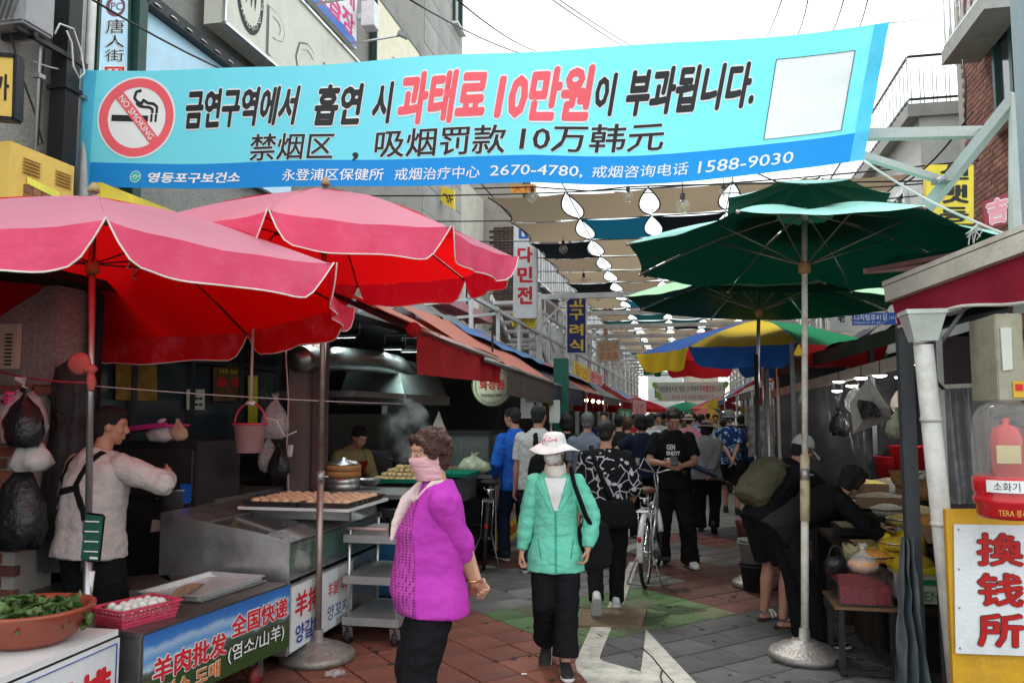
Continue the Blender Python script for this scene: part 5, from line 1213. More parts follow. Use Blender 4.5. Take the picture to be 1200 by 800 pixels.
q=[V((CX1+.012,CY0+.03,.56)),V((CX1+.012,CY0+1.05,.56)),V((CX1+.012,CY0+1.05,.14)),V((CX1+.012,CY0+.03,.14))]
sign('cart_sign','white sign with red characters under the display case, behind the pole','sign',q,.01,wsf,None,[('羊排',(.05,.12,.42,.52),INKR,dict(bold=.03)),('양갈비',(.06,.62,.44,.92),INKBL,dict(bold=.02)),('羊腿 羊肉',(.55,.2,.95,.45),INKR,{}),('양꼬치',(.55,.6,.9,.85),INKBL,{})])
BUN=M('bun',(.66,.47,.29),rough=.6,var=.15,vs=15,bump=.3,rnd=.12)
mb=MB();mb.lathe([(0,0),(.036,.002),(.043,.018),(.036,.036),(.018,.047),(0,.05)],(0,0,0),16);bunm=mb.mesh('bun',BUN)
def stock(nm,me,lab,cat,grp,pts):
 for p in pts:
  e=bpy.data.objects.new(nm,me);COL.objects.link(e);e.location=p;e.rotation_euler=(random.uniform(-.15,.15),random.uniform(-.15,.15),random.uniform(0,6));tag(e,lab,cat,grp)
DKT=metal('baking_tray',(.12,.11,.11),rough=.4)
brd=thing('white_board','white cutting board laid under the trays of buns','board',(-3.0,5.9,1.03))
mb=MB();zb_=1.035;cc=[G(292,600,zb_),G(440,603,zb_),G(428,588,zb_),G(300,588,zb_)]
X0b,X1b,Y0b,Y1b=-3.2,-2.42,5.55,6.35
mb.box(((X0b+X1b)/2,(Y0b+Y1b)/2,zb_-.02),(X1b-X0b+.1,.8,.022));mb.build('board',WHITEPL,brd,world=True)
for y in(Y0b+.15,Y1b-.15):bx('support',((X0b+X1b)/2,y,zb_-.07),(X1b-X0b,.04,.075),STEELD,brd)
for k,(xa,xb,lab)in enumerate(((X0b,X0b+.42,'left'),(X0b+.44,X1b+.04,'right'))):
 t,c=tray(f'dark baking tray of steamed buns, {lab} one of the pair',[V((xa,Y0b,zb_)),V((xb,Y0b,zb_)),V((xb,Y1b-.1,zb_)),V((xa,Y1b-.1,zb_))],.03,DKT)
 stock('bun',bunm,f'cream steamed bun on the {lab} dark baking tray','bun','steamed buns on the dark baking trays',[(xa+.06+i*(xb-xa-.1)/4,Y0b+.06+j*.105+random.uniform(-.01,.01),zb_+.004)for i in range(5)for j in range(6)])
TY0,TY1,TX0,TX1=5.78,6.42,-2.50,-2.07
o=thing('trolley','grey three shelf steel trolley on casters beside the parasol base','trolley',((TX0+TX1)/2,(TY0+TY1)/2,0))
SHF=metal('trolley_shelf',(.38,.38,.38),rough=.45,metal=.5)
for z in(.20,.50,.80):
 mb=MB();mb.box(((TX0+TX1)/2,(TY0+TY1)/2,z),(TX1-TX0,TY1-TY0,.02));mb.box(((TX0+TX1)/2,TY0,z-.018),(TX1-TX0+.01,.012,.058));mb.box((TX1,(TY0+TY1)/2,z-.018),(.012,TY1-TY0+.01,.058));mb.box((TX0,(TY0+TY1)/2,z-.018),(.012,TY1-TY0+.01,.058));mb.box(((TX0+TX1)/2,TY1,z-.018),(TX1-TX0+.01,.012,.058));mb.build('shelf',SHF,o,world=True)
for x in(TX0+.03,TX1-.03):
 for y in(TY0+.03,TY1-.03):
  mb=MB();mb.tube([(x,y,.12),(x,y,.86)],.013,8);mb.build('leg',ALU,o,world=True)
  mb=MB();mb.tube([(x-.015,y,.062),(x+.015,y,.062)],.05,16);w=mb.build('caster',BLACKR,o,world=True)
  mb=MB();mb.bar((x-.024,y,.06),(x-.024,y-.02,.14),.03,.004);mb.bar((x+.024,y,.06),(x+.024,y-.02,.14),.03,.004);mb.build('fork',ALU,o,world=True)
mb=MB();mb.tube([(TX0+.03,TY0-.02,.86),(TX1-.03,TY0-.02,.86)],.012,8);mb.build('handle',M('handle_pink',(.5,.32,.32),rough=.4),o,world=True)
mb=MB();mb.box((TX1-.04,TY0-.02,.86),(.05,.05,.09));mb.build('handle_joint',BLACKR,o,world=True)
mb=MB();mb.box((-2.35,6.9,.42),(.5,.5,.5));alone(mb,'crate',M('crate_blue',(.02,.12,.25),rough=.5),'blue plastic crate on the ground behind the trolley','crate',bevel=.02)
o=thing('counter','long steel food counter behind the trolley','counter',(-2.7,8.0,0))
bx('top',(-2.72,7.9,1.0),(.75,2.5,.04),STEELD,o);bx('front',(-2.36,7.9,.87),(.03,2.5,.22),STEELD,o);bx('body',(-2.80,7.9,.42),(.55,2.4,.78),DK,o)
o=thing('counter','steel fried food counter behind the black bicycle','counter',(-2.5,9.6,0))
bx('top',(-2.55,9.95,.98),(.75,1.5,.04),STEELD,o);bx('front',(-2.19,9.95,.82),(.03,1.5,.28),STEELD,o);bx('body',(-2.6,9.95,.4),(.55,1.45,.7),DK,o)
q=[V((-2.15,9.3,.93)),V((-2.15,10.6,.93)),V((-2.15,10.6,.12)),V((-2.15,9.3,.12))]
o,S=sign('food_poster','poster of sausages with a yellow lower band on the counter front','poster',q,.01,M('poster_pink',(.5,.38,.38),rough=.5,var=.5,vs=9),None)
mb=MB();mb.slab([S(0,1)[0]+V((.003,0,0)),S(1,1)[0]+V((.003,0,0)),S(1,.7)[0]+V((.003,0,0)),S(0,.7)[0]+V((.003,0,0))],.002);mb.build('yellow_band',ysf,o,world=True)
lettering(o,'1줄 2000',S,(.1,.76,.9,.93),INKR,bold=.03,off=.006)
for k in range(7):
 mb=MB();u0=.12+.12*k;mb.tube([S(u0,.62-.02*(k%3))[0]+V((.004,0,0)),S(u0+.05,.4)[0]+V((.004,0,0)),S(u0+.02,.12+.03*(k%2))[0]+V((.004,0,0))],.035,6,flat=.1,up=(1,0,0));mb.build('printed_sausage',M('print_sausage',(.5,.12,.08),rough=.5,var=.4,vs=20),o,world=True)
GT=M('tray_green',(.0,.22,.13),rough=.4)
zc=1.04
tg,c=tray('green plastic tray heaped with dumplings',[V((-2.95,7.35,zc+.02)),V((-2.35,7.35,zc+.02)),V((-2.35,7.85,zc+.02)),V((-2.95,7.85,zc+.02))],.03,GT)
tg2,c2=tray('empty green plastic tray behind the dumpling heap',[V((-2.85,8.15,zc+.02)),V((-2.2,8.15,zc+.02)),V((-2.2,8.7,zc+.02)),V((-2.85,8.7,zc+.02))],.03,GT)
mb=MB();mb.ball((0,0,.02),(.03,.024,.022),10,7);crumple(mb,.004,60);dm=mb.mesh('dumpling',M('dumpling',(.60,.48,.24),rough=.55,var=.15,vs=30,rnd=.15))
pts=[]
for lay in range(4):
 n=[9,7,5,3][lay];m_2=[7,5,3,2][lay]
 for i in range(n):
  for j in range(m_2):pts.append((-2.67+(i-(n-1)/2)*.055+random.uniform(-.01,.01),7.58+(j-(m_2-1)/2)*.06+random.uniform(-.01,.01),zc+.03+lay*.034))
stock('dumpling',dm,'yellowish dumpling in the heap on the green tray','dumpling','dumplings heaped on the green tray',pts)
p=PY(375,580,7.0);p.z=1.02
o=thing('steamer','bamboo steamer stacked on steel tiers on the counter','steamer',(-3.05,7.0,1.02))
mb=MB();mb.lathe([(0,0),(.15,0),(.155,.05),(.15,.055),(.155,.06),(.155,.115),(.0,.115)],n=30);mb.build('steel_tier',STEEL,o)
for k in range(2):
 mb=MB();mb.lathe([(0,.118+k*.055),(.16,.118+k*.055),(.16,.168+k*.055),(0,.168+k*.055)],n=30);mb.build('bamboo_tier',M('bamboo',(.42,.20,.07),rough=.55,var=.2,vs=20),o)
mb=MB();mb.lathe([(.15,.23),(.12,.255),(.03,.27),(.02,.29),(0,.29)],n=30);mb.build('lid',STEEL,o)
mb=MB();mb.box((-3.05,7.1,.98),(.5,.9,.06));alone(mb,'shelf',STEELD,'steel shelf under the bamboo steamer','shelf')
o=thing('bowl','pale metal mixing bowl beside the bamboo steamer','bowl',(-2.86,7.15,1.045));mb=MB();mb.lathe([(0,0),(.06,0),(.12,.06),(.125,.065),(.11,.06),(.05,.012),(0,.01)],n=24);mb.build('body',ALU,o)
for lab,x,y,r,h in(('steel stock pot below the green tray',-2.55,7.0,.20,.26),('steaming black cauldron in the kitchen alcove',-3.5,8.6,.28,.3),('steel pot beside the black burner',-3.75,5.55,.13,.22),('round steel vat on the counter behind the steamer',-3.25,9.4,.2,.2)):
 o=thing('pot',lab,'pot',(x,y,.62 if 'stock' in lab else 1.0 if 'black c' in lab else.92 if 'beside' in lab else 1.0))
 m=STEELD if 'black' in lab and 'beside' not in lab else STEEL
 mb=MB();mb.lathe([(0,0),(r,0),(r,h),(r+.012,h+.005),(r-.01,h),(r-.01,.02),(0,.015)],n=30);mb.build('body',m,o)
 for s in(-1,1):mb=MB();mb.tube([(s*r,-.05,h*.7),(s*(r+.04),-.04,h*.7),(s*(r+.04),.04,h*.7),(s*r,.05,h*.7)],.008,6);mb.build('handle',m,o)
for k,(px,lab)in enumerate(((230,'left taller'),(245,'right shorter'))):
 b0=PY(px,573,6.3);o=thing('tub_stack',f'{lab} stack of white lidded tubs in the dark kitchen','tubs',(b0 .x,6.3+.1*k,b0 .z))
 for j in range(5-k//1 if k else 5):
  mb=MB();mb.lathe([(0,j*.062),(.075,j*.062),(.082,j*.062+.05),(.088,j*.062+.052),(.088,j*.062+.06),(0,j*.062+.06)],n=22);mb.build('tub',WHITEPL,o)
b0=PY(262,600,6.2)
o=thing('worktable','dark kitchen table carrying tubs, wok and pots','table',(-4.0,6.3,0));bx('top',(-4.1,6.3,.97 if False else PY(230,575,6.3).z-.02),(1.1,1.1,.04),STEELD,o)
zt_=PY(230,575,6.3).z-.04
for x in(-4.6,-3.62):
 for y in(5.8,6.8):bx('leg',(x,y,zt_/2),(.05,.05,zt_-.01),STEELD,o)
o=thing('wok','black wok with a lid on the kitchen table','wok',(PY(262,576,6.15).x,6.15,zt_+.02));mb=MB();mb.lathe([(0,0),(.08,.01),(.16,.07),(.17,.075),(.12,.11),(.04,.13),(.03,.16),(0,.16)],n=26);mb.build('body',M('wok_black',(.02,.02,.02),rough=.3),o);mb=MB();mb.tube([(-.17,0,.07),(-.26,0,.09)],.015,8);mb.build('handle',BLACKR,o)
mc=PY(190,560,5.5)
o=thing('steel_cabinet','dark steel oven cabinet with a blue sticker behind the vendor','cabinet',(mc.x,5.75,0))
CW=.75
bx('body',(mc.x-.08,5.8,.75),(CW,.6,1.5),metal('cabinet_dark',(.10,.10,.105),rough=.35),o,.01)
bx('upper_door',(mc.x-.08,5.485,1.27),(CW-.06,.02,.34),metal('cabinet_door',(.15,.15,.155),rough=.3),o,.005)
bx('lower_door',(mc.x-.08,5.485,.62),(CW-.06,.02,.84),M('cabinet_door'),o,.005)
mb=MB();mb.tube([(mc.x+.06,5.44,1.22),(mc.x+.16,5.44,1.22)],.03,12);mb.build('handle',BLACKR,o,world=True)
mb=MB();mb.slab([(mc.x+.1,5.47,.85),(mc.x+.30,5.47,.88),(mc.x+.30,5.47,.95),(mc.x+.1,5.47,.92)],.002);mb.build('blue_sticker',blu,o,world=True)
mb=MB();mb.slab([(mc.x-.06,5.47,.83),(mc.x+.09,5.47,.85),(mc.x+.10,5.47,.93),(mc.x-.05,5.47,.92)],.002);mb.build('white_sticker',PAPER,o,world=True)
bx('glow_label',(mc.x+.22,5.47,1.12),(.09,.004,.14),blu,o)  # flat blue label on the cabinet front
o=thing('tray','magenta plastic tray lying on the steel cabinet','tray',(mc.x-.1,5.6,1.52));mb=MB();mb.box((mc.x-.12,5.55,1.60),(.42,.3,.02),Matrix.Rotation(-.10,3,'Y'));mb.box((mc.x-.12,5.41,1.61),(.42,.012,.035),Matrix.Rotation(-.10,3,'Y'));mb.build('body',M('tray_magenta',(.5,.04,.22),rough=.4),o,world=True,bevel=.004)
bag('plastic_bag','knotted white bags and cloths on the steel cabinet',(mc.x-.02,5.5,1.50),.12,.15,PLW,11)
bag('cloth_bundle','beige cloth bundle beside the magenta tray',(mc.x+.1,5.52,1.51),.08,.14,fabric('cloth_beige',(.45,.32,.22)),12,cat='cloth')
hb=PY(293,505,5.6)
o=thing('bucket','pale pink plastic bucket with a red rim hanging from a cord','bucket',hb+V((0,0,-.16)))
mb=MB();mb.lathe([(0,0),(.095,0),(.118,.21),(.128,.212),(.126,.222),(.11,.21),(.09,.01),(0,.01)],n=28);mb.build('body',M('bucket_pale',(.62,.36,.36),rough=.4,trans=(.8,.4,.4,.3)),o)
mb=MB();mb.lathe([(.118,.205),(.132,.207),(.132,.222),(.116,.222)],n=28);mb.build('rim',M('plastic_red2',(.5,.04,.07),rough=.35),o)
mb=MB();mb.tube([(.13*cos(t),0,.21+.16*sin(t))for t in[pi*k/14 for k in range(15)]],.008,6);mb.build('handle',M('plastic_red2'),o)
mb=MB();mb.tube([(-.035,0,.37),(.035,0,.37)],.016,8);mb.build('grip',WHITEPL,o)
cable('cord','pale elastic cord holding up the hanging bucket',[hb+V((0,0,.21)),hb+V((.0,0,.5)),hb+V((.01,0,1.2))],.012,M('cord_pale',(.5,.38,.36),rough=.7),'cord')
cable('cord','white loop of string tied to the bucket handle',[hb+V((.13,0,.10)),hb+V((.2,.03,.08)),hb+V((.26,.05,-.04)),hb+V((.34,.08,.0))],.005,ROPE,'cord')
pz=PX(350,590,-3.4)
o=thing('steel_post','grey brown square steel post behind the hanging bucket','post',(-3.4,pz.y,0))
POSTM=paint('post_greybrown',(.17,.14,.13),dirt=(.08,.06,.05),dirt_s=4)
bx('shaft',(-3.4,pz.y,1.45),(.17,.17,2.9),POSTM,o,.008);bx('side_flange',(-3.23,pz.y+.05,1.45),(.12,.08,2.88),M('post_darker',(.10,.07,.065),rough=.6),o)
p=PY(315,500,6.3)
bag('plastic_bag','clear plastic bag hung beside the steel post',p+V((.05,0,-.10)),.12,.34,PLC,14)
bag('plastic_bag','dark plastic bag hung low on the steel post',p+V((.1,0,-.42)),.10,.26,PLB,15)
bag('plastic_bag','grey plastic bag under the clear one by the steel post',p+V((-.02,.05,-.38)),.09,.28,PLC,16)
cable('cord','thin pale cable running down the steel post',[PY(334,395,6.5),PY(338,470,6.5),PY(336,520,6.5),PY(340,620,6.5)],.008,M('cord_pale'),'cable')
bx_=thing('switch_box','small white switch box on the cable by the post','switch',PY(340,528,6.45));mb=MB();mb.box(PY(340,528,6.45),(.04,.03,.10),Matrix.Rotation(.15,3,'Y'));mb.build('case',WHITEPL,bx_,world=True,bevel=.005)
DUCT=metal('duct_foil',(.22,.24,.24),rough=.33,dirt=(.05,.04,.03))
o=thing('exhaust_duct','ribbed dark foil duct curving down to the kitchen hood','duct',(-3.4,7.8,2.2))
path=[PX(350,421,-3.3),PX(400,421,-3.3),PX(438,423,-3.3),PX(464,428,-3.3),PX(479,439,-3.35),PX(486,456,-3.45)]
pp=[]
for i in range(len(path)-1):
 for k in range(14):pp.append(path[i].lerp(path[i+1],k/14))
mb=MB();mb.tube(pp,[.115+.008*(i%2)for i in range(len(pp))],20);mb.build('flex_duct',DUCT,o,world=True)
HOODM=metal('hood_steel',(.20,.25,.24),rough=.4,metal=.5)  # steel colour tinted teal to stand for the lamp light on it
o=thing('extractor_hood','teal lit steel extractor hood with a dark lip','hood',(-3.6,9.6,1.8))
X_h=-3.1
tl,tr_,bl_,br_=PX(455,425,-3.7),PX(508,428,-3.7),PX(424,478,X_h),PX(508,478,X_h)
zt,zb=max(tl.z,tr_.z)+.05,(bl_.z+br_.z)/2
y0,y1=PX(474,466,X_h).y,PX(526,466,X_h).y;zt=PX(500,428,X_h).z+.05;zb=PX(500,464,X_h).z;yl0=PX(416,466,X_h).y
P8=[V((X_h,y0,zb)),V((X_h,y1,zb)),V((-3.9,y1,zb)),V((-3.9,y0,zb)),V((-3.3,y0+.25,zt)),V((-3.3,y1-.1,zt)),V((-3.85,y1-.1,zt)),V((-3.85,y0+.25,zt))]
mb=MB();mb.add(P8,[[0,1,5,4],[1,2,6,5],[2,3,7,6],[3,0,4,7],[4,5,6,7]]);mb.build('canopy',HOODM,o,world=True)
mb=MB()
for a,b in((0,1),(1,2),(2,3),(3,0)):mb.bar(P8[a]-V((0,0,.05)),P8[b]-V((0,0,.05)),.03,.12)
mb.box((-3.5,(yl0+y0)/2,zb-.02),(.8,y0-yl0,.06));mb.build('lip',STEELD,o,world=True)
bx('back_splash',(-3.95,(yl0+y1)/2,1.3),(.03,y1-yl0,.8),metal('splash_steel',(.14,.14,.13),rough=.4),o)
LED=M('led_panel',emit=(.85,1,.98),rgb=(1,1,1),es=9)
for i,(px,py,Y)in enumerate(((372,384,6.8),(408,393,7.4),(463,407,8.6),(483,410,8.9))):
 p=PY(px,py,Y);o=thing('floodlight',f'lit white LED floodlight under the stall roof, {["leftmost by the parasol", "second from the left", "left one of the close pair", "right one of the close pair"][i]}','floodlight',p)
 R_2=Matrix.Rotation(radians(25),3,'X')
 mb=MB();mb.box((0,0,.02),(.24,.17,.03),R_2);mb.build('housing',BLACKP,o)
 mb=MB();mb.box(V((0,-.008,.001)),(.20,.13,.008),R_2);mb.build('led_panel',LED,o)
 mb=MB();mb.tube([(-.12,0,.02),(-.12,0,.14),(.12,0,.14),(.12,0,.02)],.006,6);mb.tube([(0,0,.14),(0,0,.35)],.006,6);mb.build('bracket',STEELD,o)
 ld=bpy.data.lights.new('floodlight_light','AREA');ld.energy=3;ld.size=.18;ld.color=(.85,1,.97);lo_=bpy.data.objects.new('floodlight_light',ld);COL.objects.link(lo_);lo_.parent=o;lo_.location=(0,-.02,-.02);lo_.rotation_euler=(radians(25),0,0)
STM=bpy.data.materials.new('steam');STM.use_nodes=True;t_=STM.node_tree;t_.nodes.clear();o1=t_.nodes.new('ShaderNodeOutputMaterial');pv=t_.nodes.new('ShaderNodeVolumePrincipled');tc2=t_.nodes.new('ShaderNodeTexCoord');nn=t_.nodes.new('ShaderNodeTexNoise');nn.inputs['Scale'].default_value=4.5;nn.inputs['Detail'].default_value=5
cr=t_.nodes.new('ShaderNodeMapRange');cr.inputs['From Min'].default_value=.48;cr.inputs['From Max'].default_value=.75;cr.inputs['To Max'].default_value=5;t_.links.new(tc2 .outputs['Object'],nn.inputs['Vector']);t_.links.new(nn.outputs['Fac'],cr.inputs[0]);t_.links.new(cr.outputs[0],pv.inputs['Density']);pv.inputs['Color'].default_value=(.8,.8,.8,1);t_.links.new(pv.outputs[0],o1 .inputs['Volume'])
mb=MB();mb.ball((-3.0,8.5,1.52),(.32,.35,.36),16,10);tag(alone(mb,'steam',STM,'pale steam rising from the black cauldron','steam'),kind='stuff')
pc=PY(577,452,9.6);R0=.24
o=thing('round_sign','round cream sign with red Korean letters under the awning','sign',pc)
RX90=Matrix.Rotation(pi/2,3,'X')
mb=MB();mb.lathe([(0,-.03),(R0,-.03),(R0,.03),(0,.03)],pc,48,RX90);mb.build('body',M('sign_round',(.62,.63,.44),rough=.4),o,world=True)
mb=MB();mb.lathe([(R0*.85,.032),(R0*.85,.036),(R0*.87,.036),(R0*.87,.032)],pc,48,RX90);mb.lathe([(R0,-.035),(R0+.012,-.035),(R0+.012,.036),(R0,.036)],pc,48,RX90);mb.build('ring',M('sign_ring',(.10,.13,.08),rough=.5),o,world=True)
Sr=lambda u,v:(pc+V(((u-.5)*2*R0,-.035,(.5-v)*2*R0)),V((0,-1,0)))
lettering(o,'화장품',Sr,(.17,.34,.83,.60),INKR,bold=.03);lettering(o,'010-8363-9901',Sr,(.22,.70,.78,.78),INKB,bold=.01);lettering(o,'중국',Sr,(.34,.12,.66,.26),INKB,bold=.02)
mb=MB();mb.bar(pc+V((0,0,R0)),pc+V((0,0,R0+.5)),.02);mb.build('hanger',BLACKP,o,world=True)
gx0,gx1,gy0,gy1,gz0,gz1=-2.85,-2.22,9.3,10.3,1.0,1.47
o=thing('glass_case','black framed glass case of fried food on the counter','display case',((gx0+gx1)/2,(gy0+gy1)/2,gz0))
mb=MB()
for x in(gx0,gx1):
 for y in(gy0,gy1):mb.bar((x,y,gz0),(x,y,gz1),.03)
for z in(gz0+.015,gz1):
 for a,b in(((gx0,gy0),(gx1,gy0)),((gx1,gy0),(gx1,gy1)),((gx0,gy1),(gx1,gy1)),((gx0,gy0),(gx0,gy1))):mb.bar((*a,z),(*b,z),.03)
mb.build('frame',BLACKP,o,world=True)
bx('roof',((gx0+gx1)/2,(gy0+gy1)/2,gz1+.02),(gx1-gx0+.04,gy1-gy0+.04,.015),BLACKP,o)
mb=MB();mb.slab([(gx0,gy0,gz0),(gx1,gy0,gz0),(gx1,gy0,gz1),(gx0,gy0,gz1)],.004);mb.slab([(gx1,gy0,gz0),(gx1,gy1,gz0),(gx1,gy1,gz1),(gx1,gy0,gz1)],.004);mb.build('pane',GLS,o,world=True)
mb=MB();mb.box((0,0,.01),(.12,.045,.02));ff=None
fm=MB();fm.ball((0,0,.02),(.06,.03,.02),8,6);crumple(fm,.006,50);fmm=fm.mesh('fried_food',M('fried_gold',(.50,.26,.07),rough=.6,var=.3,vs=30,rnd=.2))
stock('fried_fritter',fmm,'golden fried fritter inside the glass case','fritter','fritters inside the glass case',[(gx0+.1+i*.11,gy0+.12+j*.13,gz0+.03)for i in range(5)for j in range(6)])
pv_=PX(556,560,-2.35)
bag('vegetable_bag','clear bag stuffed with pale green vegetables on the counter',(pv_.x,pv_.y,1.03),.2,.2,M('veg_bag',(.40,.44,.30),rough=.3,var=.4,vs=14,bump=.8,bs=18),21,True)
mb=MB();
def pf(s,t):return PY(514,482,7.9)+V(((s-.5)*.28*(1-t),.03*sin(s*9),-.34*(1-t)))
mb.grid(pf,8,6);alone(mb,'plastic_bag',PLW,'folded pale plastic bag hung to a point above the woman in purple','bag')
for i,(px,py,w,h,Y,m,lab)in enumerate([(627,460,.28,.28,11.5,M('screen_dim',(.2,.22,.22),rough=.3),'small grey screen mounted under the brown fringed awning'),(650,482,.16,.34,12,PAPER,'cream paper list hung beside the green pillar'),(618,478,.2,.3,11.8,WHITEPL,'white paper card hung left of the list'),]):
 p=PY(px,py,Y);mb=MB();mb.box(p,(w,.03,h));alone(mb,['screen','paper_list','card'][i],m,lab,['screen','paper','card'][i],bevel=.004)
mb=MB();p=PY(658,500,13.2);mb.box((p.x,13.2,1.3),(.22,.22,2.6));alone(mb,'green_pillar',M('pillar_green',(.01,.09,.06),rough=.5),'dark green square pillar between left stalls','pillar')
for i in range(10):
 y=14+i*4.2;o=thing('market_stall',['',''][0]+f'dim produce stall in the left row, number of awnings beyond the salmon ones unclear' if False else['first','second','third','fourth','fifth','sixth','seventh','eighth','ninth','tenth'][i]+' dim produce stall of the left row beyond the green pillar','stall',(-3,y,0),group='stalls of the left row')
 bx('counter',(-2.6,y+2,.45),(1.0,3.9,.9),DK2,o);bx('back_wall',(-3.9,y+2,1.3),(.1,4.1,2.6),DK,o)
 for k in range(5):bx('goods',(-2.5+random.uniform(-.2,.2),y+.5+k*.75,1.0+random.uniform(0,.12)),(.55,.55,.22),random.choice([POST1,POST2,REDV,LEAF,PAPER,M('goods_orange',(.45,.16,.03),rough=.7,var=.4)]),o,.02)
 mb=MB()
 for k in range(6):mb.tube([(-2.4,y+.4+k*.6,2.1),(-2.4,y+.4+k*.6+.04,1.75)],[.03,.06],6)
 mb.build('hanging_goods',random.choice([POST2,REDV,DK2]),o,world=True)
 for k in range(3):
  mb=MB();mb.ball((-2.2,y+.6+k*1.4,2.0),.045,8,6);mb.build('lamp',M('warm_lamp',rgb=(1,1,1),emit=(1,.85,.6),es=6),o,world=True)
pysign('stall_sign','green oval stall sign with pale script in the middle distance',[(724,479),(740,479),(740,490),(724,490)],19,.06,M('sign_leaf',(.03,.20,.06),rough=.4),None,[('과일',(.15,.2,.85,.8),INKW,{})])
pysign('stall_sign','pink lettered board over a stall in the middle distance',[(742,468),(757,470),(757,486),(742,488)],20,.05,M('sign_pink'),None,[('김밥',(.15,.2,.85,.8),INKR,{})])
mb=MB();p=G(392,789,.03);mb.ball(p,(.07,.04,.02),14,8);crumple(mb,.015,30);alone(mb,'litter',PLC,'crumpled clear plastic scrap beside the parasol base','litter')
mb=MB();p=G(614,789,.0175);mb.box(p,(.035,.02,.002),Matrix.Rotation(.4,3,'Z'));alone(mb,'paper_scrap',INKW,'tiny white paper scrap on the red pavers','litter')
o=thing('stall_enclosure','dark back wall and plastic sheeting of the right grain stall','stall',(2.6,8,0))
bx('back_wall',(2.75,8.6,1.25),(.08,6.4,2.5),DKG,o);bx('far_wall',(1.95,11.4,1.25),(1.5,.06,2.4),M('sheet_grey',(.05,.05,.055),rough=.4,bump=.6,bs=5),o)
PSH=M('plastic_sheet',(.10,.10,.11),rough=.25,bump=1.,bs=4,alpha=.14,spec=.6,dirt=(.4,.4,.4),dirt_s=3)
mb=MB()
def ps(s,t):return V((1.15+1.5*s,8.9+.22*noise.noise(V((s*5,t*1.2,3)))+.06*noise.noise(V((s*16,t*3,7))),1.05+1.15*t))
mb.grid(ps,40,8);mb.build('plastic_sheet',PSH,o,world=True)
mb=MB()
def ps2(s,t):return V((2.62+.16*noise.noise(V((s*9,t*2,5))),5.6+3.2*s,1.1+1.1*t))
mb.grid(ps2,40,6);mb.build('plastic_sheet',PSH,o,world=True)
for x,y,in((1.12,8.9),(1.9,8.9),(2.6,8.9),(1.05,11.3),(2.62,5.6)):mb=MB();mb.bar((x,y,0),(x,y,2.45),.045);mb.build('post',M('post_dim',(.09,.09,.1),rough=.4,metal=.5),o,world=True)
LWM=M('lamp_oval',rgb=(1,1,1),emit=(1,.98,.92),es=5)
for i,(px,py,Y)in enumerate(((983,447,8.2),(1009,443,7.6),(1031,440,7.2),(1057,442,6.9),(998,452,8.6),(981,458,9.2))):
 p=PY(px,py,Y);l=thing('pendant_lamp',f'small lit oval ceiling lamp in the right stall, {["first", "third", "fourth", "rightmost", "second", "lowest"][i]} from the left','lamp',p,group='oval lamps in the right stall')
 mb=MB();mb.ball((0,0,0),(.055,.055,.016),16,8);mb.build('glowing_disc',LWM,l);mb=MB();mb.lathe([(.0,.03),(.06,.012),(.062,.004)],n=16);mb.build('shade',STEELD,l);mb=MB();mb.tube([(0,0,.02),(0,0,.12)],.004,5);mb.build('stem',BLACKR,l)
ld=bpy.data.lights.new('stall_lamp_light','POINT');ld.energy=18.0;ld.shadow_soft_size=.1;ld.color=(1,.97,.9);lo_=bpy.data.objects.new('stall_lamp_light',ld);COL.objects.link(lo_);lo_.parent=l;lo_.location=(.4,-1.2,-.12)  # fill light added over the goods, set apart from the oval lamps
FX0,FX1,FY0,FY1=.98,1.30,5.80,6.35
a=G(985,795);c=G(1048,795)
FX0,FX1,FY0=a.x,a.x+.36,a.y
FY1=FY0+.5;FX1=PY(1050,712,FY0).x
o=thing('low_table','low black steel table carrying the box of red beans','table',((FX0+FX1)/2,(FY0+FY1)/2,0))
zt=PY(1000,713,FY0).z
bx('top',((FX0+FX1)/2,(FY0+FY1)/2,zt),(FX1-FX0+.04,FY1-FY0,.02),metal('rusty_edge',(.2,.12,.07),rough=.6,dirt=(.35,.15,.05),dirt_s=12,dirt_a=.9),o)
for x in(FX0+.02,FX1-.02):
 for y in(FY0+.02,FY1-.03):mb=MB();mb.bar((x,y,.016),(x,y,zt-.012),.035);mb.build('leg',BLACKP,o,world=True)
mb=MB();mb.bar((FX0,FY0+.02,.045),(FX1,FY0+.02,.045),.03);mb.bar((FX0+.02,FY0,.045),(FX0+.02,FY1,.045),.03);mb.build('stretcher',BLACKP,o,world=True)
CLB=M('clear_box',(.15,.15,.15),rough=.1,bump=0,alpha=.05,glass=True)
RBN=M('red_beans',(.24,.016,.03),rough=.4,var=.7,vs=55,bump=1.,bs=70)
def grain_box(lab,cx,cy,z,w,d,h,gm,fill=.8,box=CLB,nm='grain_box'):
 o=thing(nm,lab,'box',(cx,cy,z))
 mb=MB();t=.006
 mb.box((cx,cy,z+t/2),(w,d,t))
 for sx,sy,ww,dd in((0,-d/2,w,t),(0,d/2,w,t),(-w/2,0,t,d-t),(w/2,0,t,d-t)):mb.box((cx+sx,cy+sy,z+h/2+t),(ww,dd,h))
 mb.build('wall',box,o,world=True)
 mb=MB();mb.grid(lambda s,t2:V((cx+(s-.5)*(w-.02),cy+(t2-.5)*(d-.02),z+h*fill*(.85+.3*sin(pi*s)*sin(pi*t2))+.006*noise.noise(V((s*30,t2*30,cx))))),20,20)
 mb.add([(cx-w/2+.01,cy-d/2+.01,z+.01),(cx+w/2-.01,cy-d/2+.01,z+.01),(cx+w/2-.01,cy-d/2+.01,z+h*fill*.85),(cx-w/2+.01,cy-d/2+.01,z+h*fill*.85)],[[0,1,2,3]])
 mb.build('grain',gm,o,world=True);return o
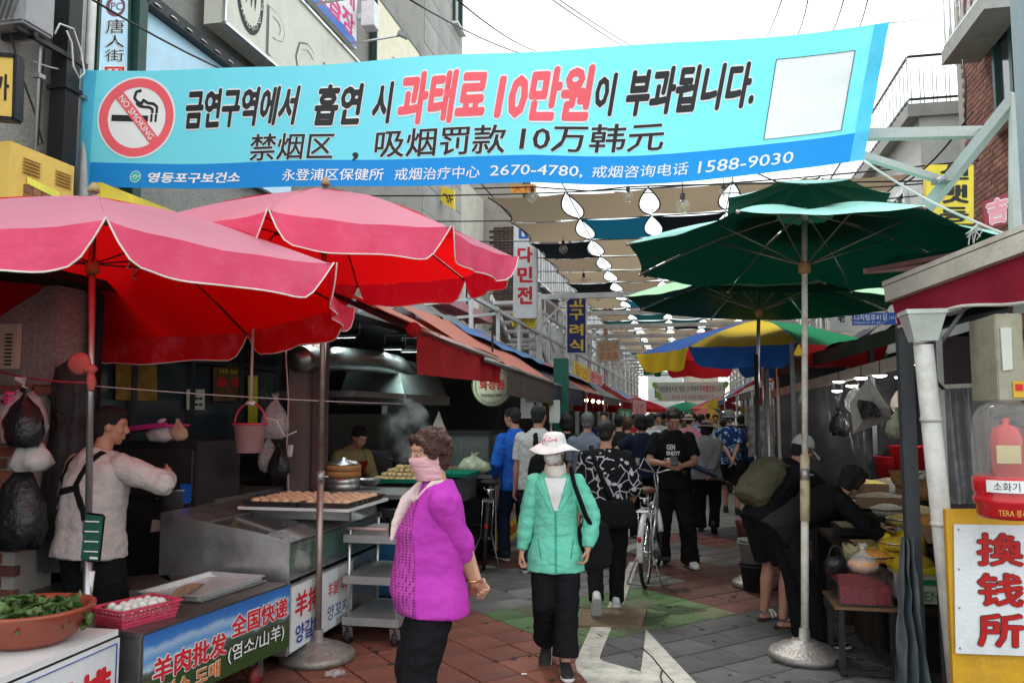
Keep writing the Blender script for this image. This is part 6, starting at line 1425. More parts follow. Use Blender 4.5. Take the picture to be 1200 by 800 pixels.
grain_box('clear box of dark red beans on the low black table',(FX0+FX1)/2-.0,FY0+.25,zt+.012,FX1-FX0-.02,.45,.20,RBN,.72)
o=thing('goods_stand','dark stepped stand carrying baskets and grain boxes in the right stall','stand',(1.9,7.0,0))
STP=DK2
steps=[(1.62,6.15,.44,.55,.60),(1.95,6.5,.62,1.3,.8),(2.3,6.9,.80,.5,2.6),(1.75,7.45,.66,1.1,1.2),(1.75,8.3,.8,1.3,.5)]
for x,y,z,w,d in steps:bx('shelf_board',(x,y,z-.02),(w,d,.04),STP,o);bx('riser',(x+.05,y+.05,(z-.04)/2),(w-.12,d-.12,z-.05),DK,o)
MUNG=M('mung_yellow',(.55,.42,.12),rough=.6,var=.5,vs=60,bump=1,bs=80);LENT=M('orange_grain',(.85,.36,.07),rough=.55,var=.4,vs=70,bump=.8,bs=90);YEL=M('yellow_grain',(.62,.42,.03),rough=.6,var=.3,vs=60,bump=1,bs=80);GRYG=M('grey_grain',(.2,.17,.12),rough=.7,var=.5,vs=60,bump=1,bs=80)
CARD=M('cardboard',(.3,.19,.11));STYRO=M('styro',(.55,.56,.52),rough=.6)
g=G(1065,700,.5)
yb_=thing('carton','carton with a green band heaped with yellow grain beside the red beans','carton',(1.47,6.05,.44))
cxx=PY(1078,650,5.95).x
bx('body',(cxx,6.1,.56),(.27,.34,.20),M('carton_cream',(.5,.47,.38),rough=.7),yb_,.004);bx('green_band',(cxx,5.927,.60),(.272,.004,.035),M('band_green',(.01,.22,.08),rough=.5),yb_);bx('yellow_wrap',(cxx,6.1,.665),(.29,.36,.05),M('wrap_yellow',(.62,.46,.02),rough=.35,bump=.8,bs=14),yb_,.01)
mb=MB();mb.ball((cxx,6.12,.69),(.13,.15,.06),16,10);mb.build('grain_heap',YEL,yb_,world=True)
lettering(yb_,'GEN',quad_surf([V((cxx-.13,5.926,.56)),V((cxx+.13,5.926,.56)),V((cxx+.13,5.926,.47)),V((cxx-.13,5.926,.47))]),(.3,.2,.9,.9),M('band_green'))
bag('wrapped_bag','large yellow plastic bag of grain behind the green banded carton',(cxx+.02,6.45,.63),.17,.22,M('wrap_yellow'),31,False,.6)
p=PY(1013,678,6.0)
o=thing('grain_bag','tied clear bag of orange lentils standing on the bean box','bag',(p.x,6.02,zt+.19))
mb=MB();mb.lathe([(0,0),(.07,.015),(.098,.05),(.10,.075),(0,.09)],(p.x,6.02,zt+.185),22);mb.build('grain',LENT,o,world=True)
mb=MB();mb.lathe([(.03,0),(.08,.012),(.106,.06),(.085,.10),(.02,.15),(.012,.165),(.035,.20)],(p.x,6.02,zt+.18),22);crumple(mb,.006,30);mb.build('clear_film',PLC,o,world=True)
for i,(px,py,Y,w,d,h,gm,bxm,lab)in enumerate([(1040,632,6.7,.5,.4,.10,MUNG,CLB,'clear box of yellowish noodles behind the orange lentils'),(1010,610,7.3,.42,.4,.10,GRYG,BLACKP,'black tray of grey grain beside the bending woman'),(1030,575,7.7,.42,.3,.14,GRYG,CARD,'cardboard box of dried goods against the plastic sheet'),(1075,590,7.2,.40,.4,.18,MUNG,CARD,'tan carton of beans in the middle of the stand'),(1100,600,6.6,.36,.4,.20,LENT,CARD,'tan carton of orange grain nearest the grey post'),(1010,560,8.2,.4,.3,.12,MUNG,CARD,'small carton of grain deep in the stall'),(1045,558,8.3,.35,.3,.14,GRYG,STYRO,'pale foam box deep in the stall'),(1075,565,8.0,.3,.3,.12,GRYG,CARD,'carton of mixed grain right of the foam box')]):
 p=PY(px,py,Y);grain_box(lab,p.x,Y,p.z-h,w,d,h*.6,gm,1.35,bxm)
 if True:mb=MB();mb.box((p.x,Y,(p.z-h)/2-.01),(w*.9,d*.9,p.z-h-.03));alone(mb,'crate_stack',DK2,'dark crate carrying the '+lab,'crate')
for i,(px,py,Y,r,lab)in enumerate([(1068,552,6.9,.16,'left wicker basket in the right stall'),(1092,563,6.2,.15,'right wicker basket near the grey post')]):
 p=PY(px,py,Y);b_o=thing('wicker_basket',lab,'basket',(p.x,Y,p.z-.13));mb=MB();mb.lathe([(0,0),(r*.7,0),(r*.9,.05),(r,.12),(r*1.05,.13),(r*.95,.12),(r*.65,.015),(0,.01)],n=26);mb.build('body',M('wicker',(.30,.17,.07),rough=.7,var=.4,vs=30,bump=1,bs=60),b_o);mb=MB();mb.ball((0,0,.07),(r*.85,r*.85,.05),16,8);mb.build('contents',MUNG,b_o)
for lab,px,py,Y,s,m in(('big red plastic tub at the back of the right stall',1075,528,8.6,.26,M('plastic_red')),('small red tub left of the big one at the back',1042,540,8.7,.14,M('plastic_red'))):
 p=PY(px,py,Y);b_o=thing('tub',lab,'tub',(p.x,Y,p.z-.2));mb=MB();mb.lathe([(0,0),(s*.8,0),(s,.24),(s+.02,.25),(s-.01,.24),(s*.78,.02),(0,.02)],n=26);mb.build('body',m,b_o)
bag('vegetable_bag','bag of white green vegetables by the grey post',PY(1084,556,6.8)+V((0,0,-.1)),.10,.13,M('veg_bag'),41,False)
bag('noodle_bag','clear bag of pale beans on the tray in front of the woman in black',PY(1003,645,6.6)+V((0,0,-.07)),.10,.12,M('bean_bag',(.42,.36,.2),rough=.35,var=.5,vs=40,bump=.7),42,False)
o=thing('handbag','small shiny black handbag on the counter by the bean box','handbag',PY(980,660,6.25))
pb=PY(980,672,6.25);mb=MB();mb.lathe([(0,0),(.08,0),(.085,.07),(.06,.12),(0,.125)],pb,16);mb.v=[V((v.x,pb.y+(v.y-pb.y)*.55,v.z))for v in mb.v];mb.build('body',PLB,o,world=True)
mb=MB();mb.tube([pb+V((.05*cos(t),-.01,.10+.10*sin(t)))for t in[pi*k/12 for k in range(13)]],.008,6);mb.build('handle',BLACKR,o,world=True)
for i,(px,py,Y,m,lab)in enumerate([(1003,470,8.0,PLC,'small clear bag hanging left of the diamond shaped bag'),(1052,500,7.6,M('veg_bag'),'green produce bag hanging near the grey post'),(984,498,8.4,PLB,'black bag hanging behind the pale cap'),(1058,470,7.9,PLW,'white bag hanging under the rightmost lamp')]):
 bag('hanging_bag',lab,PY(px,py,Y)+V((0,0,-.1)),.10,.24,m,70+i)
for i,(px,py,Y,m,lab)in enumerate([(1052,640,6.35,YEL,'steel bowl heaped with yellow grain in the middle of the stand'),(1026,655,6.4,LENT,'steel bowl heaped with orange grain beside the clear bags'),(1060,612,6.8,MUNG,'steel bowl of pale beans behind the yellow bag'),(1040,600,7.1,M('white_rice',(.6,.58,.5),rough=.6,vs=60,bump=1,bs=80),'steel bowl of white rice at the back of the stand')]):
 p=PY(px,py,Y);b_o=thing('grain_bowl',lab,'bowl',(p.x,Y,p.z-.03));mb=MB();mb.lathe([(0,0),(.08,.0),(.13,.06),(.135,.065),(.12,.06),(0,.01)],n=24);mb.build('bowl',ALU,b_o);mb=MB();mb.ball((0,0,.045),(.12,.12,.055),18,10);mb.build('grain',m,b_o)
p0=PY(1018,441,6.9)
o=thing('hanging_bag','pale plastic bag hung by one corner with a black patch','bag',p0)
mb=MB();P_c=[PY(a,b,Y)for a,b,Y in((1018,441,6.9),(996,472,6.9),(1000,508,6.9),(1045,491,6.9),(1042,478,6.9))]
cc=sum(P_c,V())/5+V((0,-.08,0));mb.add(P_c+[cc,cc+V((0,.16,0))],[[i,(i+1)%5,5]for i in range(5)]+[[(i+1)%5,i,6]for i in range(5)])
me_=mb.build('film',M('plastic_dull',(.42,.40,.37),rough=.3,bump=.8,bs=12,trans=(.4,.38,.34,.3)),o,world=True)
P_d=[PY(a,b,6.75)for a,b in((1006,468),(1022,470),(1032,480),(1032,488),(1010,492),(1004,474))];mb=MB();mb.add(P_d,[list(range(6))[::-1]]);mb.v+=[v+V((0,.01,0))for v in[]];mb.build('black_patch',PLB,o,world=True)
for i,(px,py,r,h,m,lab)in enumerate([(884,693,.13,.26,BLACKR,'black bucket on the ground left of the bare legs'),(888,668,.14,.24,M('bucket_grey',(.25,.26,.25),rough=.5,alpha=.8),'grey translucent bucket standing in the black one'),(868,640,.11,.2,M('bucket_pink2',(.4,.15,.15),rough=.5),'small reddish tub behind the grey bucket')]):
 g=G(px,py)if i!=1 else G(884,693);z=.016 if i!=1 else.25
 if i==2:g=G(872,628)
 b_o=thing('bucket',lab,'bucket',(g.x,g.y,z));mb=MB();mb.lathe([(0,0),(r*.78,0),(r,h),(r+.012,h+.005),(r-.01,h),(r*.76,.01),(0,.01)],n=26);mb.build('body',m,b_o)
 mb=MB();mb.lathe([(r+.001,h*.86),(r+.014,h*.87),(r+.014,h*.93),(r+.002,h*.94)],n=26);mb.build('rim',m,b_o);mb=MB();mb.tube([((r+.01)*cos(t),.02,h*.9-.12*sin(t))for t in[pi*k/10 for k in range(11)]],.004,5);mb.build('handle',ALU,b_o)
for px,py,z1,m,lab in((893,690,2.3,BLACKP,'thin black pole left of the bending women'),(905,668,2.2,GALV,'grey pole beside the thin black pole'),(917,640,2.3,WHITEP,'pale pole behind the women bending at the stall')):
 g=G(px,py);mb=MB();mb.tube([(g.x,g.y,.016),(g.x+.0,g.y,z1)],.022,10);mb.tube([(g.x,g.y,.5),(g.x,g.y,.53)],.03,10);alone(mb,'pole',m,lab,'pole')
o=thing('hanging_clothes','pair of black and white patterned garments hung by the grey pole','clothes',(.95,10.2,1.4));mb=MB();p=PY(893,560,10)
mb.grid(lambda s,t:V((p.x+(s-.5)*.3,10+.05*sin(s*9),1.2+.6*t)),10,6);mb.build('garment',M('print_bw',(.2,.2,.2),rough=.8,var=.9,vs=18),o,world=True)
PIPE=paint('pipe_white',(.62,.61,.57),dirt=(.3,.24,.17),dirt_s=6,dirt_a=.5)
pt=PY(1081,400,5.0);pb=G(1127,850);pb=V((pb.x+.02,4.95,0))
o=thing('downpipe','white downpipe with a square hopper head in front of the right shop','drainpipe',pb)
top=PY(1082,404,5.0);bot=PY(1124,815,5.0);bot2=bot+(bot-top)*(bot.z/(top.z-bot.z))*.98
mb=MB();mb.tube([bot2,top],.053,18);mb.build('pipe',PIPE,o,world=True)
for t in(.22,.52):p=top.lerp(bot,t);mb=MB();mb.tube([p-V((0,0,.012)),p+V((0,0,.012))],.058,18);mb.build('joint',PIPE,o,world=True)
hp=top+V((0,0,.02));mb=MB();a_,b_2=.062,.10
vs=[hp+V((x*a_,y*a_,0))for x,y in((-1,-1),(1,-1),(1,1),(-1,1))]+[hp+V((x*b_2,y*b_2,.15))for x,y in((-1,-1),(1,-1),(1,1),(-1,1))]+[hp+V((x*b_2*1.08,y*b_2*1.08,z))for z in(.15,.175)for x,y in((-1,-1),(1,-1),(1,1),(-1,1))]
mb.add(vs,[[3,2,1,0],[0,1,5,4],[1,2,6,5],[2,3,7,6],[3,0,4,7],[8,9,13,12],[9,10,14,13],[10,11,15,14],[11,8,12,15],[12,13,14,15],[11,10,9,8]]);mb.build('hopper',M('hopper_pale',(.52,.56,.52),rough=.45,dirt=(.35,.35,.3)),o,world=True)
a=PY(1098,390,5.6);c=PY(1052,790,5.5)
o=thing('frame_post','dark grey steel frame behind the white downpipe','frame',(1.5,5.6,0))
px_=PY(1068,600,5.7).x
mb=MB();mb.bar((px_,5.7,0),(px_,5.7,2.3),.085);mb.build('thick_post',M('post_slate',(.06,.065,.07),rough=.5),o,world=True)
x1_=PY(1104,500,5.3).x;mb=MB();mb.bar((x1_,5.3,.0),(x1_,5.3,2.3),.035);mb.build('thin_post',STEELD,o,world=True)
a=PY(1104,453,5.3);mb=MB();mb.bar(a,PY(1152,451,5.2),.025);mb.build('cross_bar',M('bar_pale',(.35,.34,.3),rough=.5),o,world=True)
mb=MB();mb.bar(a+V((0,.02,.25)),PY(1152,330,5.2),.02);mb.build('strut',STEELD,o,world=True)
mb=MB();mb.grid(lambda s,t:PY(1106+s*52,590-t*135,5.42)+V((0,.02*sin(s*15+t*4),0)),16,10);o2=alone(mb,'plastic_sheet',M('plastic_sheet2',(.14,.14,.15),rough=.3,bump=1,bs=5,alpha=.6,spec=.9),'creased translucent plastic sheet between the frame and the extinguisher','sheet')
mb=MB();mb.slab([(x1_+.02,5.6,0),(3.2,5.6,0),(3.2,5.6,2.2),(x1_+.02,5.6,2.2)],.03);alone(mb,'partition',M('partition_dark',(.03,.018,.018),rough=.6,var=.3),'dark reddish partition behind the plastic sheet and electric box','partition')
mb=MB()
def tf(s,t):
 w=.03+.075*(1-t)**.8;x=px_-.07-w*.9+w*1.9*s;return V((x+.02*noise.noise(V((s*6,t*5,1))),5.55+.05*sin(s*19+t*3)+.03*noise.noise(V((s*5,t*8,4))),.03+.92*t))
mb.grid(tf,34,20);alone(mb,'tarpaulin',M('tarp_slate',(.11,.13,.14),rough=.4,bump=.8,bs=7),'slate grey tarpaulin gathered and hanging beside the grey post','tarpaulin')
a,b=PY(1108,597,4.85),PY(1260,597,4.85);zb=.04
o,S=sign('exchange_sign','yellow framed white signboard with big red Chinese characters at the right edge','sign',[a,b,V((b.x,b.y,.0+.04)),V((a.x,a.y,.04))],.05,M('frame_yellow',(.66,.36,.02),rough=.45,dirt=(.35,.18,.03)),None)
q=[PY(1118,614,4.83),PY(1250,616,4.83),PY(1250,770,4.83),PY(1120,765,4.83)]
mb=MB();mb.slab([q[3],q[2],q[1],q[0]],.01);mb.build('white_panel',wsf,o,world=True)
S2=quad_surf(q)
for k,ch in enumerate('換钱所'):lettering(o,ch,S2,(.20,.06+.31*k,.62,.32+.31*k),M('ink_dark_red',(.45,.01,.01),rough=.5),bold=.028,outline=INKB,obold=.014)
mb=MB()
for u,v in((.04,.04),(.04,.35),(.04,.65),(.04,.96),(.96,.04),(.96,.96)):mb.ball(S2(u,v)[0],.006,8,5)
mb.build('screw',STEELD,o,world=True)
q=[V((a.x+.08,4.82,zb+.12+.02)),V((b.x,4.82,.16)),V((b.x,4.82,.0)),V((a.x+.08,4.82,.0))]
bx('opening_shade',((a.x+b.x)/2+.06,4.83,.09),(b.x-a.x-.1,.05,.16),DK,o)  # solid black block paints the shade of an opening
p=PY(1184,606,4.6);o=thing('fire_extinguisher','red fire extinguisher under a clear dome case on the yellow sign','fire extinguisher',p)
RD=M('extinguisher_red',(.55,.015,.02),rough=.3,coat=.4)
mb=MB();mb.lathe([(0,0),(.14,0),(.15,.02),(.15,.06),(.165,.08),(.165,.10),(.155,.11),(.165,.15),(.165,.2),(.15,.21),(0,.21)],n=40);mb.build('red_base',RD,o)
mb=MB();mb.lathe([(0,.2),(.075,.21),(.075,.40),(.06,.45),(.02,.47),(.02,.50),(0,.50)],n=26);mb.build('cylinder',RD,o)
mb=MB();mb.bar((-.05,0,.50),(.06,-.01,.53),.02);mb.bar((-.03,0,.48),(.05,-.01,.48),.015);mb.tube([(.02,-.02,.48),(.09,-.03,.45),(.10,-.02,.30)],.010,8);mb.build('valve',BLACKR,o)
mb=MB();mb.box((-.02,-.080,.32),(.11,.006,.09));mb.build('label',M('label_cream',(.6,.5,.25),rough=.5),o)
mb=MB();mb.lathe([(.158,.2),(.158,.40),(.15,.50),(.12,.56),(.06,.59),(0,.595)],n=40);mb.build('clear_dome',M('dome_plastic',(.55,.52,.48),rough=.12,alpha=.16,glass=True),o)
cyl=lambda z0,z1,w:(lambda u,v:(p+V((.168*sin((u-.5)*w),-.168*cos((u-.5)*w),z0+(z1-z0)*(1-v))),V((sin((u-.5)*w),-cos((u-.5)*w),0))))
mb=MB();C_=cyl(.135,.195,1.1);mb.grid(lambda s,t:C_(s-.35,1-t)[0]+C_(s-.35,1-t)[1]*.002,12,2);mb.build('white_label',INKW,o,world=True)
lettering(o,'소화기',lambda u,v:C_(u-.3,v),(.15,.15,.75,.85),INKB,off=.004)
lettering(o,'TERA 봉사',lambda u,v:cyl(.02,.055,1.0)(u-.15,v),(0,0,.8,1),M('ink_gold',(.7,.45,.08),rough=.4),off=-.010)
a=PY(1156,372,4.9);b=PY(1181,366,4.55);d_=PY(1156,470,4.9)
o=thing('electric_box','beige electric box with a rusty red door and stickers','electric box',V((a.x+.2,4.7,d_.z)))
zt_,zb_=a.z,d_.z
bx('case',(a.x+.045+.0,4.92,(zt_+zb_)/2),(.135,.40,zt_-zb_),M('box_beige',(.36,.34,.25),rough=.6,dirt=(.2,.16,.1),dirt_s=8),o,.006)
bx('door',(a.x+.33,4.90,(zt_+zb_)/2),(.42,.34,zt_-zb_+.005),M('box_redbrown',(.28,.075,.045),rough=.6,dirt=(.15,.05,.03),dirt_s=5),o,.01)
for dz in(.12,-.12):bx('hinge',(a.x+.14,4.71,(zt_+zb_)/2+dz),(.03,.03,.07),M('box_redbrown'),o)
bx('door_edge',(a.x+.19,4.722,(zt_+zb_)/2),(.018,.02,zt_-zb_-.02),M('box_redbrown'),o)
mb=MB();mb.box((a.x+.03,4.715,(zt_+zb_)/2+.04),(.045,.006,.22));crumple(mb,.006,40);mb.build('torn_paper',PAPER,o,world=True)
bx('warning_sticker',(a.x+.075,4.715,zb_+.06),(.055,.004,.085),M('sticker_yellow',(.7,.4,.03),rough=.5),o);bx('sticker_print',(a.x+.075,4.711,zb_+.07),(.035,.003,.035),INKR,o)
cable('cable','black cable looping from the hopper to the grey frame',[PY(1094,405,5.2),PY(1092,425,5.2),PY(1098,448,5.2),PY(1106,456,5.2)],.010,BLACKR)
for i in range(9):
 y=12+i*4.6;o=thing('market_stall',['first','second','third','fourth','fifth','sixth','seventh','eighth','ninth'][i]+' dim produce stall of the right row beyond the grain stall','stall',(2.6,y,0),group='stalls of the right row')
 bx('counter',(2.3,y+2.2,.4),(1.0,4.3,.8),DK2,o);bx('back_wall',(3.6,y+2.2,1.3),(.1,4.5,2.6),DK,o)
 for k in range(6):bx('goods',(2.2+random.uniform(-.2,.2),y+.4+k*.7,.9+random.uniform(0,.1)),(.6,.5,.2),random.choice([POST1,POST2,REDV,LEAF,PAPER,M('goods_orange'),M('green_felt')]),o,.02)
CHR=metal('chrome',(.6,.6,.6),rough=.18,dirt_a=.15);BRL=M('saddle_brown',(.12,.05,.03),rough=.45)
def bicycle(label,loc,rz,frame,fender,saddle,fork_turn=.25,lean=.0,basket=False):
 """heading +y local, rear wheel centre at origin ground contact"""
 o=thing('bicycle',label,'bicycle',loc,rz)
 if lean:o.rotation_euler=(0,lean,rz)
 R=.325;WB=1.06
 def wheel(par,y,nm,sp=True):
  w=MB();n=40;pts=[V((0,y+R*cos(2*pi*k/n),R+R*sin(2*pi*k/n)))for k in range(n+1)];pts[-1]=pts[0]
  w.tube([p*1 for p in pts],.020,8,cap=False);wo=w.build('tyre',BLACKR,par)
  w=MB();w.tube([V((0,y+(R-.028)*cos(2*pi*k/n),R+(R-.028)*sin(2*pi*k/n)))for k in range(n+1)],.010,6,cap=False);w.tube([(-.05,y,R),(.05,y,R)],.018,10);w.build('rim',CHR,wo)
  w=MB()
  for k in range(20):a=2*pi*k/20;w.tube([(.02*(-1)**k,y,R),(0,y+(R-.03)*cos(a),R+(R-.03)*sin(a))],.0014,4)
  w.build('spokes',CHR,wo);return wo
 wheel(o,0,'rear');
 S_,BB,HT,HB,HU=V((0,.22,.78)),V((0,.43,.30)),V((0,.84,.84)),V((0,.88,.66)),V((0,WB,R))
 mb=MB()
 mb.tube([BB,V((0,.24,.72))],.016,10);mb.tube([BB,HB],.019,10);mb.tube([V((0,.30,.55)),HT],.016,10);mb.tube([HT+V((0,-.01,.03)),HB-V((0,-.01,.03))],.02,10)
 for s in(-1,1):mb.tube([BB+V((s*.03,0,0)),V((s*.055,0,R))],.009,8);mb.tube([V((s*.015,.26,.66)),V((s*.055,0,R))],.007,8)
 mb.build('frame',frame,o)
 mb=MB();T=lambda p:HB+(Matrix.Rotation(fork_turn,3,'Z')@(V(p)-HB))
 for s in(-1,1):mb.tube([T((s*.02,.88,.64)),T((s*.055,.95,.5)),T((s*.055,WB,R))],.010,8)
 mb.build('fork',CHR,o)
 fw=MB();n=40;fw.tube([T((0,WB+R*cos(2*pi*k/n),R+R*sin(2*pi*k/n)))for k in range(n+1)],.020,8,cap=False);wo=fw.build('tyre',BLACKR,o)
 fw=MB();fw.tube([T((0,WB+(R-.028)*cos(2*pi*k/n),R+(R-.028)*sin(2*pi*k/n)))for k in range(n+1)],.010,6,cap=False)
 fw.build('rim',CHR,wo);fw=MB()
 for k in range(20):a=2*pi*k/20;fw.tube([T((.02*(-1)**k,WB,R)),T((0,WB+(R-.03)*cos(a),R+(R-.03)*sin(a)))],.0014,4)
 fw.build('spokes',CHR,wo)
 for yc,a0,a1,tt in((0,-.1,3.5,0),(WB,.3,3.3,1)):
  mb=MB();mb.tube([(T if tt else V)((0,yc+(R+.035)*cos(pi-a),R+(R+.035)*sin(a)))if not tt else T((0,yc+(R+.035)*cos(pi-a),R+(R+.035)*sin(a)))for a in[a0+(a1-a0)*k/18 for k in range(19)]],.030,8,flat=1.0,up=(1,0,0));mb.build('mudguard',fender,o)
 mb=MB();mb.tube([V((0,.24,.70)),V((0,.20,.88))],.012,8);mb.build('seat_post',CHR,o)
 mb=MB();mb.ball((0,.10,.925),(.105,.10,.038),18,10);mb.ball((0,.24,.925),(.04,.14,.026),14,8);mb.build('saddle',saddle,o)
 mb=MB();mb.tube([(-.06,.06,.88),(-.05,.02,.85),(.05,.02,.85),(.06,.06,.88)],.008,6);mb.tube([(0,.0,.85),(0,-.01,.80)],.02,8);mb.build('saddle_spring',CHR,o)
 mb=MB();mb.tube([T(HT),T(HT+V((0,-.02,.16))),T(HT+V((0,.05,.20)))],.012,8)
 for s in(-1,1):mb.tube([T(HT+V((0,.05,.20))),T(HT+V((s*.12,.07,.23))),T(HT+V((s*.22,.0,.25))),T(HT+V((s*.26,-.16,.22)))],.011,8)
 hb=mb.build('handlebar',CHR,o)
 for s in(-1,1):mb=MB();mb.tube([T(HT+V((s*.245,-.08,.235))),T(HT+V((s*.262,-.19,.215)))],.017,8);mb.build('grip',BLACKR,hb)
 mb=MB()
 for s in(-1,1):mb.tube([T(HT+V((s*.20,.01,.25))),T(HT+V((s*.12,.12,.36))),T(HT+V((s*.02,.10,.22))),T(HT+V((0,.03,-.05)))],.004,5)
 mb.build('brake_cable',WHITEPL if frame is not BLACKP else BLACKR,hb)
 mb=MB();mb.lathe([(.085,-.004),(.09,0),(.085,.004),(.03,.004),(.03,-.004),(.085,-.004)],BB+V((.05,0,0)),28,Matrix.Rotation(pi/2,3,'Y'));mb.build('chainring',CHR,o)
 mb=MB();mb.tube([BB+V((.07,0,0)),BB+V((.075,.10,-.12))],.009,6);mb.tube([BB+V((-.07,0,0)),BB+V((-.075,-.10,.12))],.009,6);cr_=mb.build('crank',CHR,o)
 for s in(-1,1):mb=MB();c=BB+V((s*.125,s*.10,-s*.12));mb.box(c,(.09,.08,.025));mb.build('pedal',BLACKR,cr_)
 mb=MB();mb.bar(BB+V((.06,0,.035)),(.06,0,R+.04),.012,.05);mb.build('chain_guard',fender,o)
 mb=MB()
 for s in(-1,1):mb.tube([(s*.07,0,R),(s*.17,-.10,.03)],.008,6)
 mb.tube([(-.17,-.10,.03),(.17,-.10,.03)],.008,6);mb.build('stand',STEELD,o)
 mb=MB()
 for s in(-1,1):mb.tube([(s*.06,0,R),(s*.06,-.04,.74)],.007,6);mb.tube([(s*.06,.2,.74),(s*.06,-.22,.74)],.007,6)
 for k in range(5):mb.tube([(-.06,.15-k*.09,.74),(.06,.15-k*.09,.74)],.005,5)
 mb.build('rear_rack',CHR,o)
 mb=MB();mb.ball((0,-.36,.50),(.02,.012,.03),8,6);mb.build('reflector',M('reflector',(.6,.02,.02),rough=.2),o)
 return o
g=G(757,688);bicycle('silver and white bicycle with a brown saddle on its stand in mid street',(g.x,g.y,.014),radians(-6),metal('bike_silver',(.45,.45,.46),rough=.3),M('fender_white',(.7,.7,.7),rough=.3),BRL,.35)
g=G(566,672);bicycle('black bicycle parked beside the fried food counter',(g.x-.05,g.y+.25,.014),radians(12),BLACKP,BLACKP,BLACKR,-.5,.06)
def fuse(mb,name,mat,vox=.009,it=4,parent=None,disp=None,world_loc=None,deci=None):
 me=mb.mesh(name+'_src',mat);ob=bpy.data.objects.new('tmp',me);COL.objects.link(ob)
 r=ob.modifiers.new('r','REMESH');r.mode='VOXEL';r.voxel_size=vox;r.adaptivity=0
 s=ob.modifiers.new('s','SMOOTH');s.factor=.5;s.iterations=it
 if deci:d=ob.modifiers.new('d','DECIMATE');d.ratio=deci
 dg=bpy.context.evaluated_depsgraph_get();m2=bpy.data.meshes.new_from_object(ob.evaluated_get(dg))
 bpy.data.objects.remove(ob);bpy.data.meshes.remove(me)
 m2 .name=name
 if disp:
  ns=[v.normal.copy()for v in m2 .vertices]
  for v,n in zip(m2 .vertices,ns):v.co+=n*disp(v.co)
 if not m2 .materials:m2 .materials.append(mat)
 else:m2 .materials[0]=mat
 m2 .polygons.foreach_set('use_smooth',[True]*len(m2 .polygons));m2 .update()
 o=bpy.data.objects.new(name,m2);COL.objects.link(o);o.parent=parent;return o
def rings(mb,cs,xs,ys,rx,ry,n=20,e=2.3):
 vs=[];fs=[];k=len(cs)
 for i in range(k):
  for j in range(n):
   a=2*pi*j/n;ca,sa=cos(a),sin(a);q=(abs(ca)**e+abs(sa)**e)**(-1/e)
   r_y=ry[i]if not isinstance(ry[i],tuple)else(ry[i][0]if sa>0 else ry[i][1])
   vs.append(cs[i]+xs[i]*(ca*q*rx[i])+ys[i]*(sa*q*r_y))
 for i in range(k-1):
  for j in range(n):
   a=i*n+j;b=i*n+(j+1)%n;fs.append([a,b,b+n,a+n])
 fs.append(list(range(n))[::-1]);fs.append([(k-1)*n+j for j in range(n)]);mb.add(vs,fs,True)
def ik(a,c,l1,l2,hint):
 d=c-a;L=min(d.length,(l1+l2)*.999);u=d.normalized();c=a+u*L
 x=(l1*l1-l2*l2+L*L)/(2*L);h=math.sqrt(max(0,l1*l1-x*x));hh=(hint-u*hint.dot(u))
 hh=hh.normalized()if hh.length>1e-5 else V((0,1,0));return a+u*x+hh*h,c
def folds(a=.006,seed=0.,f=6.):
 o=V((seed*3.1,seed*1.7,seed))
 def d(p):
  q=V((p.x*f,p.y*f,p.z*f*1.5))+o
  return a*(1.2*abs(noise.noise(q))-.35)+a*.55*noise.noise(V((p.x*17,p.y*17,p.z*26))+o)
 return d
def hand(mb,W,D,side,palm,curl=.5,sc=1.,spread=.0):
 """W wrist, D finger direction, side = thumb side unit vector, palm = unit vector out of the palm"""
 D=D.normalized();side=(side-D*side.dot(D)).normalized();palm=D.cross(side).normalized()*(1 if D.cross(side).dot(palm)>0 else-1)
 k=sc
 rings(mb,[W-D*.02*k,W+D*.01*k,W+D*.045*k,W+D*.085*k],[side]*4,[palm]*4,[.026*k,.030*k,.040*k,.040*k],[.019*k,.018*k,.016*k,.013*k],14)
 for i,(off,ln)in enumerate(((.030,.068),(.010,.076),(-.010,.071),(-.029,.056))):
  p=W+D*.08*k+side*off*k;d=(D+side*off*spread*6).normalized();pts=[p-d*.015*k,p];c=curl*(1+.12*i)
  ang=0
  for s_,fr in enumerate((.45,.32,.25)):
   ang+=c*(.75,1.,.7)[s_];dd=d*cos(ang)+palm*sin(ang);pts.append(pts[-1]+dd*ln*fr*k)
  mb.tube(pts,[.0095*k,.0095*k,.0088*k,.0082*k,.0070*k],8);mb.ball(pts[-1],.0072*k,8,6)
 p=W+D*.02*k+side*.024*k+palm*.006*k;d=(D*.62+side*.62+palm*.35*min(1,curl*1.5)).normalized();q=p+d*.042*k;d2=(D*.85+side*(.35-.5*curl)+palm*.6*curl).normalized()
 mb.tube([p-d*.01*k,p+d*.02*k,q,q+d2*.022*k,q+d2*.036*k],[.013*k,.013*k,.0105*k,.0098*k,.0075*k],8);mb.ball(q+d2*.036*k,.0078*k,8,6)
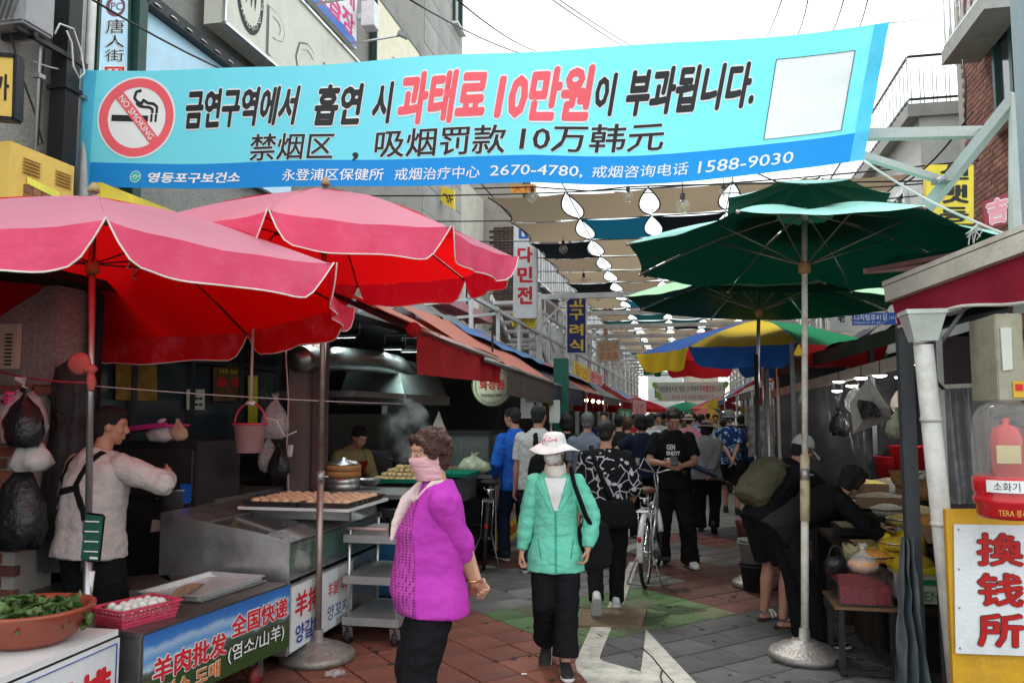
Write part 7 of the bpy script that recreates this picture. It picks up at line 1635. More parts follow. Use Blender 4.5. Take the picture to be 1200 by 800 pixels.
def person(label,loc,rz,h=1.65,b=1.,lean=.0,pelvis=(0,0),hands=None,feet=None,head=(0,0),skin=None,hair='short',hairm=None,top=None,bottom=None,shoe=None,elbow=None,q=.009,belly=0.,topcut=None,hunch=0.,group=None,hand_cfg=None,bust=0.,face=True,headtilt=0.,sole=None,knees=None,pelz=0.):
 s=h/1.70;skin=skin or SKIN;o=thing('person',label,'person',loc,rz,group)
 P=V((pelvis[0],pelvis[1],(.93+pelz)*s));T=V((0,sin(lean),cos(lean)));T2=V((0,sin(lean+hunch),cos(lean+hunch)))
 X=V((1,0,0));B=X.cross(T)*-1 if False else T.cross(X)*-1
 def sp(z):
  t=z-.93
  if t<.25:return P+T*t*s
  return P+T*.25*s+T2*(t-.25)*s
 def ax(z):t=T if z<1.18 else T2;return X,V((0,cos(lean if z<1.18 else lean+hunch),-sin(lean if z<1.18 else lean+hunch)))
 N=sp(1.46);feet=feet or[(-.10,.0,0,0,0),(.10,.0,0,0,0)]
 hy,hp=head[0],head[1]
 RH=Matrix.Rotation(hy,3,'Z')@Matrix.Rotation(-hp,3,'X')@Matrix.Rotation(headtilt,3,'Y')
 neckd=(T2*.55+V((0,0,.45))+V((0,.12+.35*hp,0))).normalized()
 NH=N+neckd*.075*s;HC=NH+(RH@V((0,.022,.085)))*s
 H=lambda x,y,z:HC+RH@V((x,y,z))*s
 sh=[sp(1.375)+X*sx*.162*b*s for sx in(-1,1)]
 hands=hands or[V((-.24,.03,.80)),V((.24,.03,.80))]
 elbow=elbow or[V((-.5,-1,0)),V((.5,-1,0))]
 arm=[]
 for k in(0,1):
  e,w=ik(sh[k],V(hands[k])*s if True else 0,.275*s,.25*s,V(elbow[k]));arm.append((sh[k],e,w))
 leg=[]
 for k,sx in((0,-1),(1,1)):
  f=feet[k];hip=P+X*sx*.085*s*min(b,1.15)-T*.02*s;an=V((f[0]*s,f[1]*s,.085*s+f[2]));kn=(knees[k]if knees else V((sx*.12,1,0)))
  kk,an2=ik(hip,an,.43*s,.415*s,V(kn));leg.append((hip,kk,an2,f))
 mb=MB();bs_=s*b
 zs=[.86,.93,1.05,1.18,1.30,1.38,1.43,1.46];rx=[.13,.145,.125,.135,.145,.135,.10,.06];ry=[.09,.095,.085,.09,.095,.085,.065,.055]
 rings(mb,[sp(z)for z in zs],[ax(z)[0]for z in zs],[ax(z)[1]for z in zs],[r*bs_ for r in rx],[r*bs_ for r in ry])
 mb.tube([sp(1.40),N,NH,HC+RH@V((0,-.01,-.03))*s],[.062*s,.056*s,.052*s,.055*s],14)
 mb.ball(H(0,-.012,.022),(.075*s,.092*s,.094*s),20,14,RH);mb.ball(H(0,.024,-.040),(.056*s,.060*s,.066*s),18,12,RH);mb.ball(H(0,.052,-.088),(.026*s,.022*s,.020*s),10,8,RH)
 mb.ball(H(0,.066,.038),(.052*s,.022*s,.020*s),12,8,RH)
 mb.tube([H(0,.080,.022),H(0,.092,-.004),H(0,.102,-.024)],[.008*s,.010*s,.013*s],8);mb.ball(H(0,.096,-.026),(.017*s,.012*s,.009*s),10,6,RH)
 for sx in(-1,1):
  mb.ball(H(sx*.074,-.008,.0),(.010*s,.020*s,.032*s),10,8,RH);mb.ball(H(sx*.036,.058,-.020),(.024*s,.022*s,.022*s),10,8,RH)
 mb.ball(H(0,.083,-.053),(.022*s,.008*s,.006*s),10,6,RH);mb.ball(H(0,.081,-.064),(.019*s,.009*s,.007*s),10,6,RH)
 for k,sx in((0,-1),(1,1)):
  a,e,w=arm[k];ub=b**.5*s
  mb.tube([a-X*sx*.03,a,a.lerp(e,.3),a.lerp(e,.7),e],[.05*ub,.050*ub,.046*ub,.040*ub,.037*ub],12);mb.tube([e,e.lerp(w,.25),e.lerp(w,.65),w],[.038*ub,.040*ub,.030*ub,.024*s],12)
  cfg=(hand_cfg or{}).get(k,{});D=cfg.get('D',(w-e));sd=cfg.get('side',V((0,1,0))if abs((w-e).normalized().z)>.5 else V((0,0,1)));pm=cfg.get('palm',V((-sx,0,0))if abs((w-e).normalized().z)>.5 else V((-sx,0,0)))
  hand(mb,w,V(D),V(sd),V(pm),cfg.get('curl',.45),s*cfg.get('sc',1.))
  hip,kk,an,f=leg[k]
  mb.tube([hip+T*.04*s,hip,hip.lerp(kk,.5),kk],[.085*bs_,.088*bs_,.070*bs_,.052*bs_**.5*s**.5],14);mb.tube([kk,kk.lerp(an,.15),kk.lerp(an,.35),kk.lerp(an,.7),an],[.052*s,.053*s,.058*s,.042*s,.034*s],14)
  yw=f[3];tp=f[4];fd=V((-sin(yw)*cos(tp),cos(yw)*cos(tp),-sin(tp)));fx=V((cos(yw),sin(yw),0));fz=fx.cross(fd)
  g=an-V((0,0,.05*s))if abs(tp)<.2 else an-fz*.05*s
  rings(mb,[g-fd*.045*s,g-fd*.02*s,g+fd*.05*s,g+fd*.12*s,g+fd*.165*s,g+fd*.18*s],[fx]*6,[fz]*6,[.022*s,.030*s,.033*s,.040*s,.036*s,.02*s],[.025*s,.032*s,.028*s,.018*s,.012*s,.008*s],14)
 fuse(mb,'body',skin,q,3,o)
 if face:
  for sx in(-1,1):
   mb=MB();mb.ball(H(sx*.031,.0735,.006),(.0135*s,.008*s,.0075*s),12,8,RH);mb.build('eye',M('eye_white',(.6,.57,.53),rough=.3),o)
   mb=MB();mb.ball(H(sx*.031,.0795,.004),(.0062*s,.0030*s,.0062*s),10,6,RH);mb.build('iris',M('iris_dark',(.015,.01,.008),rough=.15),o)
   mb=MB();mb.ball(H(sx*.031,.0745,.0115),(.0165*s,.0095*s,.0058*s),12,8,RH);mb.build('eyelid',skin,o)
   mb=MB();mb.tube([H(sx*(.012+.011*i),.0855-.0042*i-.0012*i*i,.030+.0035*i-.0013*i*i)for i in range(5)],[.0022*s,.0032*s,.0030*s,.0022*s,.001*s],6);mb.build('eyebrow',M('brow',(.03,.02,.015),rough=.8),o)
  mb=MB();mb.ball(H(0,.0875,-.054),(.019*s,.006*s,.004*s),10,6,RH);mb.ball(H(0,.0865,-.0635),(.016*s,.006*s,.0045*s),10,6,RH);mb.build('lips',M('lip',(.40,.14,.11),rough=.45),o)
 hm=hairm or M('hair_black',(.007,.006,.006),rough=.5,var=.3,vs=40,bump=.8,bs=120,spec=.4)
 if hair:
  mb=MB()
  if hair in('short','grey'):
   mb.ball(H(0,-.022,.036),(.083*s,.096*s,.092*s),20,14,RH);mb.ball(H(0,-.050,-.020),(.068*s,.052*s,.062*s),16,10,RH);mb.ball(H(0,.042,.088),(.060*s,.045*s,.028*s),14,8,RH)
   dp=lambda p:.004*noise.noise(p*38)+.003*noise.noise(p*90)
  elif hair=='curly':
   mb.ball(H(0,-.028,.034),(.090*s,.100*s,.092*s),20,14,RH);mb.ball(H(0,-.055,-.040),(.080*s,.062*s,.070*s),16,10,RH)
   rnd_=random.Random(3)
   for i in range(130):
    t=rnd_.uniform(-.75,1);a=rnd_.uniform(0,2*pi);rr=math.sqrt(max(0,1-t*t));x,y,z=.088*rr*cos(a),-.030+.098*rr*sin(a),.030+.094*t
    if y>.035 and z<.062:continue
    if y>.0 and z<-.03:continue
    mb.ball(H(x,y,z),rnd_.uniform(.014,.023)*s,8,6)
   for sx in(-1,1):mb.tube([H(sx*.05,.062,.085),H(sx*.075,.045,.05),H(sx*.084,.02,.005)],[.018*s,.018*s,.012*s],8)
   mb.tube([H(-.05,.060,.088),H(0,.075,.092),H(.05,.060,.088)],[.02*s]*3,8)
   dp=lambda p:.005*noise.noise(p*45)+.004*noise.noise(p*110)
  elif hair=='bun':
   mb.ball(H(0,-.022,.034),(.080*s,.094*s,.088*s),20,14,RH);mb.ball(H(0,-.055,-.03),(.062*s,.045*s,.06*s),14,10,RH);mb.ball(H(.005,-.092,-.035),.040*s,14,10)
   dp=lambda p:.003*noise.noise(p*50)+.002*noise.noise(p*130)
  elif hair=='bob':
   mb.ball(H(0,-.022,.032),(.088*s,.100*s,.094*s),20,14,RH);mb.ball(H(0,-.045,-.045),(.086*s,.068*s,.085*s),16,10,RH);mb.ball(H(0,.045,.080),(.066*s,.045*s,.035*s),12,8,RH)
   for sx in(-1,1):mb.tube([H(sx*.070,.03,.06),H(sx*.082,.01,0),H(sx*.078,.0,-.075)],[.02*s,.022*s,.018*s],8)
   dp=lambda p:.004*noise.noise(p*30)+.003*noise.noise(p*90)
  else:
   mb.ball(H(0,-.045,-.03),(.070*s,.055*s,.066*s),16,10,RH);mb.ball(H(0,-.02,.02),(.078*s,.090*s,.072*s),16,10,RH);dp=lambda p:.003*noise.noise(p*60)
  fuse(mb,'hair',hm,max(q*.8,.006),2,o,dp)
 if top:
  m_,hem,slv,loose=top['m'],top.get('hem',.86),top.get('sleeve',1.),top.get('loose',.022)
  mb=MB();zs=[hem,(hem+1.0)/2,1.0,1.12,1.22,1.31,1.375,1.42,1.45,1.475]
  fl=top.get('flare',.0);rx=[.158+fl,.156+fl*.7,.148,.145,.150,.158,.158,.128,.085,.060];ry=[.112+fl,.112+fl*.7,.108,.106,.108,.104,.092,.075,.062,.050]
  RY=[]
  for i,z in enumerate(zs):
   f_=belly*math.exp(-((z-1.06)/.13)**2)+bust*math.exp(-((z-1.24)/.075)**2)+belly*.5*math.exp(-((z-.9)/.1)**2)
   RY.append(((ry[i]+loose)*bs_+f_*s,(ry[i]+loose+belly*.15)*bs_))
  RXv=[(r+loose)*bs_ if i<7 else(r+loose*.6)*bs_ for i,r in enumerate(rx)]
  C_s=[sp(z)for z in zs]
  if top.get('hang')and lean+hunch>.3:
   pass
  rings(mb,C_s,[ax(z)[0]for z in zs],[ax(z)[1]for z in zs],RXv,RY,28)
  dd=folds(top.get('fold',.007),random.uniform(0,20));SEP=q<=.0115
  if SEP:fuse(mb,top.get('name','shirt'),m_,max(q,.010),2,o,dd)
  for k,sx in((0,-1),(1,1)):
   if SEP:mb=MB()
   a,e,w=arm[k];l2=loose*.7;ub=b**.5*s;L1,L2=.275,.25
   tot=slv*(L1+L2)
   pts=[a-X*sx*.05*s+V((0,0,.0)),a,a.lerp(e,min(1,tot/L1)*.5),a.lerp(e,min(1,tot/L1))];rs=[.040*ub+l2,.056*ub+l2,.053*ub+l2,.048*ub+l2]
   if tot>L1:
    f2=(tot-L1)/L2;pts+=[e.lerp(w,f2*.5),e.lerp(w,f2)];rs+=[.044*ub+l2,(.036 if not top.get('cuff')else.030)*ub+l2*(1 if not top.get('cuff')else.5)]
   mb.tube(pts,rs,14);mb.ball(a,.055*ub+l2,14,10)
   if tot>L1:mb.ball(e,.047*ub+l2,12,8)
   if SEP:fuse(mb,'sleeve',m_,.010,2,o,folds(top.get('fold',.007),random.uniform(0,20),9))
  if not SEP:fuse(mb,top.get('name','shirt'),m_,max(q,.010),2,o,dd)
  if top.get('collar'):
   mb=MB();c=sp(1.452);mb.lathe([(.078*s,-.012),(.084*s,.01),(.074*s,.045),(.068*s,.043),(.070*s,.0)],c,24);mb.build('collar',top['collar'],o)
 if bottom:
  m_,ln,loose=bottom['m'],bottom.get('len',1.),bottom.get('loose',.02)
  mb=MB();zs=[.84,.90,.96,1.02];rings(mb,[sp(z)for z in zs],[X]*4,[ax(.9)[1]]*4,[(.150+loose)*bs_,(.158+loose*.8)*bs_,(.150+loose*.6)*bs_,(.138+.012)*bs_],[(.100+loose)*bs_,(.108+loose*.8)*bs_,(.104+loose*.5)*bs_,(.098+.008)*bs_],24)
  for k,sx in((0,-1),(1,1)):
   hip,kk,an,f=leg[k];hw=bottom.get('hem',.062)
   if ln<=.5:e_=hip.lerp(kk,ln*2);mb.tube([hip+T*.05*s,hip,hip.lerp(e_,.5),e_],[.10*bs_,(.096+loose)*bs_,(.090+loose)*bs_,(.088+loose*1.2)*bs_],16)
   else:
    f2=(ln-.5)*2;low=kk.lerp(an,f2)+(V((0,0,-.025*s))if ln>.95 else V())
    mb.tube([hip+T*.05*s,hip,hip.lerp(kk,.5),kk,kk.lerp(low,.5),low],[.09*bs_,(.088+loose*.45)*bs_,(.076+loose*.9)*bs_,(.058+loose)*bs_,(.052+loose)*s,(hw+loose*.5)*s],16)
  fuse(mb,bottom.get('name','trousers'),m_,max(q,.011),2,o,folds(bottom.get('fold',.006),random.uniform(0,20),7.))
 if shoe:
  for k in(0,1):
   f=leg[k][3];an=leg[k][2];yw,tp=f[3],f[4];fd=V((-sin(yw)*cos(tp),cos(yw)*cos(tp),-sin(tp)));fx=V((cos(yw),sin(yw),0));fz=fx.cross(fd)
   g=an-fz*.085*s if abs(tp)>.15 else V((an.x,an.y,.016+f[2]))
   if shoe.get('kind')=='sandal':
    mb=MB();rings(mb,[g+fd*y*s+fz*.012 for y in(-.07,-.05,.03,.11,.17,.195)],[fx]*6,[fz]*6,[.018*s,.032*s,.034*s,.043*s,.036*s,.012*s],[.012*s]*6,16);so=mb.build('sandal',shoe['m'],o)
    for yy in(.06,.10):mb=MB();mb.tube([g+fd*yy*s+fx*(.045*cos(t))*s+fz*(.012+.055*sin(t))*s for t in[pi*i/8 for i in range(9)]],.009*s,6);mb.build('strap',shoe.get('strap',shoe['m']),so)
    continue
   mb=MB();rings(mb,[g+fd*y*s+fz*z*s for y,z in((-.078,.05),(-.065,.058),(-.02,.062),(.03,.056),(.08,.045),(.13,.036),(.175,.032),(.198,.028))],[fx]*8,[fz]*8,[.018*s,.034*s,.039*s,.040*s,.046*s,.048*s,.038*s,.012*s],[.030*s,.045*s,.048*s,.040*s,.030*s,.022*s,.016*s,.008*s],18)
   mb.tube([g+fd*-.02*s+fz*.08*s,g+fd*-.012*s+fz*.105*s],[.042*s,.040*s],14)
   u=mb.build('shoe',shoe['m'],o)
   mb=MB();rings(mb,[g+fd*y*s+fz*.014*s for y in(-.086,-.07,-.02,.04,.10,.15,.19,.208)],[fx]*8,[fz]*8,[.020*s,.037*s,.040*s,.040*s,.050*s,.050*s,.040*s,.014*s],[.014*s]*8,18);mb.build('sole',shoe.get('sole',shoe['m']),u)
   if shoe.get('lace'):
    mb=MB()
    for i in range(4):y=.02+.026*i;zt=.096-.0125*i;mb.tube([g+fd*y*s-fx*.024*s+fz*(zt-.006)*s,g+fd*y*s+fz*(zt+.001)*s,g+fd*y*s+fx*.024*s+fz*(zt-.006)*s],.003*s,5)
    mb.build('lace',shoe['lace'],u)
 o['_n']=0;del o['_n']
 return o,dict(H=H,RH=RH,s=s,arm=arm,leg=leg,sp=sp,ax=ax,P=P,N=N,HC=HC,o=o)
def toworld(o,p):return mat_of(o)@V(p)
HBR=M('hair_auburn',(.055,.018,.010),rough=.42,var=.4,vs=40,bump=.9,bs=120,spec=.5);HGR=M('hair_grey',(.16,.155,.15),rough=.55,var=.4,vs=60,bump=.8,bs=130)
PURP=fabric('shirt_magenta',(.46,.045,.40),fold=.7,bump=.35,bs=25,rough=.6,var=.08)
BLK=fabric('cloth_black',(.010,.010,.011),bump=.5,bs=18,rough=.85);BLK2=fabric('cloth_charcoal',(.011,.011,.013),bump=.5,bs=16)
JEAN=fabric('denim_dark',(.018,.025,.05),bump=.5,bs=60)
WSH=M('shoe_white',(.66,.66,.66),rough=.5,var=.1,vs=20,bump=.2);BSH=M('shoe_black',(.02,.02,.02),rough=.5,bump=.2);SOLE=M('sole_white',(.62,.61,.58),rough=.6,dirt=(.3,.28,.25))
PINKM=fabric('mask_pink',(.66,.38,.40),bump=.5,bs=20)
def pattern_mat(key,base,mot,scale,kind='voronoi',th=.32,rough=.75,aniso=(1,1,1)):
 m=fabric(key,base);t=m.node_tree;N=t.nodes;L=t.links;p=[n for n in N if n.type=='BSDF_PRINCIPLED'][0]
 src=p.inputs['Base Color'].links[0].from_socket;tc=N.new('ShaderNodeTexCoord');mp=N.new('ShaderNodeMapping');mp.inputs['Scale'].default_value=aniso;L.new(tc.outputs['Object'],mp.inputs[0])
 nz=N.new('ShaderNodeTexNoise');nz.inputs['Scale'].default_value=scale*.5;L.new(mp.outputs[0],nz.inputs['Vector'])
 ad=N.new('ShaderNodeVectorMath');ad.operation='MULTIPLY_ADD';ad.inputs[1].default_value=(.12,)*3 if kind!='dots' else(0,0,0);L.new(nz.outputs['Color'],ad.inputs[0]);L.new(mp.outputs[0],ad.inputs[2])
 mr=N.new('ShaderNodeMath')
 if kind=='vines':
  v=N.new('ShaderNodeTexVoronoi');v.feature='DISTANCE_TO_EDGE';v.inputs['Scale'].default_value=scale;L.new(ad.outputs[0],v.inputs['Vector']);mr.operation='LESS_THAN';mr.inputs[1].default_value=th*.12;L.new(v.outputs['Distance'],mr.inputs[0])
  v2=N.new('ShaderNodeTexVoronoi');v2 .inputs['Scale'].default_value=scale*.9;L.new(ad.outputs[0],v2 .inputs['Vector']);m2=N.new('ShaderNodeMath');m2 .operation='LESS_THAN';m2 .inputs[1].default_value=th*.62;L.new(v2 .outputs['Distance'],m2 .inputs[0])
  n9=N.new('ShaderNodeTexNoise');n9 .inputs['Scale'].default_value=scale*.45;L.new(mp.outputs[0],n9 .inputs['Vector']);m9=N.new('ShaderNodeMath');m9 .operation='GREATER_THAN';m9 .inputs[1].default_value=.50;L.new(n9 .outputs['Fac'],m9 .inputs[0])
  mm=N.new('ShaderNodeMath');mm.operation='MULTIPLY';L.new(mr.outputs[0],mm.inputs[0]);L.new(m9 .outputs[0],mm.inputs[1])
  mx_=N.new('ShaderNodeMath');mx_.operation='MAXIMUM';L.new(mm.outputs[0],mx_.inputs[0]);L.new(m2 .outputs[0],mx_.inputs[1]);fac=mx_.outputs[0]
 else:
  v=N.new('ShaderNodeTexVoronoi');v.inputs['Scale'].default_value=scale;v.inputs['Randomness'].default_value=0 if kind=='dots' else 1;L.new(ad.outputs[0],v.inputs['Vector']);mr.operation='LESS_THAN';mr.inputs[1].default_value=th;L.new(v.outputs['Distance'],mr.inputs[0]);fac=mr.outputs[0]
 mx=N.new('ShaderNodeMix');mx.data_type='RGBA';L.new(fac,mx.inputs['Factor']);L.new(src,mx.inputs['A']);mx.inputs['B'].default_value=(*mot,1);L.new(mx.outputs['Result'],p.inputs['Base Color']);return m
PURPL=pattern_mat('lace_magenta',(.42,.06,.32),(.10,.010,.08),62,'dots',.34,aniso=(1,1,1.2))
FLOR=pattern_mat('floral_black',(.012,.012,.014),(.50,.49,.52),11,'vines',.40)
FLORB=pattern_mat('floral_blue',(.012,.03,.10),(.25,.38,.50),14,'vines',.42)
BEIGEP=pattern_mat('leopard_beige',(.38,.29,.21),(.10,.06,.04),26,'v',.36)
MONO=pattern_mat('monogram_bag',(.03,.03,.035),(.42,.42,.42),34,'dots',.34)
c=PD(507,483,4.05)
o,K=person('woman in a magenta blouse and pink face cover standing with hands clasped behind her back',(c.x,c.y,0),radians(112),1.60,1.02,lean=-.06,hunch=.10,head=(radians(22),.16),skin=SKIN,hair='curly',hairm=HBR,hands=[V((.02,-.235,.90)),V((.015,-.25,.93))],elbow=[V((-.8,-1,-.1)),V((.8,-1,-.1))],feet=[(-.10,-.02,0,.12,0),(.10,.03,0,-.1,0)],belly=.10,bust=.075,pelvis=(0,-.02),top=dict(m=PURP,hem=.80,sleeve=.68,loose=.018,flare=.04,fold=.006,name='blouse'),bottom=dict(m=BLK2,loose=.034,hem=.085,fold=.009),shoe=dict(m=BSH,sole=BSH),q=.006,hand_cfg={0:dict(D=V((.55,-.15,-.55)),side=V((0,-1,.3)),palm=V((.2,1,0)),curl=.85),1:dict(D=V((-.8,-.35,-.4)),side=V((0,-.3,1)),palm=V((0,1,0)),curl=.7)})
H,s,RH=K['H'],K['s'],K['RH']
def overlay(par,src,fn,nu,nv,mat,name,off=.004,direc=V((0,-1,0))):
 me=[x for x in par.children if x.name.startswith(src)][0]if False else src
 bm=bmesh.new();bm.from_mesh(me.data);bv=BVHTree.FromBMesh(bm);mb=MB();pts={}
 for j in range(nv+1):
  for i in range(nu+1):
   org,dr=fn(i/nu,j/nv);hit=bv.ray_cast(org,dr)
   pts[i,j]=(hit[0]+hit[1]*off)if hit[0]is not None and hit[1].dot(dr)<.3 else(hit[0]if hit[0]is not None else None)
 idx={};vs=[]
 for k,v in pts.items():
  if v is not None:idx[k]=len(vs);vs.append(v)
 fs=[[idx[i,j],idx[i+1,j],idx[i+1,j+1],idx[i,j+1]]for j in range(nv)for i in range(nu)if all(k in idx for k in((i,j),(i+1,j),(i+1,j+1),(i,j+1)))]
 bm.free();mb.add(vs,fs,True);return mb.build(name,mat,par)
def child(o,nm):return[x for x in COL.objects if x.parent==o and x.name.split('.')[0]==nm][0]
bl=child(o,'blouse')
def lf2(u,v):
 z=.80+.60*v;w=.13+.03*sin(pi*v);a=(-1+2*u)*(1.15-.35*v);c=K['sp'](.93+(z/1.0-.93))
 return V((.55*sin(a),.55*cos(a),z*s*.985)),V((-sin(a),-cos(a),0))
overlay(o,bl,lf2,40,44,PURPL,'lace_panel',.004)
mb=MB();rings(mb,[H(0,.010,z)for z in(-.135,-.10,-.06,-.02,-.008)],[RH@X_ for X_ in[V((1,0,0))]*5],[RH@V((0,1,0))]*5,[.066*s,.066*s,.068*s,.070*s,.068*s],[(.066*s,.07*s),(.075*s,.07*s),(.088*s,.075*s),(.102*s,.078*s),(.096*s,.078*s)],24)
fuse(mb,'face_cover',PINKM,.006,2,o,lambda p:.004*abs(noise.noise(V((p.x*8,p.y*8,p.z*75)))))
mb=MB();c_=K['sp'](1.45);mb.tube([c_+V((.068*cos(t),.025+.082*sin(t),.012-.09*max(0,sin(t))))for t in[2*pi*i/24 for i in range(25)]],.016,8);
cn=K['sp'](1.42);mb.tube([cn+V((.07,.06,.02)),cn+V((.04,.15,-.06)),cn+V((.0,.20,-.16)),cn+V((-.02,.22,-.24))],[.024,.024,.018,.008],8,flat=1.6);fuse(mb,'scarf',M('scarf_pale',(.66,.52,.50),rough=.8,bump=.5),.007,2,o,folds(.004,2,14))
mb=MB();mb.tube([H(.055,-.072,-.035),H(.075,-.06,-.045)],.008*s,6);mb.build('hair_clip',WHITEPL,o)
mb=MB();mb.lathe([(.034,-.004),(.038,0),(.034,.004)],K['arm'][0][2].lerp(K['arm'][0][1],.12),16);mb.build('bracelet',M('gold',(.7,.45,.15),rough=.3,metal=.9),o)
MINT=fabric('jacket_mint',(.19,.70,.52),bump=.5,bs=14,rough=.5,var=.06,trans=(.12,.65,.45,.15));WHT=fabric('cloth_white',(.72,.72,.71))
g=G(652,784)
o,K=person('woman in a mint green windbreaker and white sun hat walking toward the camera',(g.x,g.y,0),radians(-171),1.53,.96,lean=.02,head=(radians(-24),.06),skin=SKIN,hair='under',hands=[V((-.235,.13,.90)),V((.275,.02,.77))],elbow=[V((-1.2,-.5,0)),V((.5,-1,0))],feet=[(-.065,.16,0,.1,.0),(.075,-.16,.05,-.15,.55)],top=dict(m=MINT,hem=.73,sleeve=.97,loose=.030,flare=.048,fold=.010,cuff=True,name='jacket'),bottom=dict(m=BLK2,loose=.035,hem=.085,fold=.008,len=.93),shoe=dict(m=BSH,sole=SOLE,lace=SOLE),q=.006,hand_cfg={0:dict(curl=.7),1:dict(curl=.9)},knees=[V((-.1,1,0)),V((.1,1,0))])
H,s,RH=K['H'],K['s'],K['RH']
HATW=fabric('hat_white',(.72,.69,.68),bump=.3)
mb=MB();mb.lathe([(0,.125),(.05,.122),(.078,.105),(.092,.06),(.098,.035),(.135,.018),(.190,-.012),(.193,-.017),(.135,.011),(.095,.028)],(0,0,0),40)
mb.v=[H(v.x,v.y-.01,v.z+.012*sin(math.atan2(v.y,v.x)*3)*(1 if abs(v.x)+abs(v.y)>.12 else 0)+.022)for v in mb.v];mb.v=[v+V((1,1,1))*.003*noise.noise(v*22)for v in mb.v];ht=mb.build('sun_hat',HATW,o)
mb=MB()
for k in range(16):a=1.57+random.uniform(-.7,.7);z=.05+random.uniform(0,.05);r=.096-.15*max(0,z-.05)+.002;mb.ball(H(r*cos(a),r*sin(a)-.01,z+.012),(.007,.004,.006),6,4)
mb.build('pink_print',M('print_pink',(.65,.25,.33),rough=.8),ht)
MASKW=fabric('mask_white',(.70,.68,.66),bump=.15,rough=.7)
def facemask(o,H,s,RH,mat,q_=.005):
 mb=MB();rings(mb,[H(0,.020,z)for z in(-.092,-.075,-.045,-.018,-.004)],[RH@V((1,0,0))]*5,[RH@V((0,1,0))]*5,[.036*s,.055*s,.066*s,.067*s,.050*s],[(.062*s,.02*s),(.082*s,.02*s),(.105*s,.02*s),(.096*s,.02*s),(.074*s,.02*s)],24,1.7)
 f=fuse(mb,'face_mask',mat,q_,1,o)
 for sx in(-1,1):
  for z in(-.02,-.075):mb=MB();mb.tube([H(sx*.062,.035,z),H(sx*.079,-.005,(z-.01)*.4)],.0016,5);mb.build('ear_loop',WHITEPL,f)
facemask(o,H,s,RH,MASKW)
mb=MB();c_=K['sp'](1.47);mb.lathe([(.060,-.035),(.074,-.02),(.078,.005),(.070,.04),(.062,.055),(.055,.05)],(0,0,0),26);mb.v=[c_+V((v.x,v.y*1.05+.02,v.z-.02*v.y/.07))for v in mb.v];mb.v=[v+V((0,0,1))*.006*noise.noise(V((v.x*20,v.y*20,v.z*70)))for v in mb.v];mb.build('neck_scarf',fabric('scarf_cream',(.66,.61,.55)),o)
jk=child(o,'jacket')
def vf_(u,v):
 z=1.185+.235*v;w=(.012+.062*v);return V(((-1+2*u)*w,.5,z*s)),V((0,-1,0))
overlay(o,jk,vf_,10,16,WHT,'undershirt',.004)
for sx in(-1,1):
 overlay(o,jk,(lambda sx:(lambda u,v:(V((sx*(.018+.064*v+.055*u*(v**.6)),.5,(1.19+.25*v-.02*u)*s)),V((0,-1,0)))))(sx),5,14,fabric('jacket_mint_dark',(.16,.62,.46),bump=.4),'lapel',.011)
 overlay(o,jk,(lambda sx:(lambda u,v:(V((sx*(.115+.004*u)-.02*(1-v)*sx,.5,(.84+.13*v)*s)),V((0,-1,0)))))(sx),1,8,fabric('zip_dark',(.03,.16,.13)),'pocket_zip',.004)
overlay(o,jk,lambda u,v:(V(((-.5+u)*.012,.5,(.74+.44*v)*s)),V((0,-1,0))),1,24,fabric('zip_line',(.05,.36,.27)),'zip',.005)
bgp=toworld(o,V((-.25,-.02,.82)))
bo=thing('shoulder_bag','large black cloth bag on the shoulder of the woman in the mint jacket','bag',bgp)
mb=MB();rings(mb,[V((.0,0,z))for z in(-.16,-.14,0,.12,.16)],[V((1,0,0))]*5,[V((0,1,0))]*5,[.10,.14,.15,.12,.07],[.04,.055,.055,.04,.02],22);mb.v=[V((v.x,v.y,v.z))for v in mb.v]
x_=fuse(mb,'bag_body',BLK,.01,2,bo,folds(.008,4,8));x_.rotation_euler=(0,0,radians(-150+0))
inv=mat_of(bo).inverted();shp=toworld(o,K['sp'](1.44)+V((-.13,.02,.02)))
mb=MB();mb.tube([inv@toworld(o,K['sp'](1.46)+V((-.105,.02,.025))),inv@toworld(o,K['sp'](1.38)+V((-.125,.145,.0))),inv@toworld(o,K['sp'](1.15)+V((-.20,.17,.0))),inv@toworld(o,V((-.25,.04,.94)))],.014,8,flat=1.6);mb.build('strap',BLK,bo)
g=G(790,664)
o,K=person('man in a black printed T-shirt looking down at his phone behind the bicycle',(g.x,g.y,0),radians(-175),1.76,1.06,lean=.0,hunch=.12,head=(radians(8),.62),skin=SKIN2,hair='short',hands=[V((-.075,.33,1.10)),V((.10,.32,1.12))],elbow=[V((-1,-.6,-.6)),V((1,-.6,-.6))],feet=[(-.17,.02,0,.25,0),(.13,-.10,0,-.35,0)],top=dict(m=BLK,hem=.84,sleeve=.40,loose=.035,fold=.009,name='t_shirt',flare=.01),bottom=dict(m=BLK,loose=.038,hem=.088,fold=.012),shoe=dict(m=WSH,sole=SOLE,lace=WHITEPL),q=.008,hand_cfg={0:dict(curl=.7,side=V((0,.3,1)),palm=V((.6,-.4,.3))),1:dict(curl=.8,side=V((0,.3,1)),palm=V((-.6,-.4,.3)))})
ts=child(o,'t_shirt');s=K['s']
def chest_surf(me,x0,x1,z0,z1,yo=.6):
 bm=bmesh.new();bm.from_mesh(me.data);bv=BVHTree.FromBMesh(bm);W_=mat_of(me.parent)
 def f(u,v):
  h=bv.ray_cast(V((x0+(x1-x0)*u,yo,z1+(z0-z1)*v)),V((0,-1,0)))
  p=h[0]if h[0]is not None else V((x0+(x1-x0)*u,.17,z1+(z0-z1)*v));return W_@p,(W_.to_3x3()@V((0,1,0)))
 return f
cs_=chest_surf(ts,.08,-.08,1.10*s,1.36*s)
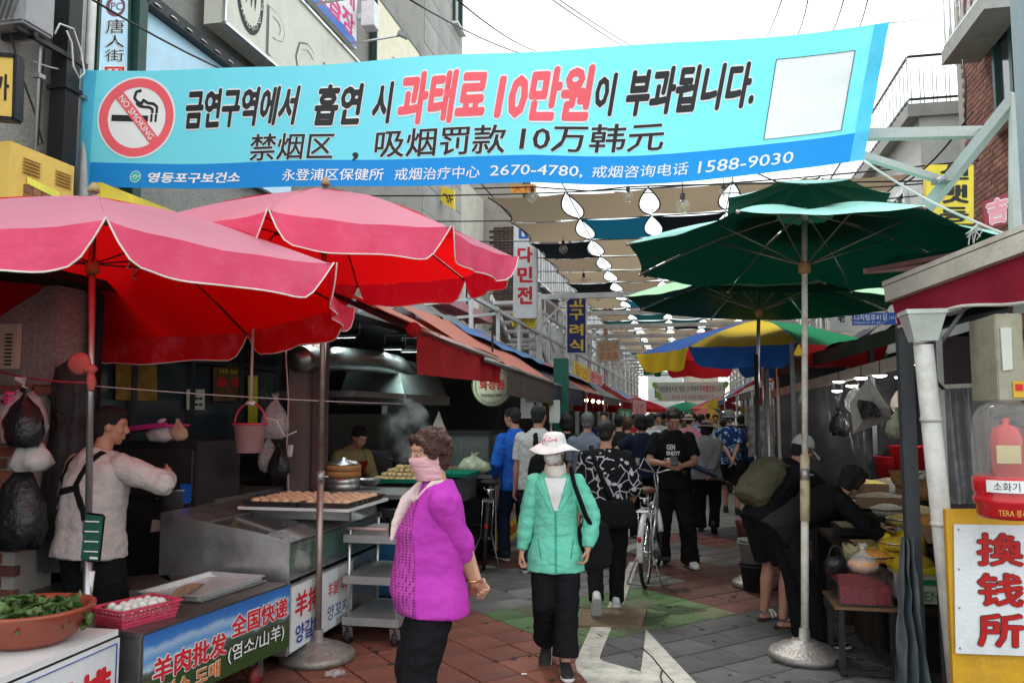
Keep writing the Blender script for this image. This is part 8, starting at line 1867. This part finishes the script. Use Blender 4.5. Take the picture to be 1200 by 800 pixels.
for i,w_ in enumerate(('GEN','ENJOY','SI')):lettering(o,w_,cs_,(.04,.16+.27*i,[.62,.96,.4][i],.38+.27*i),INKW,bold=.03,off=.012)
ph=thing('phone','dark smartphone held in both hands by the man in black','phone',toworld(o,V((.01,.42,1.20))));mb=MB();mb.box((0,0,0),(.075,.010,.15),Matrix.Rotation(-.9,3,'X'));mb.build('body',BLACKP,ph,bevel=.003);ph.rotation_euler=(0,0,radians(5))
mb=MB();mb.tube([V((K['P'].x+.168*cos(t)*1.1,K['P'].y+.125*sin(t)*1.1,.995*s))for t in[2*pi*i/28 for i in range(29)]],.016,6);mb.build('belt',BSH,o)
g=G(712,716)
o,K=person('woman with a black bun in a black and white floral blouse walking away',(g.x,g.y,0),radians(4),1.62,1.12,lean=.05,head=(radians(-12),.08),skin=SKIN,hair='bun',hands=[V((-.26,.04,.80)),V((.22,.14,.92))],feet=[(-.09,-.30,.10,.1,.9),(.08,.14,0,-.05,0)],top=dict(m=FLOR,hem=.78,sleeve=.55,loose=.04,flare=.03,fold=.010,name='blouse'),bottom=dict(m=BLK,loose=.02,hem=.06),shoe=dict(m=WSH,sole=SOLE),q=.009,face=False)
bo=thing('shoulder_bag','black shoulder bag worn by the woman in the floral blouse','bag',toworld(o,V((.10,-.19,.86))));mb=MB();rings(mb,[V((0,0,z))for z in(-.12,-.10,0,.10,.12)],[V((1,0,0))]*5,[V((0,1,0))]*5,[.12,.15,.16,.14,.10],[.03,.05,.05,.04,.02],22);fuse(mb,'bag_body',BLK,.012,2,bo,folds(.005,3,8))
inv=mat_of(bo).inverted();mb=MB();mb.tube([inv@toworld(o,p)for p in(V((.06,-.20,.96)),V((-.03,-.185,1.15)),V((-.10,-.165,1.32)),V((-.13,-.06,1.425)))],.013,8,flat=1.6);mb.build('strap',BLK,bo)
g=PD(630,483,8.9)
LGS=fabric('shirt_light_grey',(.50,.49,.48),bump=.4)
o,K=person('man in a light grey short sleeved shirt with a black sling bag walking away',(g.x,g.y,0),radians(-6),1.76,1.12,lean=.03,head=(radians(-6),.05),skin=SKIN2,hair='short',hands=[V((-.27,.03,.80)),V((.27,.02,.82))],feet=[(-.10,-.08,0,.1,0),(.10,.14,0,-.1,0)],top=dict(m=LGS,hem=.85,sleeve=.42,loose=.032,fold=.009,collar=LGS,name='shirt'),bottom=dict(m=JEAN,loose=.022,hem=.065),shoe=dict(m=BSH,sole=SOLE),q=.010,face=False)
bo=thing('sling_bag','big black sling bag on the back of the man in the grey shirt','bag',toworld(o,V((.10,-.20,1.12))));mb=MB();rings(mb,[V((0,0,z))for z in(-.22,-.18,0,.12,.17)],[V((1,0,0))]*5,[V((0,1,0))]*5,[.10,.15,.15,.12,.05],[.05,.08,.08,.06,.03],20);fuse(mb,'bag_body',BLK,.012,2,bo,folds(.006,3,8))
inv=mat_of(bo).inverted();mb=MB();mb.tube([inv@toworld(o,p)for p in(V((.09,-.2,1.27)),V((.03,-.17,1.36)),V((.0,-.10,1.47)),V((-.05,.0,1.48)))],.022,8,flat=1.8);mb.build('strap',BLK,bo)
g=PD(605,483,9.5)
BLU=fabric('shirt_cobalt',(.02,.11,.48),bump=.4)
person('man in a cobalt blue jacket looking left beside the man in the grey shirt',(g.x,g.y,0),radians(38),1.74,1.0,lean=.05,head=(radians(30),.15),skin=SKIN2,hair='short',hands=[V((-.2,.2,.95)),V((.24,.08,.78))],feet=[(-.10,.1,0,.1,0),(.12,-.05,0,-.1,0)],top=dict(m=BLU,hem=.80,sleeve=.95,loose=.035,fold=.010,name='jacket',collar=BLU),bottom=dict(m=JEAN,loose=.02,hem=.06),shoe=dict(m=BSH,sole=SOLE),q=.010,face=True)
g=PD(688,483,9.9)
GBS=fabric('shirt_blue_grey',(.17,.19,.24),bump=.3)
person('grey haired man in a blue grey shirt seen from behind',(g.x,g.y,0),radians(2),1.68,1.08,lean=.02,head=(radians(-10),.0),skin=SKIN2,hair='grey',hairm=HGR,top=dict(m=GBS,hem=.84,sleeve=.45,loose=.03,name='shirt',collar=GBS),bottom=dict(m=BLK2,loose=.025,hem=.07),shoe=dict(m=BSH),q=.011,face=False)
g=PD(752,483,11.2);NAVY=fabric('shirt_navy',(.015,.02,.045))
o,K=person('woman in a navy T-shirt holding a white paper cup behind the phone man',(g.x,g.y,0),radians(20),1.66,1.0,head=(radians(20),.1),skin=SKIN2,hair='bob',hands=[V((-.30,.18,1.10)),V((.2,.25,1.0))],elbow=[V((-1,-.3,-.3)),V((.5,-1,0))],top=dict(m=NAVY,hem=.84,sleeve=.40,loose=.035,name='t_shirt'),bottom=dict(m=BLK,loose=.03,hem=.08),shoe=dict(m=BSH),q=.012,face=False)
p=PD(747,545,10.6);cu=thing('paper_cup','white paper cup held near the bicycle handlebar','cup',p);mb=MB();mb.lathe([(0,0),(.026,0),(.036,.09),(.038,.092),(.034,.088),(.024,.003)],n=16);mb.build('cup',WHT,cu)
g=PD(735,483,13.5)
person('woman in a beige animal print top in the crowd left of the phone man',(g.x,g.y,0),radians(-8),1.60,1.05,head=(0,.1),hair='curly',hairm=M('hair_brown2',(.08,.04,.02),rough=.5),top=dict(m=BEIGEP,hem=.80,sleeve=.6,loose=.04,name='blouse'),bottom=dict(m=BLK2,loose=.03),shoe=dict(m=BSH),q=.013,face=False)
g=PD(664,483,11.0)
person('person in black with dark hair just left of the grey haired man',(g.x,g.y,0),radians(10),1.66,1.0,hair='bob',top=dict(m=BLK,hem=.82,sleeve=.95,loose=.03,name='jacket'),bottom=dict(m=BLK),shoe=dict(m=BSH),q=.013,face=False)
g=G(829,624);GJ=fabric('jacket_grey',(.20,.22,.24),bump=.4);HTP=fabric('hat_mauve',(.26,.20,.19))
o,K=person('woman in a grey jacket and mauve bucket hat holding a folded umbrella behind her',(g.x,g.y,0),radians(-5),1.58,1.12,lean=.16,hunch=.16,head=(radians(-15),.2),skin=SKIN,hair='bob',hands=[V((.0,-.20,.88)),V((.08,-.20,.90))],elbow=[V((-1,-.5,0)),V((1,-.5,0))],feet=[(-.10,.1,0,.1,0),(.11,-.18,.07,-.1,.8)],top=dict(m=GJ,hem=.80,sleeve=.94,loose=.04,flare=.03,name='jacket',collar=GJ),bottom=dict(m=BLK,loose=.028,hem=.075),shoe=dict(m=BSH),q=.011,face=False)
def buckethat(o,K,mat,name='hat',brim=.14,crown=.10):
 mb=MB();mb.lathe([(0,crown+.025),(.06,crown+.02),(.082,crown-.01),(.095,.04),(brim,.012),(brim+.002,.006),(.094,.03)],(0,0,0),26);mb.v=[K['H'](v.x,v.y-.012,v.z+.008)for v in mb.v];h_=mb.build(name,mat,o)
 mb=MB();mb.lathe([(.0965,.038),(.097,.062),(.093,.064)],(0,0,0),26);mb.v=[K['H'](v.x,v.y-.012,v.z+.008)for v in mb.v];mb.build('hat_band',M('band_dark',(.05,.045,.04),rough=.8),h_)
buckethat(o,K,HTP)
um=thing('umbrella','folded dark blue umbrella held behind the back of the woman in grey','umbrella',toworld(o,V((.04,-.26,.90))));inv=mat_of(um).inverted()
a,b=toworld(o,V((-.30,-.27,1.04))),toworld(o,V((.36,-.30,.72)))
mb=MB();mb.tube([inv@a,inv@a.lerp(b,.1),inv@a.lerp(b,.5),inv@a.lerp(b,.72)],[.055,.05,.032,.014],10);mb.v=[v+V((0,0,1))*.012*noise.noise(v*18)for v in mb.v];mb.build('cloth',M('umb_blue',(.02,.04,.10),rough=.5,bump=.6,bs=10),um)
mb=MB();mb.tube([inv@a.lerp(b,.7),inv@b],[.006,.006],8);mb.tube([inv@b.lerp(a,.12),inv@b],.014,8);mb.build('handle',M('wood_brown',(.12,.05,.02),rough=.4),um)
g=G(857,602)
o,K=person('man in a blue floral shirt and grey hat with hands behind his back',(g.x,g.y,0),radians(-8),1.70,1.08,hunch=.05,skin=SKIN2,hair='grey',hairm=HGR,hands=[V((.03,-.21,.93)),V((.06,-.21,.90))],elbow=[V((-1,-.5,0)),V((1,-.5,0))],feet=[(-.10,.12,0,.1,0),(.11,-.1,0,-.1,0)],top=dict(m=FLORB,hem=.84,sleeve=.42,loose=.035,name='shirt',collar=FLORB),bottom=dict(m=BLK,len=.46,loose=.04,name='shorts'),shoe=dict(m=BSH),q=.011,face=False)
buckethat(o,K,fabric('hat_grey',(.14,.15,.14)),'hat',.15,.12)
g=PD(884,483,14.6)
o,K=person('man in a navy polo with a pale stripe and grey hat, hands behind his back',(g.x,g.y,0),radians(5),1.68,1.05,skin=SKIN2,hair='grey',hairm=HGR,hands=[V((-.02,-.20,.93)),V((.03,-.21,.90))],elbow=[V((-1,-.5,0)),V((1,-.5,0))],top=dict(m=NAVY,hem=.84,sleeve=.42,loose=.035,name='polo_shirt',collar=NAVY),bottom=dict(m=BLK2,loose=.03),shoe=dict(m=BSH),q=.011,face=False)
buckethat(o,K,fabric('hat_bluegrey',(.22,.26,.29)),'hat',.14,.10)
pl_=child(o,'polo_shirt');overlay(o,pl_,lambda u,v:(V((.5*sin(pi+(-1+2*u)*.9),.5*cos(pi+(-1+2*u)*.9),1.13+.06*v)),V((-sin(pi+(-1+2*u)*.9),-cos(pi+(-1+2*u)*.9),0))),16,3,fabric('stripe_salmon',(.5,.28,.22)),'chest_stripe',.006)
g=G(912,733);OLV=fabric('olive_cloth',(.085,.08,.05),bump=.6,bs=14)
o,K=person('woman in a pale cap and black shorts bending toward the grain stall',(g.x-.02,g.y+.0,0),radians(-58),1.66,.96,lean=.62,hunch=.15,pelvis=(0,-.10),head=(radians(-5),.35),skin=SKIN2,hair='under',hands=[V((-.08,.72,1.02)),V((.20,.66,.98))],elbow=[V((-.6,-.2,-1)),V((.8,-.3,-1))],feet=[(-.15,.0,0,.25,0),(.13,-.03,0,-.3,0)],top=dict(m=BLK,hem=.84,sleeve=.40,loose=.035,name='t_shirt'),bottom=dict(m=BLK2,len=.44,loose=.028,name='shorts',fold=.010),shoe=dict(kind='sandal',m=BSH,strap=WSH),q=.008,face=False,pelz=-.02)
H,s=K['H'],K['s'];CAPM=fabric('cap_pale',(.42,.43,.42))
mb=MB();mb.lathe([(0,.122),(.05,.116),(.082,.085),(.096,.04),(.098,.012),(.094,.01)],(0,0,0),28);mb.v=[H(v.x,v.y-.012,v.z+.004)for v in mb.v];cp_=mb.build('cap',CAPM,o)
mb=MB();mb.grid(lambda u,v:H((u-.5)*.17*(1-.25*v*v),.062+.115*v-.05*(2*u-1)**2*(1),.034-.055*v-.03*(2*u-1)**2),10,6);mb.build('peak',CAPM,cp_)
bo=thing('backpack','olive green backpack worn by the bending woman in the pale cap','backpack',toworld(o,K['sp'](1.2)));
mb=MB();xx,yy_=K['ax'](1.1);T_=K['sp'](1.3)-K['sp'](1.0);T_.normalize()
cc_=[K['sp'](z)-yy_*.17*(1 if z>0.95 else 1)for z in(.93,.97,1.12,1.28,1.36,1.39)];W_=mat_of(o);iv=mat_of(bo).inverted()
rings(mb,[iv@(W_@p)for p in cc_],[W_.to_3x3()@xx]*6,[W_.to_3x3()@yy_]*6,[.12,.17,.19,.18,.15,.07],[.06,.11,.12,.11,.08,.03],24);fuse(mb,'pack_body',OLV,.011,2,bo,folds(.014,8,6))
for sx in(-1,1):mb=MB();mb.tube([iv@(W_@(K['sp'](1.36)-yy_*.10+xx*sx*.10)),iv@(W_@(K['sp'](1.44)+xx*sx*.11)),iv@(W_@(K['sp'](1.34)+yy_*.15+xx*sx*.12)),iv@(W_@(K['sp'](1.15)+yy_*.10+xx*sx*.15))],.016,8,flat=1.7);mb.build('strap',OLV,bo)
g=G(952,757)
o,K=person('dark haired woman in black bending low over the grain boxes',(g.x-.02,g.y,0),radians(-72),1.60,.90,lean=.95,hunch=.25,pelvis=(0,-.16),head=(radians(6),.55),skin=SKIN,hair='bob',hands=[V((-.05,.70,.86)),V((.14,.62,.82))],elbow=[V((-.4,-.3,-1)),V((.4,-.3,-1))],feet=[(-.11,.0,0,.15,0),(.12,.06,0,-.2,0)],top=dict(m=BLK,hem=.80,sleeve=.95,loose=.03,name='jacket',flare=.01),bottom=dict(m=BLK,loose=.026,hem=.07),shoe=dict(m=BSH,sole=SOLE,lace=WHITEPL),q=.008,face=True)
p=PD(926,608,6.45)
bo=thing('pouch_bag','grey monogram patterned pouch bag hanging at the hip of the bending women','handbag',p);mb=MB();rings(mb,[V((0,0,z))for z in(-.10,-.085,0,.07,.085)],[V((1,0,0))]*5,[V((0,1,0))]*5,[.06,.10,.12,.11,.08],[.015,.03,.035,.025,.01],22);mb.build('pouch',MONO,bo)
mb=MB();mb.tube([(-.10,0,.07),(-.02,.02,.24),(.14,.04,.36)],.006,6);mb.build('strap',BLK,bo)
p=toworld(o,V((-.04,.79,.83)));bag('plastic_bag','clear produce bag in the hand of the woman in black',(p.x,p.y,p.z-.04),.06,.12,PLC,61)
c=PD(112,483,5.05);SWT=fabric('sweatshirt',(.46,.42,.40),bump=.35,bs=40,vs=4)
o,K=person('stall vendor in a pale sweatshirt and black apron seen from behind',(c.x,c.y,0),radians(-12),1.72,1.15,lean=.06,hunch=.10,head=(radians(-48),.12),skin=SKIN2,hair='short',hands=[V((-.28,.06,.86)),V((.26,.34,1.30))],elbow=[V((-1,-.5,0)),V((1,-.1,-.35))],top=dict(m=SWT,hem=.83,sleeve=.93,loose=.034,flare=.015,fold=.012,cuff=True,name='sweatshirt'),bottom=dict(m=BLK,loose=.03),shoe=dict(m=BSH),q=.008,face=False)
sw=child(o,'sweatshirt')
def stp_(x0,z0,x1,z1,w=.020):
 d=math.hypot(x1-x0,z1-z0);nx,nz=-(z1-z0)/d*w,(x1-x0)/d*w
 return lambda u,v:(V((x0+(x1-x0)*v+nx*(2*u-1),-.6,z0+(z1-z0)*v+nz*(2*u-1))),V((0,1,0)))
for args in((-.105,1.49,-.13,1.25),(.105,1.49,.02,1.265),(-.16,1.23,.03,1.265),(-.13,1.26,-.20,1.08),(.03,1.28,.14,1.05),(.14,1.06,.19,.86)):
 overlay(o,sw,stp_(*args),2,16,BLK,'apron_strap',.005)
overlay(o,sw,lambda u,v:(V((-.17+.34*u,-.6,.835+.02*v)),V((0,1,0))),16,2,fabric('rib_hem',(.40,.37,.35)),'hem_rib',.006)
c=PD(413,483,8.6)
o,K=person('kitchen worker in an olive shirt and red apron bent over the steaming counter',(c.x-.1,c.y,0),radians(-125),1.62,1.05,lean=.35,hunch=.2,head=(0,.5),skin=SKIN2,hair='short',hands=[V((-.15,.45,1.05)),V((.15,.45,1.05))],top=dict(m=fabric('shirt_olive',(.26,.22,.10)),hem=.85,sleeve=.7,loose=.03,name='shirt'),bottom=dict(m=BLK),shoe=dict(m=BSH),q=.011,face=False)
overlay(o,child(o,'shirt'),lambda u,v:(V((-.14+.28*u,.8,.80+.42*v)),V((0,-1,0))),12,16,fabric('apron_red',(.22,.015,.02)),'apron',.012)
cols={'white':(.55,.55,.55),'black':(.018,.018,.02),'navy':(.02,.03,.08),'pink':(.55,.22,.28),'pale blue':(.25,.38,.5),'red':(.42,.03,.04),'beige':(.42,.34,.25),'grey':(.2,.2,.21),'olive':(.10,.10,.05),'teal':(.03,.22,.22),'orange':(.55,.2,.04),'lilac':(.36,.26,.45)}
CM={k:fabric('crowd_'+k.replace(' ','_'),v)for k,v in cols.items()}
protos=[]
vs_=[dict(hair='short',top=dict(sleeve=.42),rz=0),dict(hair='bob',top=dict(sleeve=.95),rz=0),dict(hair='curly',top=dict(sleeve=.6,flare=.03,hem=.78),rz=pi),dict(hair='short',top=dict(sleeve=.95),rz=pi),dict(hair='bun',top=dict(sleeve=.42,flare=.02),rz=0,hat=True),dict(hair='under',top=dict(sleeve=.9,flare=.03),rz=0,hat=True)]
def crowd_spots():
 L=[];rr=random.Random(11)
 fixed=[(725,12.8,0,'black'),(760,14.5,1,'white'),(807,16.0,4,'pink'),(847,17.5,0,'white'),(822,19,1,'pale blue'),(795,17,5,'grey'),(745,17,2,'red'),(772,18.5,3,'white'),(708,15.5,3,'navy'),(838,21,3,'beige'),(868,19,1,'black'),(812,23,0,'lilac')]
 for px,D,k,c in fixed:p=PD(px,483,D);L.append((p.x,p.y,k,c))
 y=21.
 while len(L)<62:
  y+=.55;x=rr.uniform(-1.5,1.25);L.append((x,y+rr.uniform(-.3,.3),rr.randrange(6),rr.choice(list(cols))))
 return L
used={}
where=['beside the left stalls','in the middle of the street','beside the right stalls']
for x,y,k,c in crowd_spots():
 v=vs_[k];w=where[0 if x<-.5 else(1 if x<.5 else 2)]
 desc=('' if v['rz']==0 else 'coming forward')+(' in a brimmed hat' if v.get('hat')else{'short':' with short hair','bob':' with bobbed hair','curly':' with curly hair','bun':' with a bun','under':''}[v['hair']])
 lab=f'{c} topped person {desc}, {w}, '+('near crowd' if y<20 else 'middle crowd' if y<30 else 'far crowd')
 if len(protos)<=5 and k not in used:
  t=dict(m=CM[c],hem=.84,loose=.035,name='shirt');t.update(v['top'])
  o,K=person(lab,(x,y,0),v['rz'],1.64,1.05,hair=v['hair'],lean=.02,feet=[(-.10,.15,0,.1,0),(.10,-.15,.03,-.1,.4)],hands=[V((-.25,.12,.82)),V((.25,-.05,.82))],top=t,bottom=dict(m=BLK2 if k%2 else JEAN,loose=.025),shoe=dict(m=BSH),q=.020,face=(v['rz']!=0),group='people in the far crowd')
  if v.get('hat'):buckethat(o,K,CM['beige']if k==4 else CM['grey'])
  used[k]=o;CH[o.name]=[z for z in COL.objects if z.parent==o]
  for z in CH[o.name]:CH[z.name]=[w_ for w_ in COL.objects if w_.parent==z]
 else:
  o=dup(used[k],(x,y,0),vs_[k]['rz']+random.uniform(-.35,.35),label=lab);sc=random.uniform(.94,1.05);o.scale=(sc,sc,sc)
  for z in[z for z in COL.objects if z.parent==o and z.name.startswith('shirt')]:
   z.material_slots[0].link='OBJECT';z.material_slots[0].material=CM[c]
